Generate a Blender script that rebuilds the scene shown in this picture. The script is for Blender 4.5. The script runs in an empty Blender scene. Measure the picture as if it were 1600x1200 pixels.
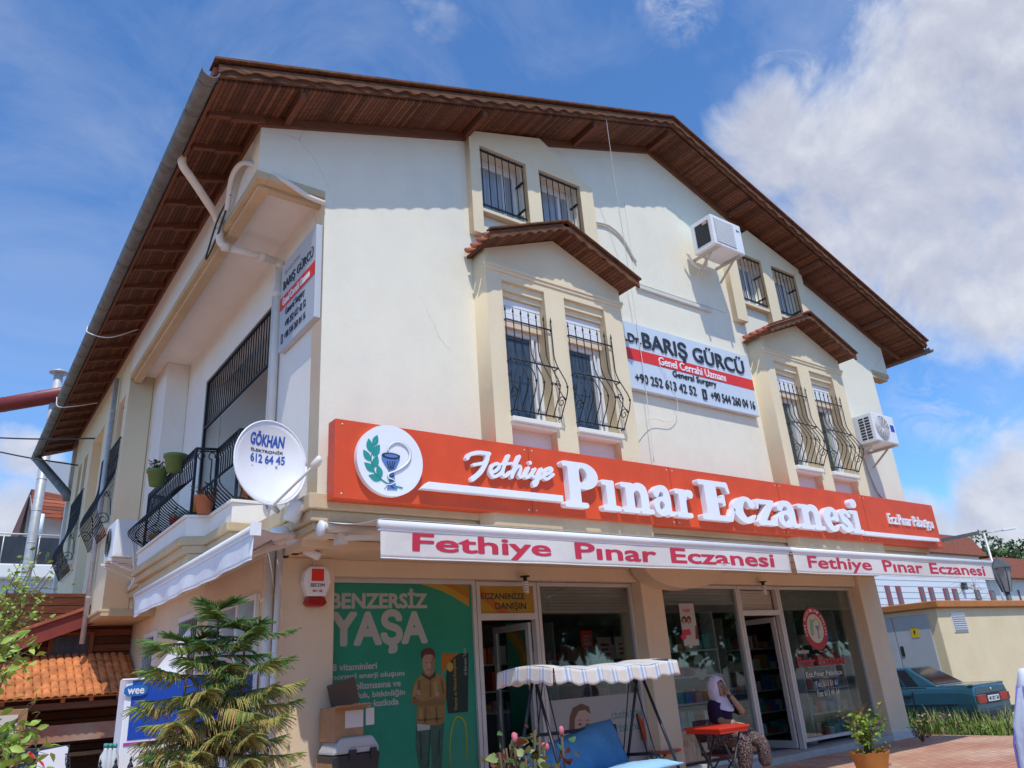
import bpy, bmesh, math, random
import numpy as np
from mathutils import Vector, Matrix
R_ = math.radians
S = bpy.context.scene
COL = S.collection
random.seed(7)

# ------------------------------------------------------------------ camera
CAM = Vector((-3.104, -7.638, 1.4))
YAW, PITCH, ROLL, FPX = R_(37.5035), R_(21.3428), R_(-4.1774), 1176.02
cy, sy, cp, sp = math.cos(YAW), math.sin(YAW), math.cos(PITCH), math.sin(PITCH)
FW = Vector((sy*cp, cy*cp, sp)); r0 = Vector((cy, -sy, 0)); u0 = r0.cross(FW)
RT = r0*math.cos(ROLL) + u0*math.sin(ROLL); UP = -r0*math.sin(ROLL) + u0*math.cos(ROLL)
cam = bpy.data.cameras.new('camera'); camo = bpy.data.objects.new('camera', cam); COL.objects.link(camo)
cam.sensor_width = 36; cam.lens = FPX*36/1600; cam.clip_end = 3000; cam.clip_start = .05
M = Matrix((RT, UP, -FW)).transposed().to_4x4(); M.translation = CAM; camo.matrix_world = M
S.camera = camo
def ray(x, y): return (FW*FPX + RT*(x-800) - UP*(y-600)).normalized()
def at_y(x, y, Y): d = ray(x, y); return CAM + d*((Y-CAM.y)/d.y)
def at_x(x, y, X): d = ray(x, y); return CAM + d*((X-CAM.x)/d.x)
def at_z(x, y, Z): d = ray(x, y); return CAM + d*((Z-CAM.z)/d.z)

# ------------------------------------------------------------------ light
SUN = Vector((.23, .60, -1.115)).normalized()
sl = bpy.data.lights.new('sun', 'SUN'); sl.energy = 2.5; sl.angle = R_(.53); sl.color = (1, .945, .84)
so = bpy.data.objects.new('sun', sl); COL.objects.link(so); so.rotation_euler = SUN.to_track_quat('-Z', 'Y').to_euler(); so.location = (-6, -16, 30)
W = bpy.data.worlds.new('World'); S.world = W; W.use_nodes = True
def world():
    nt = W.node_tree; N = nt.nodes; L = nt.links; N.clear()
    out = N.new('ShaderNodeOutputWorld'); sky = N.new('ShaderNodeTexSky'); sky.sky_type = 'NISHITA'; sky.sun_disc = False
    sky.sun_elevation = math.asin(-SUN.z); sky.sun_rotation = math.atan2(-SUN.x, -SUN.y)
    sky.air_density = 1.0; sky.dust_density = .35; sky.ozone_density = 3.2
    b1 = N.new('ShaderNodeBackground'); b1.inputs[1].default_value = .15
    tint = N.new('ShaderNodeMix'); tint.data_type = 'RGBA'; tint.blend_type = 'MULTIPLY'; tint.inputs[0].default_value = 1; tint.inputs[7].default_value = (.56, .84, 1.10, 1); L.new(sky.outputs[0], tint.inputs[6]); L.new(tint.outputs[2], b1.inputs[0])
    tc = N.new('ShaderNodeTexCoord')
    def math_(op, a, b=None, clamp=False):
        n = N.new('ShaderNodeMath'); n.operation = op; n.use_clamp = clamp
        for i, v in enumerate((a, b)):
            if v is None: continue
            if isinstance(v, (int, float)): n.inputs[i].default_value = v
            else: L.new(v, n.inputs[i])
        return n.outputs[0]
    def blob(px, py, rin, rout):
        d = ray(px, py); n = N.new('ShaderNodeVectorMath'); n.operation = 'DOT_PRODUCT'; n.inputs[1].default_value = d
        L.new(tc.outputs['Generated'], n.inputs[0])
        mr = N.new('ShaderNodeMapRange'); mr.inputs[1].default_value = math.cos(R_(rout)); mr.inputs[2].default_value = math.cos(R_(rin))
        L.new(n.outputs['Value'], mr.inputs[0]); return mr.outputs[0]
    m = None
    for b in ((1480, 270, 5, 13), (1620, 300, 6, 14), (1390, 330, 3, 9), (1520, 110, 3, 10), (1680, 60, 5, 13), (1200, 215, .3, 5.5), (1450, 430, 1.5, 6), (1570, 840, 2, 5), (1640, 800, 3, 7), (1440, 830, .5, 3.8), (10, 810, 1, 5), (40, 710, .2, 3.2), (1590, 440, .5, 4)):
        o = blob(*b); m = o if m is None else math_('MAXIMUM', m, o)
    wisp = None
    for b in ((1060, 0, .1, 3.2), (1350, 15, .1, 3.4), (1450, 640, .1, 3.2), (1550, 655, .1, 2.6), (1250, 110, .2, 4)):
        o = blob(*b); wisp = o if wisp is None else math_('MAXIMUM', wisp, o)
    def noise(scale, det, rough, dist=0., shift=None):
        n = N.new('ShaderNodeTexNoise'); n.inputs['Scale'].default_value = scale; n.inputs['Detail'].default_value = det; n.inputs['Roughness'].default_value = rough; n.inputs['Distortion'].default_value = dist
        v = tc.outputs['Generated']
        if shift: mp = N.new('ShaderNodeMapping'); mp.inputs['Location'].default_value = shift; L.new(v, mp.inputs[0]); v = mp.outputs[0]
        L.new(v, n.inputs['Vector']); return n.outputs['Fac']
    n1 = noise(7.5, 12, .60, .35); n1b = noise(7.5, 12, .60, .35, tuple(-SUN*.022)); n2 = noise(3.6, 4, .5)
    dens = math_('ADD', math_('MULTIPLY', m, 1.05), math_('MULTIPLY', math_('SUBTRACT', n1, .5), 2.1))
    mr = N.new('ShaderNodeMapRange'); mr.interpolation_type = 'SMOOTHSTEP'; mr.inputs[1].default_value = .22; mr.inputs[2].default_value = 1.0; L.new(dens, mr.inputs[0])
    n4 = noise(3.1, 9, .62, .8); n5 = noise(13, 9, .68, 1.2)
    veil = math_('MULTIPLY', math_('SUBTRACT', n4, .45, True), .8, True)
    wv = math_('MULTIPLY', wisp, math_('MULTIPLY', math_('SUBTRACT', n5, .42, True), 2.6, True), True)
    fac = math_('MAXIMUM', math_('MULTIPLY', mr.outputs[0], .95), math_('MAXIMUM', veil, math_('MULTIPLY', wv, .8)))
    lit = math_('ADD', math_('MULTIPLY', math_('SUBTRACT', n1, n1b), 1.3), math_('ADD', math_('MULTIPLY', math_('SUBTRACT', n2, .5), 1.0), .60))
    thin = math_('MULTIPLY', math_('SUBTRACT', 1., mr.outputs[0]), .35)
    cr = N.new('ShaderNodeValToRGB'); cr.color_ramp.elements[0].position = .22; cr.color_ramp.elements[0].color = (.45, .48, .62, 1)
    cr.color_ramp.elements[1].position = .95; cr.color_ramp.elements[1].color = (.84, .86, .92, 1); q = cr.color_ramp.elements.new(.58); q.color = (.60, .63, .74, 1)
    L.new(math_('ADD', lit, thin), cr.inputs[0])
    b2 = N.new('ShaderNodeBackground'); b2.inputs[1].default_value = .76; L.new(cr.outputs[0], b2.inputs[0])
    mx = N.new('ShaderNodeMixShader'); L.new(fac, mx.inputs[0]); L.new(b1.outputs[0], mx.inputs[1]); L.new(b2.outputs[0], mx.inputs[2]); L.new(mx.outputs[0], out.inputs[0])
world()
S.view_settings.view_transform = 'Standard'; S.view_settings.look = 'None'; S.view_settings.exposure = .37; S.view_settings.gamma = 1
S.cycles.max_bounces = 8; S.cycles.transparent_max_bounces = 12
GZ = -.2          # paving level

# ------------------------------------------------------------------ materials
MATS = {}
def mat(name, col, rough=.7, metal=0., var=0., vscale=3., bump=0., bscale=20., spec=.5, col2=None, stretch=None, coat=0.):
    if name in MATS: return MATS[name]
    m = bpy.data.materials.new(name); m.use_nodes = True; nt = m.node_tree; N = nt.nodes; L = nt.links; b = N['Principled BSDF']
    c = tuple(col) + (1,); b.inputs['Base Color'].default_value = c; b.inputs['Roughness'].default_value = rough; b.inputs['Metallic'].default_value = metal
    b.inputs['Specular IOR Level'].default_value = spec; b.inputs['Coat Weight'].default_value = coat
    tc = N.new('ShaderNodeTexCoord'); vec = tc.outputs['Object']
    if stretch:
        mp = N.new('ShaderNodeMapping'); mp.inputs['Scale'].default_value = stretch; L.new(vec, mp.inputs[0]); vec = mp.outputs[0]
    if var or col2:
        n = N.new('ShaderNodeTexNoise'); n.inputs['Scale'].default_value = vscale; n.inputs['Detail'].default_value = 8; n.inputs['Roughness'].default_value = .65; L.new(vec, n.inputs['Vector'])
        cr = N.new('ShaderNodeValToRGB'); cr.color_ramp.elements[0].position = .32; cr.color_ramp.elements[1].position = .68
        if col2: a, d = col, col2
        else: a = [x*(1-var) for x in col]; d = [min(1, x*(1+var)) for x in col]
        cr.color_ramp.elements[0].color = tuple(a)+(1,); cr.color_ramp.elements[1].color = tuple(d)+(1,)
        L.new(n.outputs['Fac'], cr.inputs[0]); L.new(cr.outputs[0], b.inputs['Base Color'])
    if bump:
        n2 = N.new('ShaderNodeTexNoise'); n2.inputs['Scale'].default_value = bscale; n2.inputs['Detail'].default_value = 5; L.new(vec, n2.inputs['Vector'])
        bp = N.new('ShaderNodeBump'); bp.inputs['Strength'].default_value = bump; bp.inputs['Distance'].default_value = .02; L.new(n2.outputs['Fac'], bp.inputs['Height']); L.new(bp.outputs[0], b.inputs['Normal'])
    MATS[name] = m; return m
def stucco(name, col, dirt):
    m = mat(name, col, .88, bump=.25, bscale=60, spec=.2); nt = m.node_tree; N = nt.nodes; L = nt.links; b = N['Principled BSDF']
    tc = N.new('ShaderNodeTexCoord'); mp = N.new('ShaderNodeMapping'); mp.inputs['Scale'].default_value = (1., 1., .6); L.new(tc.outputs['Object'], mp.inputs[0])
    n = N.new('ShaderNodeTexNoise'); n.inputs['Scale'].default_value = 1.7; n.inputs['Detail'].default_value = 9; n.inputs['Roughness'].default_value = .7; L.new(mp.outputs[0], n.inputs['Vector'])
    cr = N.new('ShaderNodeValToRGB'); cr.color_ramp.elements[0].position = .36; cr.color_ramp.elements[0].color = tuple(dirt)+(1,); cr.color_ramp.elements[1].position = .6; cr.color_ramp.elements[1].color = tuple(col)+(1,)
    L.new(n.outputs['Fac'], cr.inputs[0]); L.new(cr.outputs[0], b.inputs['Base Color']); return m
def cracks(m):
    nt = m.node_tree; N = nt.nodes; L = nt.links; b = N['Principled BSDF']; tc = N.new('ShaderNodeTexCoord')
    nd = N.new('ShaderNodeTexNoise'); nd.inputs['Scale'].default_value = 1.6; nd.inputs['Detail'].default_value = 6; L.new(tc.outputs['Object'], nd.inputs['Vector'])
    ad = N.new('ShaderNodeMix'); ad.data_type = 'VECTOR'; ad.inputs[0].default_value = .22; L.new(tc.outputs['Object'], ad.inputs[4]); L.new(nd.outputs['Color'], ad.inputs[5])
    vo = N.new('ShaderNodeTexVoronoi'); vo.feature = 'DISTANCE_TO_EDGE'; vo.inputs['Scale'].default_value = .55; L.new(ad.outputs[1], vo.inputs['Vector'])
    lt = N.new('ShaderNodeMapRange'); lt.inputs[1].default_value = .0; lt.inputs[2].default_value = .0032; lt.inputs[3].default_value = 1; lt.inputs[4].default_value = 0; L.new(vo.outputs['Distance'], lt.inputs[0])
    ms = N.new('ShaderNodeTexNoise'); ms.inputs['Scale'].default_value = .45; ms.inputs['Detail'].default_value = 3; L.new(tc.outputs['Object'], ms.inputs['Vector'])
    gt = N.new('ShaderNodeMapRange'); gt.inputs[1].default_value = .57; gt.inputs[2].default_value = .66; L.new(ms.outputs['Fac'], gt.inputs[0])
    mu = N.new('ShaderNodeMath'); mu.operation = 'MULTIPLY'; L.new(lt.outputs[0], mu.inputs[0]); L.new(gt.outputs[0], mu.inputs[1])
    # patched, slightly greyer areas
    n3 = N.new('ShaderNodeTexNoise'); n3.inputs['Scale'].default_value = .7; n3.inputs['Detail'].default_value = 10; n3.inputs['Roughness'].default_value = .72; L.new(tc.outputs['Object'], n3.inputs['Vector'])
    p3 = N.new('ShaderNodeMapRange'); p3.inputs[1].default_value = .50; p3.inputs[2].default_value = .75; p3.inputs[4].default_value = .35; L.new(n3.outputs['Fac'], p3.inputs[0])
    src = b.inputs['Base Color'].links[0].from_socket; m1 = N.new('ShaderNodeMix'); m1.data_type = 'RGBA'; m1.inputs[7].default_value = (.62, .61, .56, 1); L.new(p3.outputs[0], m1.inputs[0]); L.new(src, m1.inputs[6])
    m2 = N.new('ShaderNodeMix'); m2.data_type = 'RGBA'; m2.inputs[7].default_value = (.60, .57, .48, 1); L.new(mu.outputs[0], m2.inputs[0]); L.new(m1.outputs[2], m2.inputs[6]); L.new(m2.outputs[2], b.inputs['Base Color'])
WHITE = stucco('white_render', (.84, .80, .66), (.80, .76, .63))
cracks(WHITE)
LILAC = stucco('pale_white_render', (.84, .81, .75), (.80, .77, .71))
CREAM = stucco('cream_render', (.82, .70, .49), (.78, .665, .46))
BEIGE = stucco('beige_render', (.78, .63, .45), (.73, .59, .42))
TRIM = stucco('tan_cornice_paint', (.60, .47, .30), (.52, .40, .25))
def wood(name, a, b_, groove_axis=None, pitch=.05, rough=.75, stretch=(1, 12, 12), vs=2.):
    m = mat(name, a, rough, bump=.5, bscale=8, col2=b_, vscale=vs, stretch=stretch, spec=.25)
    if groove_axis is not None:
        nt = m.node_tree; N = nt.nodes; L = nt.links; b = N['Principled BSDF']
        tc = N.new('ShaderNodeTexCoord'); sx = N.new('ShaderNodeSeparateXYZ'); L.new(tc.outputs['Object'], sx.inputs[0])
        d = N.new('ShaderNodeMath'); d.operation = 'DIVIDE'; d.inputs[1].default_value = pitch; L.new(sx.outputs[groove_axis], d.inputs[0])
        fr = N.new('ShaderNodeMath'); fr.operation = 'FRACT'; L.new(d.outputs[0], fr.inputs[0])
        gt = N.new('ShaderNodeMath'); gt.operation = 'GREATER_THAN'; gt.inputs[1].default_value = .16; L.new(fr.outputs[0], gt.inputs[0])
        mx = N.new('ShaderNodeMix'); mx.data_type = 'RGBA'; mx.inputs[6].default_value = (.03, .012, .006, 1)
        fl = N.new('ShaderNodeMath'); fl.operation = 'FLOOR'; L.new(d.outputs[0], fl.inputs[0]); wn = N.new('ShaderNodeTexWhiteNoise'); wn.noise_dimensions = '1D'; L.new(fl.outputs[0], wn.inputs['W'])
        vr = N.new('ShaderNodeMapRange'); vr.inputs[3].default_value = .55; vr.inputs[4].default_value = 1.3; L.new(wn.outputs['Value'], vr.inputs[0])
        src = b.inputs['Base Color'].links[0].from_socket; vm = N.new('ShaderNodeMix'); vm.data_type = 'RGBA'; vm.blend_type = 'MULTIPLY'; vm.inputs[0].default_value = 1; L.new(src, vm.inputs[6]); L.new(vr.outputs[0], vm.inputs[7]); src = vm.outputs[2]
        L.new(gt.outputs[0], mx.inputs[0]); L.new(src, mx.inputs[7]); L.new(mx.outputs[2], b.inputs['Base Color'])
    return m
SOFFIT = wood('soffit_boards', (.125, .050, .027), (.21, .09, .05), 0, .055)
FASCIA = wood('weathered_fascia_wood', (.06, .024, .014), (.22, .10, .048), None, vs=2.6, stretch=(.7, 3, 7))
RAFTER = wood('rafter_wood', (.14, .058, .034), (.19, .082, .048))
TRIMW = wood('carved_trim_wood', (.08, .03, .017), (.23, .105, .05), None, vs=2.5, stretch=(1.5, 4, 12))
TILE = mat('roof_tile_clay', (.34, .10, .055), .8, var=.35, vscale=5, bump=.4, bscale=15)
TILEO = mat('new_clay_tile', (.58, .20, .065), .8, var=.42, vscale=4.5, bump=.3, bscale=30)
ZINC = mat('zinc_gutter_metal', (.17, .17, .16), .6, .3, var=.3, vscale=6, stretch=(1, 1, 1))
PVC = mat('white_pvc', (.74, .69, .62), .5, var=.06, vscale=4)
PVCW = mat('white_plastic', (.80, .81, .82), .38, var=.04, vscale=3)
FRAME = mat('white_window_frame', (.80, .79, .78), .4)
ALU = mat('aluminium_frame', (.62, .585, .55), .45, .25, var=.06, vscale=2)
IRON = mat('black_wrought_iron', (.022, .022, .026), .5, .4, var=.3, vscale=14)
IRONL = mat('grey_wrought_iron', (.055, .05, .046), .55, .3, var=.35, vscale=14)
DARK = mat('dark_interior', (.02, .02, .022), .8, var=.4)
PANE = mat('window_pane_glass', (.045, .062, .082), .06, spec=.75, var=.35, vscale=1.2, stretch=(9, 9, .6))
CURT = mat('sheer_curtain_behind_glass', (.34, .36, .385), .2, spec=.7, var=.25, vscale=2., stretch=(12, 12, .4))
RED = mat('red_sign_panel', (.70, .075, .014), .5, var=.10, vscale=2.5)
SIGNW = mat('white_sign_lettering', (.83, .85, .90), .4, var=.03)
BAN = mat('pale_blue_sign_board', (.60, .68, .77), .45, var=.04)
NAVY = mat('charcoal_lettering', (.028, .033, .045), .5)
REDL = mat('red_lettering', (.56, .03, .07), .6)
REDB = mat('bright_red_stripe', (.72, .03, .02), .5)
TEAL = mat('teal_leaf_paint', (.02, .30, .27), .5)
BLUEP = mat('blue_goblet_paint', (.10, .20, .48), .5)
LINE = mat('thin_grey_line', (.42, .42, .41), .6)
FABRIC = mat('awning_fabric', (.70, .67, .64), .8, var=.07, vscale=2.2, bump=.35, bscale=5, spec=.2)
FABRICW = mat('clean_awning_fabric', (.78, .79, .82), .8, var=.06, vscale=2.2, bump=.5, bscale=4, spec=.2)
BLACK = mat('black_plastic', (.02, .02, .022), .45)
CABLEW = mat('white_cable', (.72, .70, .66), .6)
TERRA = mat('terracotta_pot', (.46, .15, .07), .7, var=.15, vscale=6)
GREENPOT = mat('green_plastic_pot', (.13, .22, .06), .5, var=.15, vscale=4)
CARD = mat('cardboard', (.36, .20, .10), .85, var=.12, vscale=5)
ORANGE = mat('orange_plastic', (.72, .27, .03), .5)
def glass(name, tint=(.8, .84, .84), refl=.16):
    m = bpy.data.materials.new(name); m.use_nodes = True; nt = m.node_tree; N = nt.nodes; L = nt.links; N.clear()
    o = N.new('ShaderNodeOutputMaterial'); t = N.new('ShaderNodeBsdfTransparent'); t.inputs[0].default_value = tint+(1,)
    g = N.new('ShaderNodeBsdfGlossy'); g.inputs['Roughness'].default_value = .02; f = N.new('ShaderNodeFresnel'); f.inputs[0].default_value = 1.5
    a = N.new('ShaderNodeMath'); a.operation = 'MULTIPLY_ADD'; a.inputs[1].default_value = .32; a.inputs[2].default_value = refl*.1; L.new(f.outputs[0], a.inputs[0])
    mx = N.new('ShaderNodeMixShader'); L.new(a.outputs[0], mx.inputs[0]); L.new(t.outputs[0], mx.inputs[1]); L.new(g.outputs[0], mx.inputs[2]); L.new(mx.outputs[0], o.inputs[0]); return m
GLASS = glass('shop_window_glass')

# ------------------------------------------------------------------ object helpers
def thing(name, label, cat, loc=(0, 0, 0), group=None):
    o = bpy.data.objects.new(name, None); COL.objects.link(o); o.location = loc; o.empty_display_size = .2
    o['label'] = label; o['category'] = cat
    if group: o['group'] = group
    return o
def tag(o, label, cat, group=None, kind=None):
    if label: o['label'] = label
    if cat: o['category'] = cat
    if group: o['group'] = group
    if kind: o['kind'] = kind
    return o
def link(o, parent):
    COL.objects.link(o)
    if parent is not None:
        o.parent = parent
        if parent.type == 'EMPTY': o.matrix_parent_inverse = Matrix.Translation(-Vector(parent.location))
    return o
def dup(root, off, label=None, group=None):
    r = root.copy(); COL.objects.link(r); r.location = Vector(root.location)+Vector(off)
    if label: r['label'] = label
    if group: r['group'] = group
    for ch in list(root.children):
        c = ch.copy(); COL.objects.link(c); c.parent = r
        for g in list(ch.children):
            d = g.copy(); COL.objects.link(d); d.parent = c
    return r
class MB:
    def __init__(s): s.v = []; s.f = []; s.mi = []; s.sm = []
    def add(s, vs, fs, m=0, smooth=False):
        o = len(s.v); s.v += [tuple(v) for v in vs]
        for f in fs: s.f.append([i+o for i in f]); s.mi.append(m); s.sm.append(smooth)
        return s
    def box(s, x0, x1, y0, y1, z0, z1, m=0):
        vs = [(x, y, z) for x in (x0, x1) for y in (y0, y1) for z in (z0, z1)]
        return s.add(vs, [(0, 1, 3, 2), (4, 6, 7, 5), (0, 4, 5, 1), (2, 3, 7, 6), (0, 2, 6, 4), (1, 5, 7, 3)], m)
    def obox(s, c, size, ax, ay, az, m=0):
        c = Vector(c); ax, ay, az = [Vector(a).normalized()*k*.5 for a, k in zip((ax, ay, az), size)]
        vs = [c+ax*i+ay*j+az*k for i in (-1, 1) for j in (-1, 1) for k in (-1, 1)]
        return s.add(vs, [(0, 1, 3, 2), (4, 6, 7, 5), (0, 4, 5, 1), (2, 3, 7, 6), (0, 2, 6, 4), (1, 5, 7, 3)], m)
    def beam(s, a, b, w, h, up=(0, 0, 1), m=0):
        a = Vector(a); b = Vector(b); d = b-a; sd = d.cross(Vector(up)).normalized(); u = sd.cross(d).normalized()
        return s.obox((a+b)/2, (d.length, w, h), d, sd, u, m)
    def tube(s, pts, r, n=8, m=0, cap=True, flat=1.):
        pts = [Vector(p) for p in pts]; k = len(pts); rs = r if isinstance(r, (list, tuple)) else [r]*k
        t = (pts[1]-pts[0]).normalized(); a = t.orthogonal().normalized(); vs = []
        for i, p in enumerate(pts):
            tt = (pts[min(i+1, k-1)]-pts[max(i-1, 0)]).normalized()
            q = t.rotation_difference(tt); a = q @ a; a = (a-tt*a.dot(tt)).normalized(); t = tt; b = t.cross(a)
            for j in range(n):
                an = 2*math.pi*j/n; vs.append(p+(a*math.cos(an)+b*math.sin(an)*flat)*rs[i])
        fs = [(i*n+j, i*n+(j+1) % n, (i+1)*n+(j+1) % n, (i+1)*n+j) for i in range(k-1) for j in range(n)]
        if cap: fs += [tuple(range(n))[::-1], tuple((k-1)*n+j for j in range(n))]
        return s.add(vs, fs, m, n > 4)
    def lathe(s, prof, c, n=20, axis=(0, 0, 1), m=0, smooth=True):
        ax = Vector(axis).normalized(); a = ax.orthogonal().normalized(); b = ax.cross(a); c = Vector(c); vs = []
        for r, z in prof:
            for j in range(n):
                an = 2*math.pi*j/n; vs.append(c+ax*z+(a*math.cos(an)+b*math.sin(an))*r)
        k = len(prof); fs = [(i*n+j, i*n+(j+1) % n, (i+1)*n+(j+1) % n, (i+1)*n+j) for i in range(k-1) for j in range(n)]
        fs += [tuple(range(n))[::-1], tuple((k-1)*n+j for j in range(n))]
        return s.add(vs, fs, m, smooth)
    def prism(s, poly, d0, d1, axis=1, m=0):
        # closed outline given in the plane across `axis`, pushed from d0 to d1
        def P(p, d):
            return [(d, p[0], p[1]), (p[0], d, p[1]), (p[0], p[1], d)][axis]
        n = len(poly); vs = [P(p, d0) for p in poly]+[P(p, d1) for p in poly]
        return s.add(vs, [tuple(range(n)), tuple(range(2*n-1, n-1, -1))]+[(i, (i+1) % n, n+(i+1) % n, n+i) for i in range(n)], m)
    def build(s, name, mats, parent=None, bevel=0., sub=0, fix=True):
        me = bpy.data.meshes.new(name); me.from_pydata(s.v, [], s.f)
        for mm in (mats if isinstance(mats, (list, tuple)) else [mats]): me.materials.append(mm)
        me.polygons.foreach_set('material_index', s.mi); me.polygons.foreach_set('use_smooth', s.sm); me.update()
        if fix:
            bm = bmesh.new(); bm.from_mesh(me); bmesh.ops.recalc_face_normals(bm, faces=bm.faces); bm.to_mesh(me); bm.free()
        o = bpy.data.objects.new(name, me); link(o, parent)
        if bevel:
            md = o.modifiers.new('bevel', 'BEVEL'); md.width = bevel; md.segments = 2; md.limit_method = 'ANGLE'; md.angle_limit = R_(40)
        if sub:
            md = o.modifiers.new('sub', 'SUBSURF'); md.levels = sub; md.render_levels = sub
        return o
FRONT = Matrix(((1, 0, 0, 0), (0, 0, -1, 0), (0, 1, 0, 0), (0, 0, 0, 1)))     # plane facing -y: (u,v,w) -> (u, -w, v)
SIDE = Matrix(((0, 0, -1, 0), (-1, 0, 0, 0), (0, 1, 0, 0), (0, 0, 0, 1)))     # plane facing -x: u runs towards -y
def curve_mesh(cu):
    o = bpy.data.objects.new('tmp', cu); COL.objects.link(o); dg = bpy.context.evaluated_depsgraph_get()
    me = bpy.data.meshes.new_from_object(o.evaluated_get(dg)); bpy.data.objects.remove(o); return me
def flat(name, loops, depth, mtx, m, parent=None):
    """outline with holes, filled and thickened from w=0 to w=depth, placed by mtx"""
    cu = bpy.data.curves.new(name, 'CURVE'); cu.dimensions = '2D'; cu.fill_mode = 'BOTH'; cu.extrude = depth/2
    for lp in loops:
        sp_ = cu.splines.new('POLY'); sp_.points.add(len(lp)-1); sp_.use_cyclic_u = True
        for p, q in zip(sp_.points, lp): p.co = (q[0], q[1], 0, 1)
    me = curve_mesh(cu); me.transform(mtx @ Matrix.Translation((0, 0, depth/2))); me.materials.clear(); me.materials.append(m); me.name = name
    bpy.data.curves.remove(cu); o = bpy.data.objects.new(name, me); return link(o, parent)
def text(name, body, box, depth, mtx, m, parent=None, bold=0., slant=0., drape=None):
    """lettering squeezed into box (u0,u1,v0,v1); depth is the letter thickness"""
    cu = bpy.data.curves.new(name, 'FONT'); cu.body = body; cu.shear = slant; cu.resolution_u = 3
    me = curve_mesh(cu); bpy.data.curves.remove(cu)
    if bold:
        V = np.array([v.co[:2] for v in me.vertices]); me.calc_loop_triangles(); tri = np.array([t.vertices[:] for t in me.loop_triangles]); ec = {}
        for t in tri:
            for a, b in ((t[0], t[1]), (t[1], t[2]), (t[2], t[0])): k = (min(a, b), max(a, b)); ec[k] = ec.get(k, 0)+1
        E = np.array([k for k, c in ec.items() if c == 1]); h = .024 if len(body) < 14 else .03; pd = bold+.08
        xs = np.arange(V[:, 0].min()-pd, V[:, 0].max()+pd, h); ys = np.arange(V[:, 1].min()-pd, V[:, 1].max()+pd, h); X, Y = np.meshgrid(xs, ys); D = np.full(X.shape, 9.); IN = np.zeros(X.shape, bool)
        def win(p): 
            i0, i1 = np.searchsorted(xs, (p[:, 0].min()-.15, p[:, 0].max()+.15)); j0, j1 = np.searchsorted(ys, (p[:, 1].min()-.15, p[:, 1].max()+.15)); return slice(j0, j1), slice(i0, i1)
        for a, b in E:
            p = V[[a, b]]; w = win(p); d = p[1]-p[0]; l = d@d+1e-12; x, y = X[w]-p[0, 0], Y[w]-p[0, 1]; t = np.clip((x*d[0]+y*d[1])/l, 0, 1); D[w] = np.minimum(D[w], np.hypot(x-t*d[0], y-t*d[1]))
        for t in tri:
            p = V[t]; w = win(p); x, y = X[w], Y[w]; c = [(p[(k+1) % 3, 0]-p[k, 0])*(y-p[k, 1])-(p[(k+1) % 3, 1]-p[k, 1])*(x-p[k, 0]) for k in range(3)]
            IN[w] |= ((c[0] >= 0) & (c[1] >= 0) & (c[2] >= 0)) | ((c[0] <= 0) & (c[1] <= 0) & (c[2] <= 0))
        loops = trace(np.where(IN, -D, D)-bold, X, Y); bpy.data.meshes.remove(me)
        cu = bpy.data.curves.new(name, 'CURVE'); cu.dimensions = '2D'; cu.fill_mode = 'BOTH'
        for lp in loops:
            sp_ = cu.splines.new('POLY'); sp_.points.add(len(lp)-1); sp_.use_cyclic_u = True
            for p, q in zip(sp_.points, lp): p.co = (q[0], q[1], 0, 1)
        me = curve_mesh(cu); bpy.data.curves.remove(cu)
        bm = bmesh.new(); bm.from_mesh(me); bmesh.ops.remove_doubles(bm, verts=bm.verts, dist=1e-5); kill = [f for f in bm.faces if f.normal.z < 0]
        if kill and len(kill) < len(bm.faces): bmesh.ops.delete(bm, geom=kill, context='FACES')
        bm.to_mesh(me); bm.free()
    xs = [v.co.x for v in me.vertices]; ys = [v.co.y for v in me.vertices]; x0, x1, y0, y1 = min(xs), max(xs), min(ys), max(ys)
    u0, u1, v0, v1 = box; sx = (u1-u0)/(x1-x0); sy_ = (v1-v0)/(y1-y0)
    me.transform(Matrix.Translation((u0-x0*sx, v0-y0*sy_, 0)) @ Matrix.Diagonal((sx, sy_, 1, 1)))
    bm = bmesh.new(); bm.from_mesh(me); bmesh.ops.dissolve_degenerate(bm, dist=1e-6, edges=bm.edges)
    if drape: bmesh.ops.triangulate(bm, faces=bm.faces); bmesh.ops.subdivide_edges(bm, edges=[e for e in bm.edges if e.calc_length() > .06], cuts=2); bmesh.ops.triangulate(bm, faces=bm.faces)
    g = bmesh.ops.extrude_face_region(bm, geom=list(bm.faces)); vv = [e for e in g['geom'] if isinstance(e, bmesh.types.BMVert)]
    bmesh.ops.translate(bm, verts=vv, vec=(0, 0, depth))
    if drape:
        for v in bm.verts: v.co.z += drape(v.co.x, v.co.y)
    bmesh.ops.recalc_face_normals(bm, faces=bm.faces); bm.to_mesh(me); bm.free()
    me.transform(mtx); me.materials.clear(); me.materials.append(m); me.name = name
    o = bpy.data.objects.new(name, me); return link(o, parent)
def T(x, y, z): return Matrix.Translation((x, y, z))
def rect(a, b, c, d): return [(a, c), (b, c), (b, d), (a, d)]
def spline(pts, n=8):
    P = [Vector(p) for p in pts]; P = [P[0]*2-P[1]]+P+[P[-1]*2-P[-2]]; out = []
    for i in range(1, len(P)-2):
        for k in range(n):
            t = k/n; a, b, c, d = P[i-1:i+3]
            out.append(.5*((2*b)+(c-a)*t+(2*a-5*b+4*c-d)*t*t+(3*b-a-3*c+d)*t**3))
    return out+[P[-2]]
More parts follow.
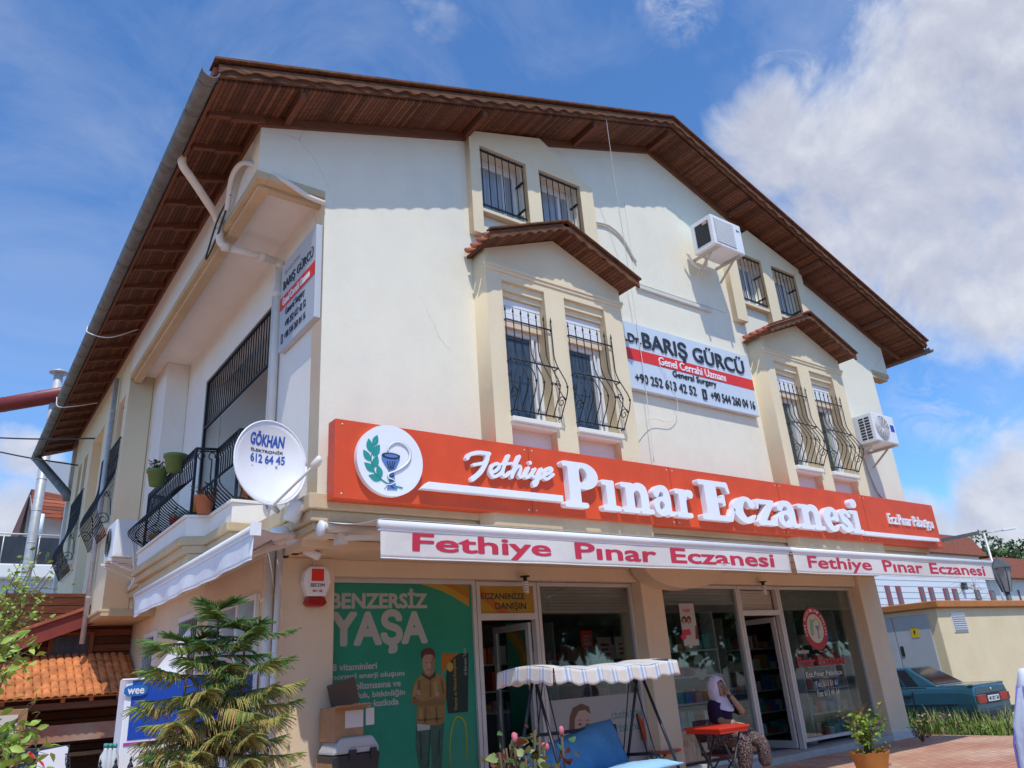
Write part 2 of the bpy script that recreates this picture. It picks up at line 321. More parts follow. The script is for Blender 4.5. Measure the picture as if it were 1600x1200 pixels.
# soft-edged lettering from strokes: a distance field is traced into outlines
def sdf_loops(prims, x0, x1, y0, y1, h):
    X, Y = np.meshgrid(np.arange(x0, x1+h, h), np.arange(y0, y1+h, h)); D = np.full(X.shape, 9.)
    def cap(ax, ay, ra, bx, by, rb):
        dx, dy = bx-ax, by-ay; l = dx*dx+dy*dy+1e-12; t = np.clip(((X-ax)*dx+(Y-ay)*dy)/l, 0, 1)
        return np.hypot(X-ax-dx*t, Y-ay-dy*t)-(ra+(rb-ra)*t)
    for p in prims:
        k, a = p[0], p[1:]
        if k == 'c': D = np.minimum(D, cap(*a))
        elif k == 'b':
            u0, u1, v0, v1, r = a; qx = np.abs(X-(u0+u1)/2)-(u1-u0)/2+r; qy = np.abs(Y-(v0+v1)/2)-(v1-v0)/2+r
            D = np.minimum(D, np.hypot(np.maximum(qx, 0), np.maximum(qy, 0))+np.minimum(np.maximum(qx, qy), 0)-r)
        elif k in 'eE':
            cx, cy_, rx, ry = a; q = np.hypot((X-cx)/rx, (Y-cy_)/ry); d = (q-1)*min(rx, ry)
            D = np.minimum(D, d) if k == 'e' else np.maximum(D, -d)
        elif k == 's':
            pts, r = a; rr = r if isinstance(r, (list, tuple)) else [r]*len(pts); P = spline([(x, y, q) for (x, y), q in zip(pts, rr)], 6)
            for u, w in zip(P, P[1:]): D = np.minimum(D, cap(u[0], u[1], u[2], w[0], w[1], w[2]))
        elif k == 'B':
            u0, u1, v0, v1 = a; D = np.maximum(D, -np.maximum(np.abs(X-(u0+u1)/2)-(u1-u0)/2, np.abs(Y-(v0+v1)/2)-(v1-v0)/2))
    return trace(D, X, Y)
def trace(D, X, Y):
    D = D+1e-7; seg = {}
    ny, nx = D.shape
    def ix(i, j, i2, j2):
        a, b = D[j, i], D[j2, i2]; t = a/(a-b); return (X[j, i]+(X[j2, i2]-X[j, i])*t, Y[j, i]+(Y[j2, i2]-Y[j, i])*t)
    sg = D < 0
    for j in range(ny-1):
        row = sg[j].astype(int)+sg[j+1]
        if row.max() == 0: continue
        for i in range(nx-1):
            c = (sg[j, i], sg[j, i+1], sg[j+1, i+1], sg[j+1, i])
            if all(c) or not any(c): continue
            E = [((i, j), (i+1, j)), ((i+1, j), (i+1, j+1)), ((i+1, j+1), (i, j+1)), ((i, j+1), (i, j))]
            cr = [k for k in range(4) if c[k] != c[(k+1) % 4]]
            prs = [(cr[0], cr[1])] if len(cr) == 2 else ([(0, 3), (1, 2)] if c[0] else [(0, 1), (2, 3)])
            for a, b in prs:
                ka, kb = tuple(sorted(E[a])), tuple(sorted(E[b])); seg.setdefault(ka, []).append(kb); seg.setdefault(kb, []).append(ka)
    loops = []; seen = set()
    for k in seg:
        if k in seen: continue
        lp = [k]; seen.add(k); cur = k
        while True:
            nx_ = [q for q in seg[cur] if q not in seen]
            if not nx_: break
            cur = nx_[0]; seen.add(cur); lp.append(cur)
        if len(lp) > 5: loops.append([ix(a[0], a[1], b[0], b[1]) for a, b in lp])
    return loops

# ------------------------------------------------------------------ ground
def paving():
    m = mat('brick_paving', (.42, .2, .13), .85, bump=.2, bscale=40); nt = m.node_tree; N = nt.nodes; L = nt.links; b = N['Principled BSDF']
    tc = N.new('ShaderNodeTexCoord'); bt = N.new('ShaderNodeTexBrick'); bt.inputs['Scale'].default_value = 2.2; bt.offset = .5
    bt.inputs['Color1'].default_value = (.60, .40, .29, 1); bt.inputs['Color2'].default_value = (.52, .31, .23, 1); bt.inputs['Mortar'].default_value = (.20, .15, .11, 1); bt.inputs['Mortar Size'].default_value = .015; bt.inputs['Brick Width'].default_value = .5; bt.inputs['Row Height'].default_value = .25
    mp = N.new('ShaderNodeMapping'); mp.inputs['Rotation'].default_value = (0, 0, 0); L.new(tc.outputs['Object'], mp.inputs[0]); L.new(mp.outputs[0], bt.inputs['Vector'])
    n = N.new('ShaderNodeTexNoise'); n.inputs['Scale'].default_value = .8; n.inputs['Detail'].default_value = 7; L.new(tc.outputs['Object'], n.inputs['Vector'])
    cr = N.new('ShaderNodeValToRGB'); cr.color_ramp.elements[0].position = .35; cr.color_ramp.elements[0].color = (.9, .62, .55, 1); cr.color_ramp.elements[1].position = .62; cr.color_ramp.elements[1].color = (1.1, 1.08, 1.02, 1); L.new(n.outputs['Fac'], cr.inputs[0])
    mx = N.new('ShaderNodeMix'); mx.data_type = 'RGBA'; mx.blend_type = 'MULTIPLY'; mx.inputs[0].default_value = 1; L.new(bt.outputs['Color'], mx.inputs[6]); L.new(cr.outputs[0], mx.inputs[7]); L.new(mx.outputs[2], b.inputs['Base Color'])
    return m
g = MB(); g.add([(-1500, -1500, -.36), (1500, -1500, -.36), (1500, 1500, -.36), (-1500, 1500, -.36)], [(0, 1, 2, 3)])
tag(g.build('ground', mat('dusty_ground', (.26, .22, .17), .95, var=.25, vscale=.6, bump=.3, bscale=6)), None, None, kind='structure')
g = MB(); g.box(-22, 13.3, -15.5, 9.5, -.42, GZ); tag(g.build('pavement', paving(), bevel=.02), None, None, kind='structure')  # light brick extended behind the camera to bounce sun into the shaded front
g = MB(); g.box(-90, 90, -24, -16, -.4, -.352); tag(g.build('road', mat('asphalt', (.055, .055, .058), .9, var=.2, vscale=3, bump=.4, bscale=60)), None, None, kind='structure')

# ------------------------------------------------------------------ the pharmacy building
BLD = thing('corner_building', 'white two storey corner building with brown gabled eaves, cream window bays and a shop below', 'building', (6.4, 0, GZ))
def zs(x): return 10.66-.357*abs(x-6.4)
out = [(0, 2.98), (12.9, 2.98), (12.9, 7.29), (13.62, 7.29), (13.62, zs(13.62)+.04), (6.4, 10.70), (-.85, zs(-.85)+.04), (-.85, 7.3), (0, 7.3)]
UH = [(2.40, 3.22), (3.54, 4.35)]; VH = [(8.45, 9.22), (9.60, 10.40)]
holes = [rect(a, b, 7.85, 8.93) for a, b in UH+VH]
flat('front_wall', [out]+holes, .3, T(0, .3, 0) @ FRONT, WHITE, BLD)
b = MB()                                                       # side and rear walls
b.box(12.6, 12.9, .302, 14.8, 2.98, 7.3); b.box(13.3, 13.62, .302, 14.8, 7.29, 8.15); b.box(12.6, 12.9, 1.6, 14.8, GZ, 2.98); b.build('right_side_wall', LILAC, BLD); b = MB(); b.box(-.85, 13.6, 14.8, 15, GZ, 9.5); b.build('rear_wall', LILAC, BLD); b = MB()
b.box(-.85, -.55, .302, 7.2, 7.3, 8.07); b.box(-.55, 0, .302, 7.2, 7.3, 7.42)
b.box(0, .28, .302, 1.7, 2.98, 7.3); b.box(0, .28, 5.05, 7.2, 2.98, 7.3); b.box(0, .28, 1.7, 5.05, 6.52, 7.3); b.box(0, .28, 1.7, 5.05, 2.98, 3.62)
b.build('side_wall', LILAC, BLD)
b = MB(); b.box(-.4, -.002, 6.3, 7.2, 3.62, 7.298); b.build('balcony_pier', LILAC, BLD, bevel=.01)
b = MB(); b.box(.29, 2.6, 5.0, 5.1, 3.5, 7.2); b.box(2.5, 2.6, 1.4, 5.0, 3.5, 7.2); b.box(.29, 2.6, 1.4, 1.5, 3.5, 7.2); b.box(.29, 2.6, 1.5, 5, 6.9, 7.0); b.box(.29, 2.6, 1.5, 5, 3.5, 3.6)
b.build('loggia_wall', LILAC, BLD)
b = MB(); b.box(2.42, 2.498, 2.6, 4.4, 3.6, 5.9); b.box(2.40, 2.419, 2.7, 3.45, 3.7, 5.8, 1); b.box(2.40, 2.419, 3.55, 4.3, 3.7, 5.8, 1); b.build('balcony_door', [FRAME, PANE], BLD)
# left facade beyond the balcony
def yz(lo): return [(-y, z) for y, z in lo]
segA = [(7.2, 2.98), (14.0, 2.98), (14.0, 8.08), (7.2, 8.08)]
WS = [(7.55, 8.15), (8.45, 9.05), (11.75, 12.3), (12.6, 13.15)]
flat('left_wall', [yz(segA)]+[yz(rect(a, c, 4.5, 7.0)) for a, c in WS]+[yz(rect(9.75, 11.2, 3.4, 7.08))], .42, T(-.43, 0, 0) @ SIDE, CREAM, BLD)
b = MB(); b.box(-.44, -.002, 7.2, 7.5, 2.98, 7.42); b.box(-.43, -.002, 13.7, 14, GZ, 8.05); b.box(-.43, -.0, 7.5, 14, 2.98, 3.05); b.box(-.848, -.43, 13.6, 13.99, GZ, 2.98); b.build('left_wall_return', CREAM, BLD)
b = MB(); b.box(-.45, -.42, 9.7, 11.3, 3.3, 7.2); b.build('left_recess_wall', CREAM, BLD)
for i, (a, c) in enumerate(WS):
    w = MB(); w.box(-.5, -.45, a-.05, a+.06, 4.45, 7.05); w.box(-.5, -.45, c-.06, c+.05, 4.45, 7.05); w.box(-.5, -.45, a+.06, c-.06, 6.9, 7.05); w.box(-.5, -.45, a+.06, c-.06, 4.45, 4.58); w.box(-.49, -.46, (a+c)/2-.03, (a+c)/2+.03, 4.58, 6.9)
    wf = w.build('window', FRAME, BLD); w = MB(); w.box(-.475, -.468, a, c, 4.5, 7.0); w.build('pane', PANE, wf)
    w = MB(); w.box(-.93, -.6, a-.06, c+.06, 4.42, 4.5); w.build('window_sill', LILAC, BLD)
    w = MB(); w.box(-.80, -.52, a+.001, c-.001, 6.92, 6.998); w.box(-.72, -.52, a+.001, c-.001, 6.82, 6.92); w.build('window_head_moulding', TRIM, BLD)
# attic soffit trim under the overhang
b = MB()
b.box(-.865, -.72, -.012, 7.19, 7.20, 7.3); b.box(-.80, -.66, .12, 7.19, 7.14, 7.2); b.box(-.72, -.002, -.012, .12, 7.20, 7.3); b.box(-.66, -.002, .12, .2, 7.14, 7.2)
b.build('soffit_trim', TRIM, BLD, bevel=.006); b = MB(); b.box(12.902, 13.63, -.012, .14, 7.2, 7.29); b.box(12.902, 13.55, .0, .2, 7.12, 7.2)
b.build('soffit_trim', TRIM, BLD, bevel=.006)
# upper window blocks
def comb(x0, x1, wins, zb, zt, top): 
    p = [(x0, zb)]
    for a, c in wins: p += [(a, zb), (a, zt), (c, zt), (c, zb)]
    return p+[(x1, zb)]+top
flat('attic_window_surround', [comb(2.19, 4.67, [(2.37, 3.25), (3.51, 4.38)], 7.38, 8.95, [(4.67, 9.0), (3.6, 9.6), (2.19, zs(2.19)-.01)])], .125, T(0, .005, 0) @ FRONT, CREAM, BLD)
flat('attic_window_surround', [comb(8.10, 10.68, [(8.42, 9.24), (9.58, 10.42)], 7.38, 8.95, [(10.68, zs(10.68)-.01), (9.0, 9.6), (8.10, 9.0)])], .125, T(0, .005, 0) @ FRONT, CREAM, BLD)
def bars(mb, xs, y, z0, z1, r=.008):
    for x in xs: mb.tube([(x, y, z0), (x, y, z1)], r, 6)
for i, (a, c) in enumerate(UH+VH):
    w = MB(); fr = .055
    w.box(a, a+fr, .14, .2, 7.85, 8.93); w.box(c-fr, c, .14, .2, 7.85, 8.93); w.box(a+fr, c-fr, .14, .2, 8.8, 8.93); w.box(a+fr, c-fr, .14, .2, 7.85, 7.92); w.box(a+fr, a+fr+.045, .15, .19, 7.92, 8.8); w.box(c-fr-.2, c-fr-.15, .15, .19, 7.92, 8.8)
    wf = w.build('attic_window', FRAME, BLD, bevel=.006); w = MB(); w.box(a+.02, c-.02, .172, .18, 7.87, 8.9); w.build('pane', CURT, wf)
    w = MB(); w.box(a-.02, c+.02, -.10, .14, 7.79, 7.85); w.build('sill', CREAM, wf, bevel=.008)
    w = MB(); n = 7
    bars(w, [a+.02+(c-a-.04)*k/(n-1) for k in range(n)], -.085, 7.89, 8.93)
    for z in (7.92, 8.9): w.box(a-.0, c+.0, -.096, -.086+.012, z-.012, z+.012)
    for z in (8.1, 8.6): w.box(c-.04, c-.01, -.09, .1, z-.012, z+.012)
    w.build('window_bars', IRON, wf)
# ---- bays
def loop_spiral(c, r, turns, ax, ay, n=22, a0=0, sgn=1):
    c = Vector(c); return [c+(Vector(ax)*math.cos(a0+sgn*t*turns*6.283)+Vector(ay)*math.sin(a0+sgn*t*turns*6.283))*r*(1-.8*t) for t in [k/n for k in range(n+1)]]
def belly(z, z0, z1, out=.23):
    t = (z-z0)/(z1-z0); k = np.interp(t, [0, .06, .20, .27, .34, .56, .66, 1], [.12, .3, .86, 1., .93, .2, 0, 0])
    return out*float(k)
def grille(parent, a, c, Y, z0, z1, out=.22, m=IRON, n=7, frontal=True):
    w = MB(); P = (lambda u, d, z: (u, Y-d, z)) if frontal else (lambda u, d, z: (Y-d, u, z))
    prof = [z0+(z1-z0)*k/22 for k in range(23)]
    for k in range(n):
        u = a+(c-a)*k/(n-1); w.tube([P(u, belly(z, z0, z1, out)+.03, z) for z in prof]+[P(u, .03, z1+.05)], .0085, 6)
        w.lathe([(.001, 0), (.016, .02), (.001, .1)], P(u, .03, z1+.05), 6)
        zb = z0+(z1-z0)*.29; w.lathe([(.004, -.03), (.018, 0), (.004, .03)], P(u, belly(zb, z0, z1, out)+.03, zb), 6)
    for z in (z0+.02, z0+(z1-z0)*.52, z1-.06):
        d = belly(z, z0, z1, out)+.03; w.tube([P(a, d, z), P(c, d, z)], .011, 6)
        for u in (a, c): w.tube([P(u, d, z), P(u, -.12, z)], .009, 6)
    for u in (a, c):
        zc = z0+(z1-z0)*.17; ay = (0, 0, 1); ax = (0, -1, 0) if frontal else (-1, 0, 0)
        w.tube(loop_spiral(P(u, .1, zc), .085, 1.3, ax, ay), .007, 5); w.tube(loop_spiral(P(u, .05, zc+.3), .045, 1.2, ax, ay, a0=3), .006, 5)
        w.tube([P(u, .17, zc), P(u, .02, zc+.3)], .007, 5)
    return w.build('window_grille', m, parent)
def scallop_board(mb, x0, zz0, x1, zz1, y0, y1, h, amp, pitch, m=0):
    L = math.hypot(x1-x0, zz1-zz0); n = max(8, int(L/pitch)*8); top = []; bot = []
    for k in range(n+1):
        t = k/n; x = x0+(x1-x0)*t; z = zz0+(zz1-zz0)*t; bot.append((x, z-h-amp*(.8+.45*math.sin(t*L*1.7+2)*math.sin(t*L*.61))*math.sin(t*L/pitch*2*math.pi+.5*math.sin(t*L*.9))-.008*math.sin(t*L*.53))); top.append((x, z))
    for k in range(n):
        q = [bot[k], bot[k+1], top[k+1], top[k]]; vs = [(p[0], y0, p[1]) for p in q]+[(p[0], y1, p[1]) for p in q]
        fs = [(0, 1, 2, 3), (7, 6, 5, 4), (0, 4, 5, 1), (3, 2, 6, 7)]
        if k == 0: fs.append((0, 3, 7, 4))
        if k == n-1: fs.append((1, 5, 6, 2))
        mb.add(vs, fs, m)
def bay(dx, curtains):
    x0, x1, Y = 2.2+dx, 4.76+dx, -.32; wins = [(2.46+dx, 3.21+dx), (3.58+dx, 4.38+dx)]
    front = [(x0, 3.3)]
    for a, c in wins: front += [(a, 3.3), (a, 6.56), (c, 6.56), (c, 3.3)]
    front += [(x1, 3.3), (x1, 6.98), ((x0+x1)/2, 7.50), (x0, 6.98)]
    bw = flat('window_bay', [front], .322, T(0, .002, 0) @ FRONT, CREAM, BLD)
    w = MB(); w.box(x0-.03, x1+.03, Y-.035, Y+.001, 6.72, 6.77); w.box(x0-.015, x1+.015, Y-.018, Y+.001, 6.67, 6.72); w.build('moulding', CREAM, bw)
    for a, c in wins:
        w = MB(); w.box(a+.001, c-.001, Y+.05, Y+.2, 6.44, 6.558); w.box(a+.001, c-.001, Y+.09, Y+.2, 6.36, 6.44); w.build('head_moulding', CREAM, bw)
        w = MB()
        for k in range(3): w.box(a+.002, c-.002, Y+.13+.004*(k % 2), Y+.28, 6.02+.113*k, 6.02+.113*(k+1)-.006)
        w.box(a+.004, c-.004, Y+.15, Y+.27, 6.01, 6.358); sb = w.build('shutter_box', PVCW, BLD, bevel=.004)
        w = MB(); w.box(a+.002, c-.002, Y+.14, Y+.29, 5.93, 6.008); w.build('lintel_strip', BEIGE, sb)
        w = MB(); f = .06
        w.box(a+.001, a+f, Y+.2, Y+.27, 4.54, 5.93); w.box(c-f, c-.001, Y+.2, Y+.27, 4.54, 5.93); w.box(a+f, c-f, Y+.2, Y+.27, 5.85, 5.93); w.box(a+f, c-f, Y+.2, Y+.27, 4.54, 4.6)
        w.box(c-.155, c-.105, Y+.19, Y+.26, 4.6, 5.85)
        wf = w.build('bay_window_frame', FRAME, BLD, bevel=.006); w = MB(); w.box(a+.02, c-.02, Y+.235, Y+.242, 4.56, 5.9); w.build('pane', PANE, wf)
        if curtains:
            w = MB(); w.box(c-.26, c-.165, Y+.228, Y+.234, 4.62, 5.82); w.build('curtain', mat('sage_curtain', (.30, .33, .27), .8, var=.2, vscale=3, stretch=(14, 14, .5)), wf)
        w = MB(); w.box(a-.015, c+.03, Y-.07, Y+.2, 4.47, 4.54); w.box(a+.0, c+.0, Y-.03, Y+.2, 4.43, 4.47); w.build('sill', LILAC, wf, bevel=.01)
        w = MB(); w.box(a+.001, c-.001, Y+.14, Y+.3, 3.31, 4.43); w.box(a+.001, c-.001, Y+.11, Y+.139, 4.17, 4.2); w.build('under_sill_panel', LILAC, bw)
        grille(wf, a+.0, c+.05, Y, 4.6, 6.0, m=IRONL if curtains else IRON)
    # little gable roof
    xm = (x0+x1)/2; sl_ = .42; ex = 1.36
    w = MB(); zt = 7.52
    for s in (-1, 1):
        w.prism([(xm, zt), (xm+s*ex, zt-sl_*ex), (xm+s*ex, zt-sl_*ex+.05), (xm, zt+.05)], -.62, -.002, 1, 0)
    rf = w.build('bay_roof', SOFFIT, BLD)
    w = MB()
    for s in (-1, 1):
        n = 9
        for r in range(4):
            for k in range(n):
                t0, t1 = k/n, (k+1)/n; y = -.60+.15*r
                xa, xb = xm+s*ex*t0*1.02, xm+s*ex*t1*1.02+s*.03; za, zb = zt+.06-sl_*ex*t0+.03, zt+.06-sl_*ex*t1+.012
                w.tube([(xa, y+.06, za), (xb, y+.06, zb)], .06, 8, 0, True, .55)
    w.tube([(xm, -.66, zt+.1), (xm, 0, zt+.1)], .07, 8); w.build('roof_tiles', TILE, rf)
    w = MB()
    for s in (-1, 1):
        scallop_board(w, xm, zt+.10, xm+s*(ex+.05), zt+.10-sl_*(ex+.05), -.66, -.622, .10, .026, .21)
        w.prism([(xm, zt+.12), (xm+s*(ex+.07), zt+.12-sl_*(ex+.07)), (xm+s*(ex+.07), zt+.145-sl_*(ex+.07)), (xm, zt+.145)], -.70, -.6, 1, 1)
    w.build('barge_board', [TRIMW, FASCIA], rf)
bay(0, False); bay(6.17, True)
# ---- main roof, soffits, fascia
Y0, Y1, XE = -.62, 15.5, 7.92
w = MB(); t = MB(); pl = MB(); ra = MB()
for s in (-1, 1):
    xe = 6.4+s*XE; f = lambda d: 10.66-.357*abs(xe-6.4)+d
    w.prism([(6.4, 10.66), (xe, f(0)), (xe, f(.06)), (6.4, 10.72)], Y0, Y1, 1)
    t.prism([(6.4, 10.73), (xe+s*.08, f(.05)), (xe+s*.08, f(.16)), (6.4, 10.88)], Y0-.015, Y1, 1)
    xa = 6.4+s*7.25
    pl.prism([(6.4, 10.655), (xa, zs(xa)-.005), (xa, zs(xa)-.13), (6.4, 10.525)], -.05, -.003, 1)
    # eave rafters and lookouts
    n = 23
    for k in range(n):
        y = -.05+k*.68
        x0 = -.84 if s < 0 else 13.63; x1 = xe-s*.03
        P0 = Vector((x0, y, zs(x0)-.05)); P1 = Vector((x1, y, zs(x1)-.035)); ra = MB(); ra.beam(P0, P0.lerp(P1, .6), .07, .10); ra.beam(P0.lerp(P1, .6)-Vector((0, 0, -.012)), P1-Vector((0, 0, -.02)), .07, .075); ra.build('rafter', RAFTER, BLD)
    pl.prism([(xa+s*.001, zs(xa)-.004), (xa+s*.04, zs(xa+s*.04)-.004), (xa+s*.04, zs(xa)-.13), (xa+s*.001, zs(xa)-.13)], -.05, 14.9, 1)
for x in (-.55, 2.17, 4.45, 6.4, 8.55, 10.65, 12.9):
    ra = MB(); ra.box(x-.035, x+.035, Y0+.02, -.052, zs(x)-.10-.01, zs(x)-.014); ra.build('lookout', RAFTER, BLD)
SOF = w.build('soffit', SOFFIT, BLD); ROOF = t.build('roof', TILE, BLD); pl.build('wall_plate', RAFTER, BLD)
w = MB(); v = MB(); e = MB()
for s in (-1, 1):
    xe = 6.4+s*(XE+.04); zt = zs(xe)
    w.prism([(6.4, 10.69), (xe, zt+.03), (xe, zt+.20), (6.4, 10.86)], Y0-.06, Y0-.02, 1)
    scallop_board(v, 6.4, 10.83, xe, zt+.17, Y0-.09, Y0-.061, .085, .026, .30)
    e.prism([(6.4, 10.865), (xe+s*.06, zt+.195), (xe+s*.06, zt+.225), (6.4, 10.895)], Y0-.13, Y0+.1, 1)
w.build('fascia_board', FASCIA, ROOF); v.build('carved_trim', TRIMW, ROOF); e.build('verge_capping', TRIMW, ROOF)
for s in (-1, 1):
    w = MB(); xe = 6.4+s*XE; w.box(min(xe, xe+s*.03), max(xe, xe+s*.03), Y0, Y1, zs(xe)-.06, zs(xe)+.10); w.build('eave_board', RAFTER, ROOF)
for s in (-1, 1):
    gx = 6.4+s*(XE+.125); gz = zs(gx)+.05
    w = MB(); prof = [(math.cos(a)*.095, math.sin(a)*.095) for a in [math.pi+math.pi*k/12 for k in range(13)]]
    o2 = [(gx+p[0], gz+p[1]) for p in prof]+[(gx+p[0]*.93, gz+p[1]*.93) for p in prof[::-1]]
    w.prism(o2, Y0-.12, Y1+.05, 1)
    for k in range(30):
        y = Y0+.05+k*.56; w.tube([(gx+p[0]*1.02, y, gz+p[1]*1.02) for p in prof], .008, 5)
    w.build('gutter', ZINC, BLD)
# ---- cornice between the storeys and overhang ceiling
w = MB()
w.box(-.15, 13.0, -.17, -.001, 3.2, 3.37); w.box(-.11, 12.98, -.12, .4, 3.08, 3.2); w.box(-.06, 12.95, -.07, .5, 3.0, 3.08); w.box(-.15, -.001, -.001, 1.45, 3.2, 3.37); w.box(-.11, -.001, .4, 1.45, 3.08, 3.2)
for k, xc in enumerate((3.48, 9.65)): w.prism([(xc-1.5, -.17), (xc-1.35, -.3), (xc+1.35, -.3), (xc+1.5, -.17)], 3.12, 3.34, 2)
w.build('cornice', TRIM, BLD, bevel=.012)
w = MB(); w.box(.002, 12.88, .4, 4.9, 2.9, 2.99); w.build('overhang_ceiling', BEIGE, BLD)
# ---- ground floor
w = MB()
for a_, b_ in ((0, .68), (5.84, 6.32), (12.2, 12.9)): w = MB(); w.box(a_, b_, 1.05, 1.62, GZ, 2.9); w.build('column', BEIGE, BLD, bevel=.015)
w = MB(); w.box(.68, 5.84, 1.12, 1.5, 2.70, 2.9); w.box(6.32, 12.2, 1.12, 1.5, 2.70, 2.9); w.build('shop_lintel', BEIGE, BLD, bevel=.01)
w = MB(); w.prism([(6.56+.92*math.cos(a), 2.9+.34*math.sin(a)) for a in [math.pi+math.pi*k/24 for k in range(25)]], .72, 1.04, 1); w.build('rounded_bracket', BEIGE, BLD, bevel=.01)
w = MB(); w.box(.0, .3, 1.62, 9.0, GZ, 2.98); w.build('ground_floor_side_wall', BEIGE, BLD)
w = MB(); w.box(.68, 12.2, 1.0, 1.6, GZ-.02, GZ+.1); w.build('shop_threshold', mat('stone_threshold', (.42, .40, .38), .7, var=.15, vscale=4), BLD, bevel=.01)
w = MB(); w.box(12.1, 13.0, .98, 1.7, GZ-.02, GZ+.14); w.box(.0, .7, .99, 1.7, GZ-.02, GZ+.12); w.build('column_plinth', mat('white_tile_plinth', (.62, .60, .57), .6, var=.08, vscale=6), BLD, bevel=.008)
YG = 1.30
def fr(mb, x0, x1, z0, z1, d=.05, t=.055):
    mb.box(x0, x0+t, YG-d, YG+d, z0, z1); mb.box(x1-t, x1, YG-d, YG+d, z0, z1); mb.box(x0+t, x1-t, YG-d, YG+d, z1-t, z1); mb.box(x0+t, x1-t, YG-d, YG+d, z0, z0+t)
def shop_window(x0, x1, z0, z1, name='shop_window'):
    w = MB(); fr(w, x0, x1, z0, z1); o = w.build(name, ALU, BLD, bevel=.005)
    w = MB(); w.box(x0+.055, x1-.055, YG+.0, YG+.008, z0+.055, z1-.055); w.build('pane', GLASS, o); return o
ZF = GZ+.1
shop_window(.69, 2.83, ZF, 2.70); shop_window(3.90, 5.83, ZF, 2.69); shop_window(6.33, 8.48, ZF, 2.69); shop_window(9.68, 12.19, ZF+.1, 2.69)
for x0, x1, nm in ((2.84, 3.89, 'a'), (8.49, 9.67, 'b')):
    w = MB(); w.box(x0, x0+.06, YG-.05, YG+.05, ZF, 2.69); w.box(x1-.06, x1, YG-.05, YG+.05, ZF, 2.69); w.box(x0+.06, x1-.06, YG-.05, YG+.05, 2.17, 2.26); w.box(x0+.06, x1-.06, YG-.05, YG+.05, 2.63, 2.69)
    o = w.build('door_frame', ALU, BLD, bevel=.005)
    # the door leaf stands open into the shop
    w = MB(); hx = x1-.07; w.box(hx-.05, hx, YG+.06, YG+.95, 2.05, 2.14); w.box(hx-.05, hx, YG+.06, YG+.95, ZF+.02, ZF+.14); w.box(hx-.05, hx, YG+.06, YG+.14, ZF+.14, 2.05); w.box(hx-.05, hx, YG+.87, YG+.95, ZF+.14, 2.05); w.tube([(hx-.09, YG+.82, .7), (hx-.09, YG+.82, 1.1)], .015, 8)
    w.build('door_leaf', ALU, o); w = MB(); w.box(hx-.028, hx-.02, YG+.14, YG+.87, ZF+.14, 2.05); w.build('door_glass', GLASS, o)
SHUT = mat('roller_shutter_slats', (.50, .44, .36), .55, .1, var=.08, vscale=2)
for x0, x1, z0, z1 in ((3.95, 5.79, 2.31, 2.64), (6.38, 8.43, 2.42, 2.64), (8.56, 9.6, 2.28, 2.62), (9.74, 12.14, 2.31, 2.64)):
    w = MB(); n = max(3, int((z1-z0)/.045))
    for k in range(n): a = z0+(z1-z0)*k/n; w.box(x0, x1, YG+.06+.01*(k % 2), YG+.1, a, a+(z1-z0)/n-.004)
    w.box(x0, x1, YG+.03, YG+.12, z0-.05, z0-.006); w.build('roller_shutter', SHUT, BLD)
# shop room
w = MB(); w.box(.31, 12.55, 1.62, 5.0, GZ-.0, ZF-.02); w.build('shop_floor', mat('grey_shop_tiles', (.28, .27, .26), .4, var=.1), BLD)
w = MB(); w.box(.31, 12.55, 5.0, 5.1, GZ, 2.9); w.build('shop_back_wall', mat('dim_shop_wall', (.16, .15, .14), .9), BLD)

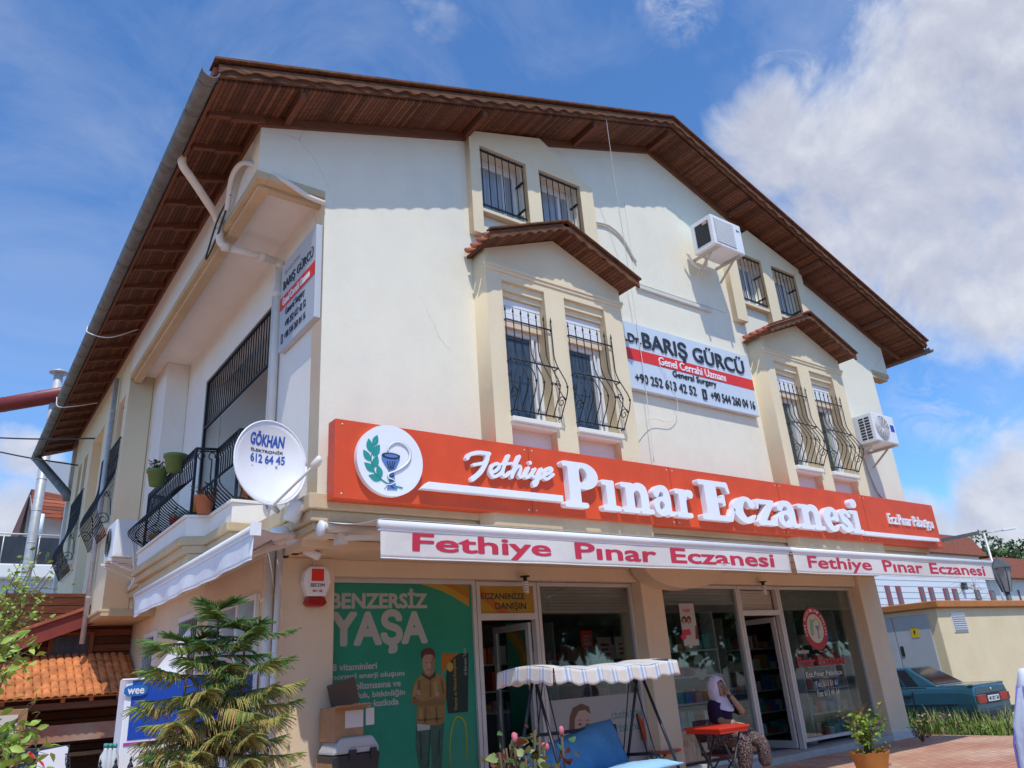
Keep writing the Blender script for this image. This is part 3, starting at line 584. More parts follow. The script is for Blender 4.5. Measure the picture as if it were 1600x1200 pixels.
# ------------------------------------------------------------------ main shop sign
def shop_sign():
    t = thing('shop_sign', 'long orange red shop sign with white raised letters and a round goblet and snake emblem', 'sign', (6.6, -.3, 3.3))
    w = MB(); w.box(.04, 13.2, -.36, -.172, 3.28, 4.157); p = w.build('sign_panel', RED, t, bevel=.006)
    for k, xs in enumerate((2.66, 5.28, 7.9, 10.5)):
        w = MB(); w.box(xs-.004, xs+.004, -.3625, -.3605, 3.285, 4.152); w.build('panel_seam', mat('sign_seam', (.36, .03, .01), .6), p)
    w = MB()
    for xs in (.12, 2.6, 2.72, 5.22, 5.34, 7.84, 7.96, 10.44, 10.56, 13.1):
        for z in (3.33, 4.10): w.lathe([(.012, 0), (.012, .004)], (xs, -.3605, z), 8, (0, -1, 0))
    w.build('fixing_screws', ALU, p)
    Y = -.362
    def uv(x, y): q = at_y(x, y, Y); return (q.x, q.z)
    def z4(pts, ox=500, oy=640): return [uv(ox+x/4, oy+y/4) for x, y in pts]
    F = T(0, Y, 0) @ FRONT
    # round emblem
    cx, cz, r = .665, 3.735, .405
    d = flat('emblem_disc', [[(cx+r*math.cos(a), cz+r*math.sin(a)) for a in [6.2832*k/64 for k in range(64)]]], .07, F, SIGNW, t)
    FE = T(0, Y-.071, 0) @ FRONT
    def ez(pts): return [(q.x, q.z) for q in [at_y(500+x/4, 640+y/4, Y-.071) for x, y in pts]]
    w = MB(); w2 = MB()
    def leaf(a, b_, wd):
        (x0, z0), (x1, z1) = ez([a, b_]); d_ = Vector((x1-x0, z1-z0)); nrm = Vector((-d_.y, d_.x))*wd; ps = []
        for k in range(9): t_ = k/8; ps.append((x0+d_.x*t_+nrm.x*math.sin(math.pi*t_**.85), z0+d_.y*t_+nrm.y*math.sin(math.pi*t_**.85)))
        for k in range(7, 0, -1): t_ = k/8; ps.append((x0+d_.x*t_-nrm.x*math.sin(math.pi*t_**.85), z0+d_.y*t_-nrm.y*math.sin(math.pi*t_**.85)))
        w.prism(ps, Y-.071, Y-.077, 1)
    for a, b_ in (((335, 225), (358, 158)), ((316, 265), (303, 180)), ((332, 290), (372, 218)), ((312, 320), (270, 250)), ((336, 362), (358, 285)), ((340, 388), (276, 330)), ((382, 425), (358, 345)), ((382, 438), (303, 410))): leaf(a, b_, .26)
    st = ez([(348, 190), (330, 250), (318, 310), (335, 380), (370, 425), (430, 465), (515, 490)]); w.tube([(x, Y-.075, z) for x, z in spline([(p[0], p[1], 0) for p in st], 4) for x, z in [(x, z)]] if False else [(q[0], Y-.075, q[1]) for q in spline([(p[0], p[1], 0) for p in st], 4)], .007, 5)
    w.build('leaf_branch', TEAL, d)
    g = ez([(385, 285), (385, 310), (405, 345), (425, 375), (432, 400), (430, 470), (418, 498), (482, 500), (468, 470), (462, 400), (468, 375), (485, 340), (497, 312), (497, 285)])
    w = MB(); w.prism(g, Y-.071, Y-.080, 1); ec = ez([(441, 290)])[0]
    w.prism([(ec[0]+.112*math.cos(a), ec[1]+.034*math.sin(a)) for a in [6.2832*k/28 for k in range(28)]], Y-.0805, Y-.085, 1, 1)
    w.prism([(ec[0]+.082*math.cos(a), ec[1]+.02*math.sin(a)-.003) for a in [6.2832*k/28 for k in range(28)]], Y-.0855, Y-.089, 1, 0)
    for sx in (-18, -6, 6, 18): 
        q = ez([(441+sx*1.4, 325), (441+sx*.6, 372)]); w.tube([(q[0][0], Y-.082, q[0][1]), (q[1][0], Y-.082, q[1][1])], .006, 4, 1)
    q = ez([(432, 420), (462, 412), (432, 445), (464, 440), (440, 478), (458, 490)])
    for a, b_ in ((0, 1), (2, 3), (4, 5)): w.tube([(q[a][0], Y-.082, q[a][1]), (q[b_][0], Y-.082, q[b_][1])], .006, 4, 1)
    w.build('goblet', [BLUEP, NAVY], d)
    sn = ez([(420, 262), (425, 240), (440, 222), (470, 206), (505, 210), (540, 235), (560, 280), (550, 325), (515, 360), (470, 385), (430, 400), (425, 425), (455, 440), (468, 455), (440, 470), (415, 470), (402, 490)])
    sp2 = spline([(p[0], p[1], 0) for p in sn], 5)
    w = MB(); n = len(sp2); w.tube([(q[0], Y-.078, q[1]) for q in sp2], [.02-.012*abs(2*k/n-.7) for k in range(n)], 8, 1, True, .6); w.tube([(q[0], Y-.082, q[1]) for q in sp2], [(.02-.012*abs(2*k/n-.7))*.72 for k in range(n)], 8, 0, True, .9); w.build('snake', [SIGNW, LINE], d)
    # script word
    St = [([(905, 312), (922, 288), (975, 276), (1043, 283)], .021), ([(1034, 285), (1025, 330), (990, 395), (938, 442)], .025), ([(945, 352), (1012, 340)], .017),
          ([(1050, 402), (1085, 388), (1105, 362), (1092, 345), (1062, 358), (1050, 395), (1070, 425), (1100, 415), (1125, 395)], .019),
          ([(1163, 296), (1135, 360), (1126, 405), (1142, 422), (1172, 398)], .02), ([(1108, 350), (1185, 342)], .014),
          ([(1230, 300), (1210, 345), (1183, 428)], .021), ([(1190, 410), (1215, 368), (1236, 362), (1238, 385), (1228, 415), (1240, 428), (1262, 410)], .018),
          ([(1287, 372), (1268, 415), (1278, 430), (1305, 410)], .02), ([(1297, 338), (1298, 340)], .021),
          ([(1328, 378), (1310, 412), (1325, 428), (1355, 405), (1368, 378)], .018), ([(1368, 378), (1352, 430), (1338, 470), (1322, 480), (1325, 455), (1375, 425)], .018),
          ([(1378, 420), (1415, 402), (1434, 382), (1418, 372), (1390, 392), (1382, 425), (1402, 440), (1442, 412)], .019)]
    pr = [('s', z4(p), r*1.12) for p, r in St]
    for lp in [sdf_loops(pr, 1.55, 3.1, 3.45, 4.1, .011)]: flat('script_lettering', lp, .06, F, SIGNW, t)
    # slab letters
    def stem(x, w_, y1): return ('b', x, x+w_, 0, y1, .03)
    def ser(x0, x1, y): return ('b', x0, x1, y, y+.17, .07)
    nn = [stem(.2, .34, .98), ser(0, .54, .82), ser(0.02, .74, 0), ('s', [(.45, .68), (.66, .88), (.92, .82), (1.0, .6)], [.07, .12, .17, .17]), stem(.83, .34, .62), ser(.78, 1.36, 0)]
    GL = {'i.': [stem(.2, .36, .98), ser(0, .56, .82), ser(0, .78, 0)], 'n': nn,
          'P': [stem(.2, .42, 1.45), ser(0, .8, 1.28), ser(0, .88, 0), ('e', .78, 1.02, .56, .43), ('E', .74, 1.03, .17, .25), ('b', .2, .62, 0, 1.45, .03)],
          'a': [('e', .40, .31, .40, .33), ('E', .40, .33, .13, .16), ('s', [(.16, .76), (.34, .92), (.62, .88), (.70, .65), (.70, .25)], [.15, .11, .14, .17, .17]), ('s', [(.7, .25), (.8, .09), (1.02, .1)], [.17, .1, .07])],
          'r': [stem(.2, .36, .98), ser(0, .56, .82), ser(0, .84, 0), ('s', [(.5, .62), (.62, .86), (.84, .84)], [.08, .11, .15])],
          'E': [stem(.2, .42, 1.45), ('b', 0, 1.06, 1.26, 1.45, .05), ('c', 1.0, 1.36, .07, 1.06, 1.08, .05), ('b', 0, 1.08, 0, .2, .05), ('c', 1.02, .1, .07, 1.16, .46, .06), ('b', .5, .84, .66, .82, .05), ('c', .84, .6, .055, .84, .92, .055)],
          'c': [('s', [(.80, .72), (.66, .90), (.44, .88), (.24, .66), (.22, .38), (.42, .14), (.66, .12), (.88, .3)], [.14, .09, .11, .19, .19, .13, .10, .05])],
          'z': [('b', .04, .86, .80, .98, .05), ('b', 0, .88, 0, .18, .05), ('c', .70, .86, .13, .18, .1, .13), ('c', .08, .85, .06, .06, .64, .05), ('c', .82, .1, .06, .88, .36, .05)],
          'e': [('s', [(.22, .50), (.78, .54)], .07), ('s', [(.78, .54), (.72, .82), (.5, .92), (.26, .74), (.2, .44), (.38, .15), (.62, .11), (.86, .28)], [.13, .12, .10, .18, .19, .14, .10, .05])],
          's': [('s', [(.74, .74), (.52, .9), (.26, .82), (.28, .6), (.56, .44), (.68, .24), (.46, .1), (.14, .24)], [.1, .1, .14, .16, .16, .15, .1, .12])]}
    GL['i'] = GL['i.']+[('e', .38, 1.30, .24, .2)]
    word = [('P', 3.20, 3.82, 1), ('i.', 3.87, 4.20, 0), ('n', 4.225, 4.845, 0), ('a', 4.86, 5.30, 0), ('r', 5.32, 5.72, 0), ('E', 5.87, 6.67, 1), ('c', 6.64, 7.18, 0), ('z', 7.21, 7.74, 0), ('a', 7.76, 8.36, 0), ('n', 8.36, 9.08, 0), ('e', 9.09, 9.56, 0), ('s', 9.58, 9.96, 0), ('i', 9.97, 10.32, 0)]
    for g_, x0, x1, up in word:
        lp = sdf_loops(GL[g_], -.3, 1.7, -.3, 1.8, .032); xs = [p[0] for l in lp for p in l]; a, b_ = min(xs), max(xs); k = .425; zb = 1.4+(3.415-1.4)*.987; k *= .987; x0 = -3.104+(x0+3.104)*.987; x1 = -3.104+(x1+3.104)*.987
        flat('raised_letter', [[(x0+(p[0]-a)*(x1-x0)/(b_-a), zb+p[1]*k) for p in l] for l in lp], .10, F, SIGNW, t)
    w = MB(); w.prism([(1.03, 3.445), (3.10, 3.445), (3.10, 3.53), (1.13, 3.53)], Y, Y-.09, 1); w.build('underline_bar', SIGNW, t, bevel=.004)
    w = MB(); w.prism([(10.2, 3.38), (12.95, 3.38), (12.95, 3.45), (10.2, 3.45)], Y, Y-.08, 1); w.build('underline_bar', SIGNW, t, bevel=.004)
    text('small_lettering', 'Ecz.Pınar Pabuşçu', (11.25, 12.98, 3.60, 3.86), .03, F, SIGNW, t, bold=.012)
shop_sign()
def clinic_banner():
    t = thing('clinic_banner', 'pale blue clinic board with red stripe on the wall between the two bays', 'sign board', (6.6, 0, 5.5))
    w = MB(); w.box(4.2, 8.21, -.09, -.003, 5.50, 6.63); w.box(4.2, 8.21, -.1, -.02, 5.46, 5.498); b = w.build('board', BAN, t, bevel=.004)
    F = T(0, -.0915, 0) @ FRONT
    w = MB(); w.box(4.21, 8.2, -.096, -.0905, 5.96, 6.16); w.build('red_stripe', REDB, t)
    text('heading_lettering', 'BARIŞ GÜRCÜ', (5.40, 8.0, 6.15, 6.56), .02, F, NAVY, t, bold=.01)
    text('heading_prefix', 'Op.Dr.', (4.72, 5.36, 6.22, 6.42), .02, F, NAVY, t, bold=.008)
    F2 = T(0, -.0965, 0) @ FRONT
    text('stripe_lettering', 'Genel Cerrahi Uzmanı', (5.72, 7.40, 5.985, 6.13), .012, F2, SIGNW, t, bold=.012)
    text('subtitle_lettering', 'General Surgery', (6.02, 7.12, 5.80, 5.945), .012, F, NAVY, t, bold=.008)
    text('phone_lettering', '+90 252 613 42 52', (5.12, 6.55, 5.58, 5.74), .012, F, NAVY, t, bold=.012)
    text('phone_lettering', '+90 544 260 04 16', (6.92, 8.12, 5.57, 5.73), .012, F, NAVY, t, bold=.012)
    flat('phone_symbol', [rect(6.70, 6.80, 5.55, 5.73), rect(6.725, 6.775, 5.585, 5.70)], .02, F, NAVY, t)
clinic_banner()
def side_board():
    t = thing('clinic_side_board', 'narrow grey clinic board with a red stripe on the side face of the building corner', 'sign board', (0, .6, 5.5))
    w = MB(); w.box(-.085, -.003, .03, 1.22, 5.53, 6.82); w.build('board', mat('grey_sign_board', (.50, .53, .56), .4), t, bevel=.006)
    w = MB(); w.box(-.091, -.0855, .035, 1.215, 6.12, 6.30); w.build('red_stripe', REDB, t)
    F = T(-.086, 0, 0) @ SIDE; F2 = T(-.0915, 0, 0) @ SIDE
    text('heading_lettering', 'BARIŞ GÜRCÜ', (-1.12, -.1, 6.36, 6.55), .008, F, NAVY, t, bold=.005)
    text('tiny_lettering', 'Operatör Doktor', (-1.1, -.55, 6.60, 6.68), .006, F, LINE, t)
    text('stripe_lettering', 'Genel Cerrahi Uzmanı', (-1.1, -.2, 6.15, 6.26), .008, F2, SIGNW, t, bold=.02)
    text('subtitle_lettering', 'General', (-1.0, -.70, 5.98, 6.08), .006, F, NAVY, t); text('subtitle_lettering', 'Surgery', (-.66, -.35, 5.955, 6.08), .006, F, NAVY, t)
    text('phone_lettering', '+90 252 613 42 52', (-1.0, -.3, 5.80, 5.90), .006, F, NAVY, t)
    text('phone_lettering', '+90 544 260 04 16', (-1.0, -.3, 5.63, 5.73), .006, F, NAVY, t)
    flat('phone_symbol', [rect(-1.12, -1.06, 5.61, 5.74), rect(-1.11, -1.07, 5.63, 5.72)], .006, F, NAVY, t)
side_board()

# ------------------------------------------------------------------ awnings
def wavy_sheet(name, P, nu, nv, m, parent, amp=.01):
    """P(u,v)->point, both 0..1; a thin cloth with thickness"""
    w = MB(); vs = [P(i/nu, j/nv) for j in range(nv+1) for i in range(nu+1)]
    w.add(vs, [(j*(nu+1)+i, j*(nu+1)+i+1, (j+1)*(nu+1)+i+1, (j+1)*(nu+1)+i) for j in range(nv) for i in range(nu)], 0, True)
    o = w.build(name, m, parent, fix=False); md = o.modifiers.new('thick', 'SOLIDIFY'); md.thickness = .004; md.offset = 0; return o
def awning(label, x0, x1, words, lett):
    t = thing('awning', label, 'awning', ((x0+x1)/2, -.1, 2.9), 'white awnings over the shop front')
    rz, ry, bz, by = 3.02, -.13, 2.80, -1.40
    w = MB(); w.tube([(x0, ry, rz), (x1, ry, rz)], .055, 14); w.build('roller', PVC, t)
    rnd = random.Random(int(x0*10)+3)
    ph = [rnd.uniform(0, 6) for _ in range(6)]
    L = x1-x0
    wavy_sheet('awning_canopy', lambda u, v: (x0+.02+(L-.04)*u, ry-.02+(by-ry)*v, rz+.05+(bz-rz)*v-.05*math.sin(math.pi*v)*(.4+.35*math.sin(u*L*1.7+ph[0]))-.0), 60, 12, FABRIC, t)
    w = MB(); w.tube([(x0, by, bz), (x1, by, bz)], .043, 14); w.box(x0, x1, by-.02, by+.02, bz-.055, bz-.03); w.build('front_bar', PVCW, t)
    val = wavy_sheet('valance', lambda u, v: (x0+.01+(L-.02)*u, by-.012-.012*v*math.sin(u*L*2.3+ph[1])-.007*v*math.sin(u*L*6.1+ph[2]), bz-.03-.275*v), 110, 8, FABRIC, t)
    w = MB(); w.tube([(x0+.01+(L-.02)*k/60, by-.012-.012*math.sin(k/60*L*2.3+ph[1])-.007*math.sin(k/60*L*6.1+ph[2]), bz-.305) for k in range(61)], .007, 6); w.build('valance_hem', PVCW, val)
    for xa in (x0+.22, x1-.22):
        w = MB(); xm = xa+(.55 if xa < (x0+x1)/2 else -.55); e = Vector((xa, ry+.02, rz-.11)); k_ = Vector((xm, (ry+by)/2, rz-.18)); h = Vector((xa+.05, by+.03, bz-.02))
        w.beam(e, k_, .045, .05); w.beam(k_, h, .035, .04); w.lathe([(.04, -.05), (.045, 0), (.04, .05)], k_, 12); w.box(xa-.05, xa+.05, ry-.02, .0, rz-.17, rz-.06); w.build('folding_arm', PVC, t)
    w = MB(); w.lathe([(.06, -.03), (.085, -.015), (.085, .015), (.06, .03)], (x0-.03, ry, rz-.02), 18, (1, 0, 0)); w.build('end_cap', PVCW, t, bevel=.004)
    for body, u0, u1, v0, v1 in words:
        text('valance_lettering', body, (u0, u1, v0, v1), .0015, T(0, by, 0) @ FRONT, REDL, val, bold=lett, drape=lambda x, z: (lambda u, v: .0165+.012*v*math.sin(u*L*2.3+ph[1])+.007*v*math.sin(u*L*6.1+ph[2]))((x-x0-.01)/(L-.02), (bz-.03-z)/.275))
    return t
awning('wide white awning with large red lettering, left of the two over the shop front', .03, 6.27,
       [('Fethiye', .37, 2.02, 2.515, 2.735), ('Pınar', 2.36, 3.63, 2.555, 2.735), ('Eczanesi', 3.87, 5.9, 2.555, 2.735)], .022)
awning('shorter white awning with faded red lettering at the right end of the shop front', 6.35, 12.55,
       [('Fethiye', 6.68, 8.33, 2.515, 2.735), ('Pınar', 8.67, 9.93, 2.555, 2.735), ('Eczanesi', 10.17, 12.2, 2.555, 2.735)], .018)
def side_awning():
    t = thing('side_awning', 'plain white awning hanging under the balcony on the side wall', 'awning', (-.5, 1.7, 2.9)); X = -.9; y0, y1 = -.8, 4.2
    w = MB(); w.tube([(-.16, .3, 3.0), (-.16, y1, 3.0)], .05, 12); w.build('roller', PVC, t)
    w = MB(); w.tube([(X, y0, 2.83), (X, y1, 2.83)], .04, 14); w.box(X-.02, X+.02, y0, y1, 2.775, 2.80); w.box(X-.05, X+.05, y0-.012, y0, 2.76, 2.88); w.build('front_bar', PVCW, t)
    wavy_sheet('valance', lambda u, v: (X-.01-.014*v*math.sin(u*17)-.01*v*math.sin(u*43+1), y0+(y1-y0)*u, 2.79-.24*v), 80, 6, FABRICW, t)
    wavy_sheet('awning_canopy', lambda u, v: (-.16+(X+.16)*v, y0*v+.3*(1-v)+(y1-y0*v-.3*(1-v))*u, 3.05-.2*v-.04*math.sin(math.pi*v)), 40, 8, FABRICW, t)
    w = MB(); w.tube([(X-.01-.014*math.sin(u*17)-.01*math.sin(u*43+1), y0+(y1-y0)*u, 2.548) for u in [k/60 for k in range(61)]], .008, 6); w.build('valance_hem', PVCW, t)
    for y in (.6, 3.6): w = MB(); w.beam((-.1, y, 2.95), (-.5, y+.35, 2.86), .04, .045); w.beam((-.5, y+.35, 2.86), (X, y, 2.83), .035, .04); w.build('folding_arm', PVC, t)
side_awning()

# ------------------------------------------------------------------ balcony
w = MB()
base = [(0, 1.5), (-.45, 1.5), (-.45, 2.42), (-.72, 2.5), (-.72, 5.35), (-.45, 5.5), (-.45, 7.19), (0, 7.19)]
def offp(p, d): return [(x-d if x < 0 else x, y-(d if i == 1 else 0)) for i, (x, y) in enumerate(p)]
w.prism(offp(base, 0), 3.36, 3.60, 2); w.build('balcony_slab', LILAC, BLD, bevel=.006)
w = MB(); w.prism(offp(base, .03), 3.602, 3.64, 2); w.build('balcony_coping', LILAC, BLD, bevel=.006)
w = MB(); w.prism(offp(base, .07), 3.25, 3.358, 2); w.prism(offp(base, .02), 3.15, 3.249, 2); w.prism(offp(base, -.05), 3.02, 3.149, 2); w.build('balcony_cornice', TRIM, BLD, bevel=.012)
w = MB(); w.box(-.86, -.0, 7.2, 13.9, 2.86, 2.979); w.box(-.9, -.0, 7.19, 13.95, 2.93, 2.977); w.build('left_bay_underside', TRIM, BLD, bevel=.01)
w = MB(); w.box(-.001, .25, 1.71, 5.04, 3.62, 3.66); w.build('loggia_sill', LILAC, BLD)
def railing():
    m = MB(); m2 = MB(); zt, zb = 4.55, 3.68
    def run(a, b_, out, nb, bel=.2, scroll=True):
        a = Vector(a+(0,)); b_ = Vector(b_+(0,)); o = Vector(out+(0,)); L = (b_-a).length
        for z, r in ((zt, .018), (zt-.035, .01), (zb, .013)):
            dd = 0; m.tube([a+o*dd+Vector((0, 0, z)), b_+o*dd+Vector((0, 0, z))], r, 6)
        for k in range(nb):
            p = a+(b_-a)*((k+.5)/nb); pts = []
            for i in range(13):
                tt = i/12; z = zb+(zt-.14-zb)*tt; pts.append(p+o*(bel*math.sin(math.pi*min(1, tt/.62))**1.2 if tt < .62 else 0)+Vector((0, 0, z)))
            m.tube(pts, .0085, 6)
            d = (b_-a).normalized(); c = p+Vector((0, 0, zt-.1)); m.tube([c+d*(.04*math.cos(t_))+Vector((0, 0, .05*math.sin(t_))) for t_ in [3.6-5.2*q/9 for q in range(10)]], .008, 5)
    run((-.40, 1.56), (-.40, 2.46), (-1, 0), 9); run((0, 1.56), (-.40, 1.56), (0, -1), 4, .12)
    run((-.40, 2.5), (-.66, 2.56), (0, -1), 2, .12); run((-.66, 2.56), (-.66, 5.3), (-1, 0), 28, .26); run((-.66, 5.3), (-.40, 5.44), (-1, 0), 2)
    for x, y in ((-.40, 1.56), (-.40, 2.5), (-.66, 2.56), (-.66, 5.3)): m.box(x-.017, x+.017, y-.017, y+.017, 3.641, zt)
    r = m.build('balcony_railing', IRON, BLD)
    # upper screen of bars in the opening
    m = MB()
    for k in range(30): y = 1.74+3.28*k/29; m.tube([(.03, y, 5.66), (.03, y, 6.5)], .009, 6)
    for z in (5.66, 6.49): m.box(.012, .048, 1.71, 5.04, z-.018, z+.018)
    m.box(.01, .05, 4.99, 5.04, 3.67, 6.5); m.box(.01, .05, 1.71, 1.75, 5.6, 6.5); m.build('opening_bars', IRON, BLD)
railing()
# grilles on the left facade windows: tall straight bars ending in a swollen basket
def basket(y0, y1):
    m = MB(); X = -.88; z0, z1 = 4.25, 6.1; n = 16
    for k in range(n):
        y = y0+(y1-y0)*k/(n-1); m.tube([(X-belly(z, z0, z1, .24)*(1 if z < 5.2 else .9), y, z) for z in [z0+(z1-z0)*q/16 for q in range(17)]], .008, 5)
    for z in (4.27, 4.5, 5.2, 5.75, 6.08): m.tube([(X-belly(z, z0, z1, .24), y0, z), (X-belly(z, z0, z1, .24), y1, z)], .010, 5)
    for q in range(9):
        z = 5.2+.1*q; m.tube([(X-.004, y0, z), (X-.004, y1, z)], .005, 4)
    for y in (y0, y1):
        m.tube(loop_spiral((X-.11, y, 4.55), .12, 1.4, (-1, 0, 0), (0, 0, 1)), .008, 5); m.tube([(X-.0, y, 4.62), (X-.03, y, 4.9), (X-.12, y, 5.05)], .008, 5); m.tube(loop_spiral((X-.1, y, 5.0), .06, 1.2, (-1, 0, 0), (0, 0, 1), a0=2), .007, 5)
        m.tube([(X, y, 4.27), (X+.08, y, 4.27)], .008, 5); m.tube([(X, y, 6.08), (X+.08, y, 6.08)], .008, 5)
    return m.build('window_grille', IRON, BLD)
basket(7.35, 9.2); basket(11.55, 13.3)
# pipes
w = MB(); w.tube(spline([(-1.55, .86, 7.82), (-1.52, .9, 7.70), (-1.35, 1.0, 7.58), (-.93, 1.35, 7.36), (-.90, 1.38, 7.28), (-.88, 1.38, 7.06), (-.80, 1.38, 6.99)], 5), .052, 12); w.tube([(-.80, 1.38, 6.99), (-.10, 1.4, 6.99)], .05, 12); w.tube(spline([(-.12, 1.4, 6.99), (-.055, 1.42, 6.97), (-.05, 1.43, 6.88)], 4), .05, 12); w.tube([(-.055, 1.43, 6.9), (-.055, 1.43, 3.66)], .05, 12)
for p, q in (((-.80, 1.38, 6.99), (1, 0, 0)), ((-.055, 1.43, 6.5), (0, 0, 1)), ((-.93, 1.35, 7.36), (1, .8, -.5)), ((-.3, 1.39, 6.99), (1, 0, 0))): w.lathe([(.05, -.05), (.06, -.05), (.06, .05), (.05, .05)], p, 14, q)
w.tube([(-.04, 1.6, 6.55), (-.04, 1.6, 3.66)], .035, 10); w.tube(spline([(-.04, 1.6, 6.55), (-.045, 1.58, 6.68), (-.04, 1.52, 6.72)], 4), .035, 10); w.build('downpipe', PVC, BLD)
w = MB(); w.tube([(-.055, 1.2, 3.0), (-.055, 1.2, GZ)], .05, 12); w.tube([(-.04, .94, 2.98), (-.06, .98, GZ)], .035, 10); w.build('downpipe', mat('grey_pipe', (.68, .68, .66), .5), BLD)
w = MB(); w.tube([(-.93, 8.3, 7.6), (-.93, 8.3, 2.5)], .045, 12)
for z in (3.3, 4.6, 5.8, 6.9): w.lathe([(.045, -.012), (.05, 0), (.045, .012)], (-.93, 8.3, z), 12)
w.build('downpipe', mat('galvanised_pipe', (.50, .51, .52), .5, .3, var=.15, vscale=8), BLD)
w = MB(); w.tube(spline([(-1.62, 15.4, 7.75), (-1.55, 15.2, 7.6), (-.95, 14.2, 6.6), (-.9, 14.1, 6.4)], 5), .11, 12); w.build('downpipe', ZINC, BLD)
def cable(name, label, pts, r=.008, m=CABLEW, n=10):
    w = MB(); w.tube(spline(pts, n), r, 6); return tag(w.build(name, m), label, 'cable')
cable('hose_bundle', 'thick white taped hose running under the corner soffit to the front wall', [(-.92, 1.0, 7.3), (-.96, .72, 7.62), (-.92, .42, 7.66), (-.8, .14, 7.45), (-.55, -.02, 7.26), (-.25, -.05, 7.12), (-.02, -.04, 7.10)], .035)
cable('cable', 'black cable loops hanging by the bend of the white drain pipe', [(-.93, .85, 7.45), (-.98, 1.15, 7.25), (-.93, 1.65, 7.2), (-.95, 1.75, 6.95), (-.93, 1.45, 7.05), (-.9, 1.1, 7.4)], .012, BLACK)
cable('cable', 'thin white wire hanging down the front wall from the gable eaves', [(4.62, -.70, 10.2), (4.95, -.4, 9.0), (5.22, -.18, 7.8), (5.3, -.12, 6.7), (5.3, -.12, 5.6), (5.28, -.09, 4.3)], .006)
cable('cable', 'white wire loop curling below the clinic board beside the first bay', [(5.7, -.12, 6.0), (6.02, -.1, 5.4), (5.85, -.06, 5.05), (5.35, -.08, 5.0), (4.79, -.2, 4.75)], .005)
cable('cable', 'white wire sagging off the gutter to the side eaves, nearer of the two', [(-1.75, 6.6, 7.85), (-1.75, 6.3, 7.6), (-1.45, 6.0, 7.45), (-1.0, 6.1, 7.75)], .010)
cable('cable', 'white wire sagging off the gutter to the side eaves, far end', [(-1.75, 10.6, 7.85), (-1.72, 10.2, 7.5), (-1.4, 10.0, 7.5), (-1.0, 10.2, 7.7)], .010)
def conduit(label, pts):
    w = MB()
    for a, b_ in zip(pts, pts[1:]): w.beam(a, b_, .06, .05, (0, 1, 0))
    return tag(w.build('cable_trunking', mat('grey_trunking', (.64, .64, .60), .6)), label, 'trunking')
conduit('straight grey cable trunking slanting on the wall above the clinic board', [(5.53, -.03, 7.42), (7.45, -.03, 7.42)])
w = MB(); w.tube(spline([(4.72, -.03, 8.42), (5.05, -.03, 8.45), (5.35, -.03, 8.3), (5.6, -.03, 7.9)], 6), .022, 6); tag(w.build('cable_trunking', mat('grey_trunking', (.5, .51, .49))), 'bent grey cable trunking curving down the wall beside the first attic window', 'trunking')
w = MB(); w.box(5.55, 7.9, -.012, -.004, 7.5, 9.1); tag(w.build('wall_patch', WHITE, bevel=.004), 'raised white rendered patch on the wall left of the upper air conditioner', 'wall patch')

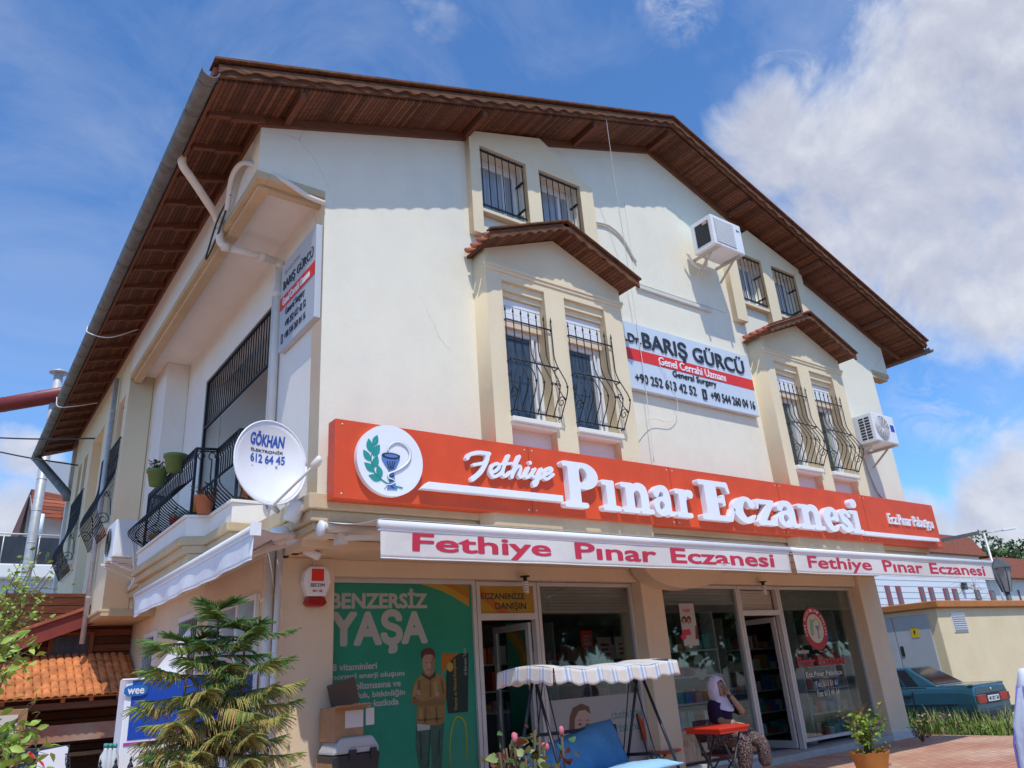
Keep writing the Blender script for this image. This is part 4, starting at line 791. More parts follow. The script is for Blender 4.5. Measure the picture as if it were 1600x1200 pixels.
# ------------------------------------------------------------------ things fixed to the walls
BACKN = mat('dark_condenser_grid', (.035, .04, .045), .6, .3)
def air_con(label, x0, x1, y0, y1, z0, z1, style, group='air conditioner units on the outside walls'):
    """front faces -y; wall at y1"""
    t = thing('air_conditioner', label, 'air conditioner', ((x0+x1)/2, y1, z0), group)
    w = MB(); w.box(x0, x1, y0, y1, z0, z1); body = w.build('casing', PVCW, t, bevel=.018)
    w = MB()
    if style == 'slats':
        n = 14
        for k in range(n): z = z0+.08+(z1-z0-.16)*k/(n-1); w.box(x0+.07, x0+(x1-x0)*.70, y0-.014, y0+.004, z-.011, z+.009)
        w.build('front_louvres', PVCW, t, bevel=.003); w = MB(); w.box(x0+.06, x0+(x1-x0)*.71, y0-.0055, y0-.0005, z0+.06, z1-.06); w.build('louvre_gap_shade', mat('louvre_grey', (.38, .40, .42), .6), t)  # grey sheet paints the shade in the gaps between the slats
        w = MB(); w.box(x0-.008, x0+.01, y0+.08, y1-.1, z0+.09, z1-.09); sd = w.build('side_coil', BACKN, t)
        w = MB(); w.box(x0-.014, x0-.0075, y0+.10, y0+.2, z1-.15, z1-.10); w.build('coil_handle', mat('peach_label', (.6, .35, .25)), sd)
        text('casing_lettering', 'sa-c', (x1-.15, x1-.05, z1-.17, z1-.12), .003, T(0, y0-.001, 0) @ FRONT, NAVY, t)
    else:
        cx, cz, r = x0+(x1-x0)*.37, (z0+z1)/2, (z1-z0)*.42
        for k in range(7): q = r*(k+1)/7; w.tube([(cx+q*math.cos(a), y0-.012, cz+q*math.sin(a)) for a in [6.2832*j/28 for j in range(29)]], .005, 5)
        for k in range(12): a = 6.2832*k/12; w.tube([(cx+.03*math.cos(a), y0-.012, cz+.03*math.sin(a)), (cx+r*math.cos(a+.5), y0-.012, cz+r*math.sin(a+.5))], .005, 5)
        w.build('fan_guard', PVCW, t); w = MB(); w.lathe([(r*1.04, 0), (r*1.04, .012)], (cx, y0+.004, cz), 28, (0, -1, 0)); w.build('fan_opening', mat('grey_fan_shadow', (.42, .40, .40), .6), t)
        w = MB()
        for k in range(8):
            for j in range(2): w.box(x0-.006, x0+.01, y0+.07+.12*j, y0+.165+.12*j, z0+.06+(z1-z0-.12)*k/8, z0+.06+(z1-z0-.12)*(k+.62)/8)
        w.build('side_vents', BACKN, t)
        w = MB(); w.box(x1-.2, x1-.06, y0-.003, y0+.004, (z0+z1)/2-.04, (z0+z1)/2+.10); w.build('blue_label', mat('blue_label', (.03, .05, .45), .4), t)
    for x in (x0+.1, x1-.12):
        w = MB(); w.beam((x, y0-.03, z0-.025), (x, y1+.12, z0-.025), .04, .045); w.beam((x, y1+.1, z0-.36), (x, y1+.1, z0), .04, .04); w.beam((x, y1+.08, z0-.34), (x, y0+.2, z0-.05), .03, .03); w.build('bracket', mat('painted_steel_bracket', (.55, .50, .43), .55, .2, var=.2), t)
    w = MB(); w.tube(spline([(x0+.25, y1-.05, z0-.02), (x0+.3, y1+.05, z0-.15), (x0+.12, y1+.11, z0-.12), (x0-.05, y1+.12, z0+.1)], 6), .028, 8); w.build('hose', PVC, t)
    return t
air_con('white air conditioner with front louvres mounted high under the gable eaves', 6.92, 7.76, -.76, -.28, 8.30, 8.92, 'slats')
air_con('white air conditioner with swirling fan guard at the right edge of the front wall', 11.05, 11.88, -.66, -.16, 5.22, 5.80, 'fan')
cable('cable', 'grey drain hose running down the wall below the right air conditioner', [(11.35, -.15, 5.0), (11.6, -.05, 4.75), (11.75, -.04, 4.4), (11.95, -.04, 4.2), (11.95, -.04, 3.9)], .016, LINE)
def side_ac(label, x0, x1, y0, y1, z0, z1):
    t = thing('air_conditioner', label, 'air conditioner', (x1, (y0+y1)/2, z0), 'air conditioner units on the outside walls')
    w = MB(); w.box(x0, x1, y0, y1, z0, z1); w.build('casing', PVCW, t, bevel=.02)
    w = MB(); cy_, cz, r = y0+(y1-y0)*.6, (z0+z1)/2, .22
    for k in range(6): q = r*(k+1)/6; w.tube([(x0-.012, cy_+q*math.cos(a), cz+q*math.sin(a)) for a in [6.2832*j/24 for j in range(25)]], .006, 5)
    w.build('fan_guard', BACKN, t)
    w = MB()
    for k in range(10): w.box(x0+.05+.03*k, x0+.063+.03*k, y0-.006, y0+.01, z0+.05, z1-.05)
    w.build('side_ribs', PVCW, t)
    for y in (y0+.1, y1-.1):
        w = MB(); w.beam((x0-.05, y, z0-.03), (x1+.2, y, z0-.03), .05, .04, (0, 0, 1)); w.beam((x0, y, z0-.06), (x1+.2, y, z0-.3), .03, .03); w.build('bracket', PVC, t)
    w = MB(); w.tube(spline([(x0+.25, y0-.03, z0+.25), (x0+.28, y0-.1, z0+.1), (x0+.3, y0-.12, z0-.1), (x0+.36, y0-.05, z0-.3), (x0+.3, y0, z0-.5)], 6), .016, 6); w.build('hose', CABLEW, t)
side_ac('white air conditioner beside the far end of the balcony on the left side wall', -1.02, -.66, 5.75, 6.5, 3.62, 4.22)
def dish():
    c = at_y(424, 722, -.1); t = thing('satellite_dish', 'white satellite dish with blue lettering fixed at the corner beside the balcony', 'satellite dish', (-.1, .5, 3.5))
    n = (Vector((.10, -1, .10))).normalized(); a = Vector((0, 0, 1)).cross(n).normalized(); b_ = n.cross(a)
    w = MB(); prof = [(r, .12*(r/.42)**2) for r in [.42*k/10 for k in range(11)]]
    vs = []; N_ = 40
    for r, h in prof:
        for j in range(N_): an = 6.2832*j/N_; vs.append(c+a*r*.94*math.cos(an)+b_*r*1.10*math.sin(an)+n*(h-.12))
    w.add(vs, [(i*N_+j, i*N_+(j+1) % N_, (i+1)*N_+(j+1) % N_, (i+1)*N_+j) for i in range(10) for j in range(N_)], 0, True)
    o = w.build('reflector', PVCW, t, fix=False); md = o.modifiers.new('th', 'SOLIDIFY'); md.thickness = .012; md.offset = 0
    w = MB(); w.tube([c+a*.395*math.cos(6.2832*j/40)+b_*.462*math.sin(6.2832*j/40) for j in range(41)], .011, 6); w.build('rim', PVCW, o)
    Mx = Matrix((a.to_4d(), b_.to_4d(), n.to_4d(), (0, 0, 0, 1))).transposed(); Mx = Matrix.Translation(c) @ Matrix([[a.x, b_.x, n.x, 0], [a.y, b_.y, n.y, 0], [a.z, b_.z, n.z, 0], [0, 0, 0, 1]])
    BL = mat('blue_dish_lettering', (.03, .10, .42), .5); dr = lambda x, y: .12*((x/.94)**2+(y/1.10)**2)/.1764-.12+.009
    text('lettering', 'GÖKHAN', (-.21, .17, .20, .35), .002, Mx, BL, o, bold=.035, drape=dr); text('lettering', 'ELEKTRONİK', (-.19, .17, .135, .175), .002, Mx, NAVY, o, bold=.02, drape=dr); text('lettering', '612 64 45', (-.19, .19, .02, .115), .002, Mx, BL, o, bold=.025, drape=dr)
    w = MB()
    for q in ((-.17, -.02), (.1, 0), (-.05, -.25), (.17, -.25)): w.lathe([(.012, 0), (.012, .02)], c+a*q[0]+b_*q[1]-n*.11, 8, n)
    w.build('bolts', ALU, o)
    foot = c-b_*.44-n*.1; lnb = at_y(494, 724, -.62)
    w = MB(); w.tube([foot, foot+n*.02-b_*.06, lnb], .016, 8); arm = w.build('feed_arm', ALU, t); w = MB(); w.lathe([(.03, -.06), (.045, -.02), (.04, .04), (.02, .08)], lnb, 12, (.3, -.5, .6)); w.lathe([(.05, -.01), (.05, .02)], lnb+Vector((.02, 0, .03)), 12, (1, -.3, .2)); w.build('feed_head', PVC, arm)
    w = MB(); p = c-n*.18; w.tube([p, p+Vector((.08, .12, -.05)), (-.03, .62, 3.62)], .03, 8); w.tube([(-.1, .6, 3.2), (-.1, .6, 3.75)], .03, 8); w.box(-.14, -.002, .5, .7, 3.55, 3.75); w.tube([c-b_*.35-n*.12, (-.32, .3, 3.25)], .03, 8); w.build('wall_mount', PVC, t)
dish()
w = MB(); w.lathe([(.06, -.12), (.085, -.1), (.085, .08), (.06, .12)], (-.2, .1, 3.22), 14, (.3, -.35, 1)); w.lathe([(.05, -.1), (.07, -.08), (.07, .06), (.05, .1)], (-.28, .32, 3.02), 14, (1, .3, .3)); tag(w.build('pipe_elbow', PVCW), 'fat white pipe elbow sticking out under the satellite dish at the corner', 'pipe')
def alarm():
    t = thing('alarm_box', 'white alarm siren box with red badge and red lamp on the left shop column', 'alarm', (.41, 1.05, 2.55)); Y = 1.048
    o = [(.30, 2.44), (.52, 2.44), (.58, 2.60), (.56, 2.72), (.50, 2.78), (.32, 2.78), (.26, 2.72), (.24, 2.60)]
    w = MB(); w.prism(o, Y-.13, Y, 1); w.build('case', PVCW, t, bevel=.02)
    w = MB(); w.prism([(.31, 2.435), (.51, 2.435), (.54, 2.37), (.50, 2.33), (.32, 2.33), (.28, 2.37)], Y-.12, Y, 1); w.build('red_lamp', mat('red_lens', (.35, .01, .01), .25), t, bevel=.015)
    w = MB(); w.box(.335, .485, Y-.134, Y-.1295, 2.61, 2.75); w.build('red_badge', REDB, t)
    F = T(0, Y-.131, 0) @ FRONT; text('badge_lettering', 'SECOM', (.325, .495, 2.545, 2.585), .003, F, NAVY, t, bold=.012); text('badge_lettering', '444 / 100', (.35, .47, 2.485, 2.515), .004, F, REDB, t)
    w = MB(); w.tube([(.40, 1.035, 2.78), (.40, 1.035, 3.0)], .01, 6); w.build('conduit', PVC, t)
alarm()
def camera_():
    t = thing('security_camera', 'small white bullet camera with black bracket under the cornice by the corner', 'security camera', (.05, 1.0, 2.95)); 
    w = MB(); w.lathe([(.05, -.02), (.06, 0), (.05, .03)], (.04, 1.0, 2.93), 14, (0, -1, 0)); w.tube([(.04, .98, 2.93), (.10, .85, 2.93), (.16, .75, 2.92)], .03, 8); w.lathe([(.045, -.04), (.05, 0), (.045, .04)], (.1, .84, 2.93), 12); w.build('bracket', BLACK, t)
    a = Vector((.17, .72, 2.92)); d = Vector((.35, -.55, -.32)).normalized(); w = MB(); w.lathe([(.042, 0), (.046, .02), (.046, .2), (.03, .205)], a, 16, d); w.obox(a+d*.14+Vector((0, 0, .045)), (.24, .10, .01), d, d.cross((0, 0, 1)), d.cross((0, 0, 1)).cross(d)); w.build('body', PVCW, t)
camera_()
def bulb(x, i):
    t = thing('spiral_lamp', ['white spiral bulb hanging under the lintel above the left shop door', 'white spiral bulb hanging under the lintel above the right shop door'][i], 'lamp', (x, 1.0, 2.6), 'spiral bulbs under the lintel')
    w = MB(); w.lathe([(.07, 0), (.07, .015)], (x, 1.02, 2.885-.16), 14); w.lathe([(.03, -.05), (.03, 0)], (x, 1.02, 2.725), 10); w.build('socket', BLACK, t)
    w = MB(); w.tube([(x+.036*math.cos(k*.55), 1.02+.036*math.sin(k*.55), 2.67-.0028*k) for k in range(60)], .011, 6); w.build('spiral', PVCW, t)
bulb(3.52, 0); bulb(8.95, 1)

# ------------------------------------------------------------------ flower pots on the balcony
def leafs(mb, c, n, spread, size, mats_n, rnd, up=.3, shape=.45):
    for _ in range(n):
        d = Vector((rnd.gauss(0, 1), rnd.gauss(0, 1), rnd.gauss(up, .8))).normalized(); p = Vector(c)+Vector((d.x*spread[0], d.y*spread[1], d.z*spread[2]))*rnd.random()**.5
        leaf1(mb, p, Vector((rnd.gauss(0, 1), rnd.gauss(0, 1), rnd.gauss(.1, .6))).normalized(), size*rnd.uniform(.6, 1.25), rnd.randrange(mats_n), rnd, shape)
def leaf1(mb, p, d, L, m, rnd, shape=.45, droop=.25):
    s = d.cross(Vector((rnd.gauss(0, 1), rnd.gauss(0, 1), rnd.gauss(0, 1)))).normalized(); nrm = d.cross(s); w_ = L*shape*.5
    a = p; b_ = p+d*L*.35+s*w_+nrm*L*.05; c = p+d*L*.4-nrm*L*.06; e = p+d*L*.35-s*w_+nrm*L*.05; b2 = p+d*L*.72+s*w_*.72-nrm*L*droop*.3; e2 = p+d*L*.72-s*w_*.72-nrm*L*droop*.3; c2 = p+d*L*.75-nrm*L*droop*.45; t_ = p+d*L-nrm*L*droop
    mb.add([a, b_, c, e, b2, c2, e2, t_], [(0, 1, 2), (0, 2, 3), (1, 4, 5, 2), (2, 5, 6, 3), (4, 7, 5), (5, 7, 6)], m, True)
LG = [mat('leaf_green', (.055, .13, .018), .5, var=.3), mat('leaf_yellow_green', (.15, .22, .03), .5, var=.25), mat('leaf_dark_green', (.025, .07, .014), .5, var=.3)]
DRY = [mat('dry_brown_leaf', (.16, .08, .03), .8, var=.3), mat('dusty_green_leaf', (.10, .12, .05), .7, var=.3)]
rp = random.Random(4)
def pot(label, c, r, h, m, plant, mats=LG, group='flower pots on the balcony', scale=1.):
    t = thing('flower_pot', label, 'flower pot', c, group); x, y, z = c
    w = MB(); w.lathe([(r*.68, 0), (r*.97, h*.82), (r*1.08, h*.83), (r*1.1, h), (r*.98, h), (r*.95, h*.9), (.01, h*.9)], c, 24); w.build('pot', m, t)
    if plant: w = MB(); leafs(w, (x, y, z+h*1.15), plant, (r*1.1*scale, r*1.1*scale, r*1.0*scale), r*.55, len(mats), rp, .5)
    if plant:
        for _ in range(12): a = rp.uniform(0, 6.28); q = rp.uniform(.2, 1.2)*r*scale; w.tube([(x, y, z+h*.85), (x+math.cos(a)*q*.5, y+math.sin(a)*q*.5, z+h*1.1), (x+math.cos(a)*q, y+math.sin(a)*q, z+h*rp.uniform(1.1, 1.6))], .004, 5)
        w.build('plant', mats, t, fix=False)
    return t
pot('green oval pot hooked on the balcony rail, upper one of two and empty', (-.74, 3.35, 4.42), .15, .24, GREENPOT, 0)
pot('green oval pot with dry brown plant hooked on the balcony rail', (-.80, 4.15, 4.40), .14, .24, GREENPOT, 50, DRY)
pot('terracotta pot with grey green plant on the balcony slab corner', (-.55, 2.36, 3.645), .125, .22, TERRA, 40, DRY, scale=1.3)
pot('bright terracotta pot behind the satellite dish on the balcony ledge', (-.2, 1.66, 3.645), .12, .24, mat('bright_terracotta', (.55, .16, .05), .6), 34, DRY)
for k, (y, m, lb) in enumerate(((2.75, ORANGE, 'orange plastic tub on the balcony slab beside the terracotta pot'), (3.45, mat('pale_green_tub', (.35, .55, .42), .5), 'pale green tub behind the balcony railing'), (3.95, REDB, 'red plastic tub behind the middle of the balcony railing'), (5.2, mat('orange_tub', (.70, .30, .06), .6), 'orange tub near the far end of the balcony railing'))):
    pot(lb, (-.50, y, 3.645), .11, .24, m, 16 if k in (2, 3) else 0, LG, scale=1.2)

# ------------------------------------------------------------------ shop interior
SHELF = mat('white_shelf', (.65, .65, .62), .5)
PK = [mat('carton_'+n, c, .6) for n, c in (('white', (.75, .75, .72)), ('blue', (.08, .2, .5)), ('red', (.55, .08, .06)), ('teal', (.12, .42, .42)), ('orange', (.65, .28, .07)), ('pink', (.65, .32, .34)), ('cream', (.68, .58, .4)))]
def shelf_unit(label, x0, x1, y, n, seed):
    t = thing('shop_shelf', label, 'shelf', ((x0+x1)/2, y, GZ), 'shelves inside the shop'); rnd = random.Random(seed)
    for x in (x0, x1-.03): w = MB(); w.box(x, x+.03, y-.3, y, ZF-.02, 2.3); w.build('upright', SHELF, t)
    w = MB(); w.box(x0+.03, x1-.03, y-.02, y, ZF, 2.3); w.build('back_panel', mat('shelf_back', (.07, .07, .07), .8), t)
    zsf = [ZF+.05+.42*k for k in range(n)]
    for k, z in enumerate(zsf):
        w = MB(); w.box(x0+.03, x1-.03, y-.34, y-.02, z, z+.025); w.build('shelf_board', SHELF, t)
        x = x0+.08; w = MB(); 
        while x < x1-.2:
            bw = rnd.uniform(.06, .2); h = rnd.uniform(.1, .3); 
            if rnd.random() < .8: w.box(x, x+bw-.012, y-.28-rnd.random()*.04, y-.08, z+.027, z+.027+h, rnd.randrange(7))
            x += bw
        tag(w.build('stacked_packages', PK, t), None, None, kind='stuff')
shelf_unit('dark shelf of packages at the back of the shop behind the left door', 4.0, 5.9, 3.7, 5, 1); shelf_unit('dark shelf of packages at the back behind the left display window', 6.0, 8.3, 4.4, 5, 2)
shelf_unit('shelf of coloured packages behind the window with the small poster', 6.6, 8.3, 2.05, 5, 3); shelf_unit('dark shelf of packages seen through the right open door', 10.3, 12.4, 3.5, 5, 4); shelf_unit('shelf of white and blue packages behind the right window', 10.65, 12.1, 2.0, 5, 5)
def counter():
    t = thing('shop_counter', 'low grey counter standing inside behind the left display window', 'counter', (5, 3, GZ)); w = MB(); w.box(4.2, 5.7, 2.9, 3.4, ZF-.02, .9); w.build('body', mat('counter_grey', (.2, .2, .2), .5), t); w = MB(); w.box(4.15, 5.75, 2.85, 3.45, .902, .94); w.build('top', SHELF, t)
counter()
cube = MB(); 
def carton(name, label, x0, x1, y0, y1, z0, z1, m=CARD):
    t = thing(name, label, 'box', ((x0+x1)/2, (y0+y1)/2, z0)); w = MB(); w.box(x0, x1, y0, y1, z0, z1); w.build('body', m, t, bevel=.006); return t
# ------------------------------------------------------------------ posters on the glass
def PYQ(Y): return lambda x, y: (at_y(x, y, Y).x, at_y(x, y, Y).z)
GREEN = mat('green_poster_print', (.012, .21, .12), .35, col2=(.018, .31, .19), vscale=.7)
def big_poster():
    Y = 1.296; t = thing('window_poster', 'tall green window poster with a man in a mustard hoodie, left of the door', 'poster', (1.75, Y, .1))
    P = PYQ(Y-.004)
    w = MB(); w.box(.75, 2.77, Y-.004, Y, ZF+.06, 2.64); w.build('print', GREEN, t)
    def shp(name, px, m, lay=1, parent=t):
        w = MB(); w.prism([P(*q) for q in px], Y-.0042-.0016*(lay-1), Y-.0056-.0016*(lay-1), 1); return w.build(name, m, parent)
    OR = mat('poster_orange', (.42, .15, .01), .4); YE = mat('poster_yellow', (.45, .28, .02), .4); OC = mat('poster_olive_gold', (.30, .22, .02), .4)
    def arc(pts, n=6): return [(q[0], q[1]) for q in spline([(a, b_, 0) for a, b_ in pts], n)]
    shp('yellow_band', arc([(634, 907), (668, 916), (700, 928), (733, 948)])+[(733, 907)], YE); shp('orange_band', arc([(664, 907.5), (692, 914), (715, 925), (732.5, 936)])+[(732.5, 907.5)], OR, 2); shp('gold_band', arc([(690, 908), (710, 914), (732, 926)])+[(732, 908)], OC, 3)
    F = T(0, Y-.0042, 0) @ FRONT; LET = mat('poster_pale_lettering', (.42, .42, .38), .5)
    def tx(b_, x0, y0, x1, y1, bo=.02, nm='headline'):
        a = P(x0, (y0+y1)/2); c = P(x1, (y0+y1)/2); zt = P((x0+x1)/2, y0)[1]; zb = P((x0+x1)/2, y1)[1]; text(nm, b_, (a[0], c[0], zb, zt), .0015, F, LET, t, bold=bo)
    tx('BENZERSİZ', 516, 919, 667, 951, .038); tx('YAŞA', 516, 952, 668, 1022, .045)
    for i, (s, x1) in enumerate((('8 vitaminleri', 589), ('normal enerji oluşum', 632), ('metabolizmasına ve', 626), ('yorgunluk, bitkinliğin', 633), ('azalmasına katkıda', 623))): tx(s, 519, 1036+i*14.6, x1, 1047+i*14.6+(2 if 'y' in s else 0), .03, 'body_text')
    HO = mat('hoodie_mustard', (.26, .15, .045), .7, var=.2, vscale=9); SK = mat('printed_skin', (.40, .23, .16), .6); HR = mat('printed_hair', (.10, .028, .015), .7); TR = mat('printed_trousers', (.05, .10, .07), .7, var=.2, vscale=8)
    shp('trousers', [(650, 1130), (694, 1128), (692, 1160), (690, 1200), (676, 1200), (673, 1160), (668, 1200), (655, 1200), (649, 1165)], TR, 1)
    shp('hoodie', arc([(661, 1052), (652, 1060), (645, 1075), (643, 1098), (652, 1104), (651, 1130), (670, 1133), (692, 1130), (695, 1104), (698, 1080), (695, 1062), (686, 1054), (674, 1050)], 4), HO, 2)
    shp('shirt_hem', [(651, 1131), (672, 1133), (671, 1140), (652, 1142)], LET, 3)
    shp('head', arc([(661, 1024), (660, 1040), (664, 1051), (670, 1054), (676, 1050), (679, 1038), (678, 1024), (670, 1020)], 4), SK, 3)
    shp('hair', arc([(658, 1030), (658, 1018), (665, 1013), (674, 1013), (679, 1020), (679, 1030), (675, 1023), (664, 1023)], 3), HR, 4)
    shp('collar', [(659, 1050), (664, 1055), (671, 1058), (678, 1052), (681, 1049), (680, 1057), (671, 1063), (660, 1056)], mat('dark_collar', (.05, .035, .02)), 4)
    shp('folded_arms', arc([(646, 1088), (660, 1096), (676, 1092), (694, 1094), (692, 1102), (676, 1103), (660, 1104), (646, 1100)], 3), mat('hoodie_fold', (.20, .115, .035), .7), 3)
    for q in ([(650, 1078), (655, 1078), (657, 1086), (651, 1086)], [(680, 1080), (686, 1082), (685, 1089), (679, 1088)]): shp('hand', q, SK, 4)
    for ex in (666, 673): shp('eye', [(ex-1.2, 1035), (ex+1.2, 1035), (ex+1.2, 1036.4), (ex-1.2, 1036.4)], HR, 4)
    shp('mouth', [(666, 1046), (673, 1046), (672, 1047.4), (667, 1047.4)], mat('printed_lips', (.25, .09, .07)), 4)
    shp('pack_orange', [(690, 1021), (716, 1020), (704, 1034), (696, 1046), (690, 1058)], mat('pack_orange', (.42, .13, .01)), 1)
    shp('pack_dark', arc([(697, 1058), (699, 1044), (706, 1030), (718, 1021)], 4)+[(732, 1020), (731, 1112), (700, 1115), (697, 1090)], mat('pack_dark_green', (.012, .03, .022)), 2)
    shp('pack_sun', arc([(698, 1040), (701, 1035), (706, 1036), (708, 1042), (705, 1049), (700, 1048), (698, 1044)], 3), mat('pack_gold', (.45, .30, .05)), 3)
    HD = mat('hoodie_shadow_print', (.17, .09, .025), .7); HL = mat('hoodie_highlight_print', (.36, .22, .075), .7)
    for q in ([(653, 1064), (657, 1062), (656, 1086), (652, 1088)], [(688, 1060), (692, 1064), (695, 1084), (691, 1084)], [(664, 1106), (667, 1106), (665, 1130), (662, 1130)], [(680, 1105), (683, 1105), (684, 1129), (681, 1130)], [(671, 1060), (673, 1060), (674, 1088), (671, 1089)], [(652, 1124), (692, 1121), (692, 1124), (652, 1127)]): shp('hoodie_fold', q, HD, 3)
    for q in ([(646, 1076), (649, 1068), (651, 1068), (648, 1092), (645, 1094)], [(676, 1066), (682, 1064), (684, 1082), (679, 1086)], [(656, 1108), (660, 1108), (659, 1122), (655, 1124)]): shp('hoodie_light', q, HL, 3)
    shp('face_shade', arc([(674, 1026), (678, 1028), (678.5, 1040), (675, 1049), (671, 1053.5), (673, 1046), (674, 1036)], 3), mat('printed_skin_shade', (.28, .14, .09), .6), 4); shp('nose', [(669, 1036), (671, 1036), (671.8, 1042), (668.6, 1042)], mat('printed_skin_light', (.48, .29, .20), .6), 4)
    for q in ([(671, 1140), (673, 1140), (672, 1160), (670, 1199), (668, 1199), (670, 1160)], [(655, 1145), (657, 1145), (660, 1185), (657, 1188)], [(686, 1140), (688, 1140), (686, 1180), (684, 1180)]): shp('trouser_fold', q, mat('trouser_shadow_print', (.02, .05, .035), .7), 2)
    w = MB(); q = [P(*a) for a in arc([(704, 1200), (703, 1160), (708, 1130), (716, 1120), (726, 1130), (729, 1160), (728, 1190)], 6)]; w.tube([(a, Y-.006, c) for a, c in q], [.012*(.3+math.sin(math.pi*(k+1)/(len(q)+1))) for k in range(len(q))], 6); w.build('green_swirl', mat('lime_print', (.32, .36, .04), .5), t)
    a, c = P(713, 1110); Mv = T(a, Y-.0078, c) @ FRONT @ Matrix.Rotation(R_(90), 4, 'Z'); text('side_text', 'Vitamin ve Mineral Kompleksi', (0, .62, -.03, .03), .0012, Mv, mat('pack_gold', (.45, .3, .05)), t); a, c = P(727, 1055); text('side_text', '15 Efervesan Tablet', (0, .34, -.025, .02), .0012, T(a, Y-.0078, c) @ FRONT @ Matrix.Rotation(R_(90), 4, 'Z'), LET, t)
    return t
big_poster()
def inner_poster():
    Y = 2.05; t = thing('door_poster', 'dark green inner poster with a rainbow arc seen through the left doorway', 'poster', (4, Y, .1)); P = PYQ(Y); a = P(790, 974); b_ = P(833, 1180)
    w = MB(); w.box(a[0], b_[0], Y, Y+.02, b_[1], a[1]); w.build('print', GREEN, t)
    for k, (m, o) in enumerate((('poster_orange', 0), ('poster_yellow', 7), ('poster_olive_gold', 14))):
        c = [(q[0], q[1]) for q in spline([(x, y, 0) for x, y in ((792+o*.2, 976+o), (810-o*.3, 990+o), (823-o*.5, 1012+o), (830-o*.6, 1040+o))], 5)]; d = [(x-4.5, y+5) for x, y in c[::-1]]
        w = MB(); w.prism([P(*q) for q in c+d], Y-.001-.002*k, Y-.0025-.002*k, 1); w.build('rainbow_band', MATS[m], t)
inner_poster()
def transom_poster():
    Y = 1.285; t = thing('transom_sign', 'yellow and orange sign panel with dark lettering above the left shop door', 'sign', (3.36, Y, 2.44)); P = PYQ(Y-.006)
    w = MB(); w.box(2.90, 3.83, Y-.006, Y, 2.262, 2.628); w.build('panel', mat('poster_gold', (.42, .24, .015), .4, var=.15, vscale=2), t)
    w = MB(); w.prism([(2.905, 2.5), (3.2, 2.265), (3.4, 2.265), (2.905, 2.62)], Y-.0061, Y-.0075, 1); w.build('orange_stripe', mat('poster_orange2', (.45, .12, .01), .4), t)
    F = T(0, Y-.0078, 0) @ FRONT; BL = mat('poster_dark_lettering', (.035, .045, .03), .5); text('lettering', 'ECZANENİZE', (2.93, 3.68, 2.45, 2.56), .0015, F, BL, t, bold=.025); text('lettering', 'DANIŞIN', (3.16, 3.70, 2.29, 2.41), .0015, F, BL, t, bold=.025)
transom_poster()
def face_poster():
    Y = 1.296; t = thing('window_poster', 'pale poster with half a woman face low in the middle window behind the swing', 'poster', (4.9, Y, .1)); P = PYQ(Y-.004)
    w = MB(); w.box(3.97, 5.76, Y-.004, Y, ZF+.06, 1.08); w.build('print', mat('pale_poster', (.40, .37, .34), .5), t)
    def shp(name, px, m, lay): w = MB(); w.prism([P(*q) for q in px], Y-.0042-.0016*(lay-1), Y-.0056-.0016*(lay-1), 1); w.build(name, m, t)
    SK = mat('printed_pale_skin', (.50, .33, .26), .6); HR = mat('printed_brown_hair', (.16, .08, .04), .7)
    shp('hair', [(889, 1142), (890, 1120), (895, 1106), (908, 1099), (920, 1104), (923, 1116), (918, 1112), (904, 1112), (898, 1124), (898, 1142)], HR, 1)
    shp('face', [(898, 1142), (898, 1124), (904, 1111), (914, 1109), (920, 1114), (923, 1124), (924, 1142)], SK, 2)
    for x in (906, 918): shp('eye', [(x-4, 1132), (x, 1129.5), (x+4, 1132), (x, 1134)], HR, 3); shp('eyebrow', [(x-5, 1127), (x, 1124), (x+5, 1126), (x, 1125.6)], HR, 3)
    F = T(0, Y-.0042, 0) @ FRONT; TL = mat('poster_teal_lettering', (.02, .24, .20), .5)
    for s, x0, y0, x1, y1, m in (('ECZANENİZE DANIŞIN', 955, 1097, 1000, 1103, LINE), ('CİLDİN İÇİN', 955, 1112, 1002, 1126, TL), ('İYİSİ OL', 955, 1133, 1000, 1145, TL)):
        a = P(x0, (y0+y1)/2); c = P(x1, (y0+y1)/2); text('lettering', s, (a[0], c[0], P(x0, y1)[1], P(x0, y0)[1]), .0015, F, m, t, bold=.012)
face_poster()
def small_poster():
    Y = 1.296; t = thing('window_poster', 'small white poster with red heading and two dark haired heads, left of the right door', 'poster', (7.0, Y, 1.7)); P = PYQ(Y-.004)
    a = P(1060, 943); b_ = P(1096, 1008); w = MB(); w.box(a[0], b_[0]-.05, Y-.004, Y, b_[1], a[1]); w.build('print', mat('poster_white', (.45, .43, .42), .5), t)
    def shp(name, px, m, lay): w = MB(); w.prism([P(*q) for q in px], Y-.0042-.0016*(lay-1), Y-.0056-.0016*(lay-1), 1); w.build(name, m, t)
    for x in (1068.5, 1076): shp('printed_hair', [(x-4, 972), (x-3.4, 965), (x, 962), (x+3.5, 965), (x+3.8, 973)], mat('printed_hair', (.1, .03, .015)), 1); shp('printed_face', [(x-2, 967), (x+2, 967), (x+2.2, 973), (x, 976), (x-2, 973)], mat('printed_skin', (.4, .23, .16)), 2); 
    shp('red_panel', [(1066, 984), (1078, 983), (1080, 992), (1068, 993)], REDL, 1); shp('bottle', [(1086, 978), (1089, 978), (1092, 998), (1087, 999)], mat('brown_bottle_print', (.15, .04, .02)), 1); shp('red_disc', [(1068+4.5*math.cos(k*.6), 995+5*math.sin(k*.6)) for k in range(10)], REDL, 2)
    text('heading', 'Feroglobin', (a[0]+.08, b_[0]-.16, a[1]-.16, a[1]-.07), .0015, T(0, Y-.0042, 0) @ FRONT, REDL, t, bold=.01)
small_poster()
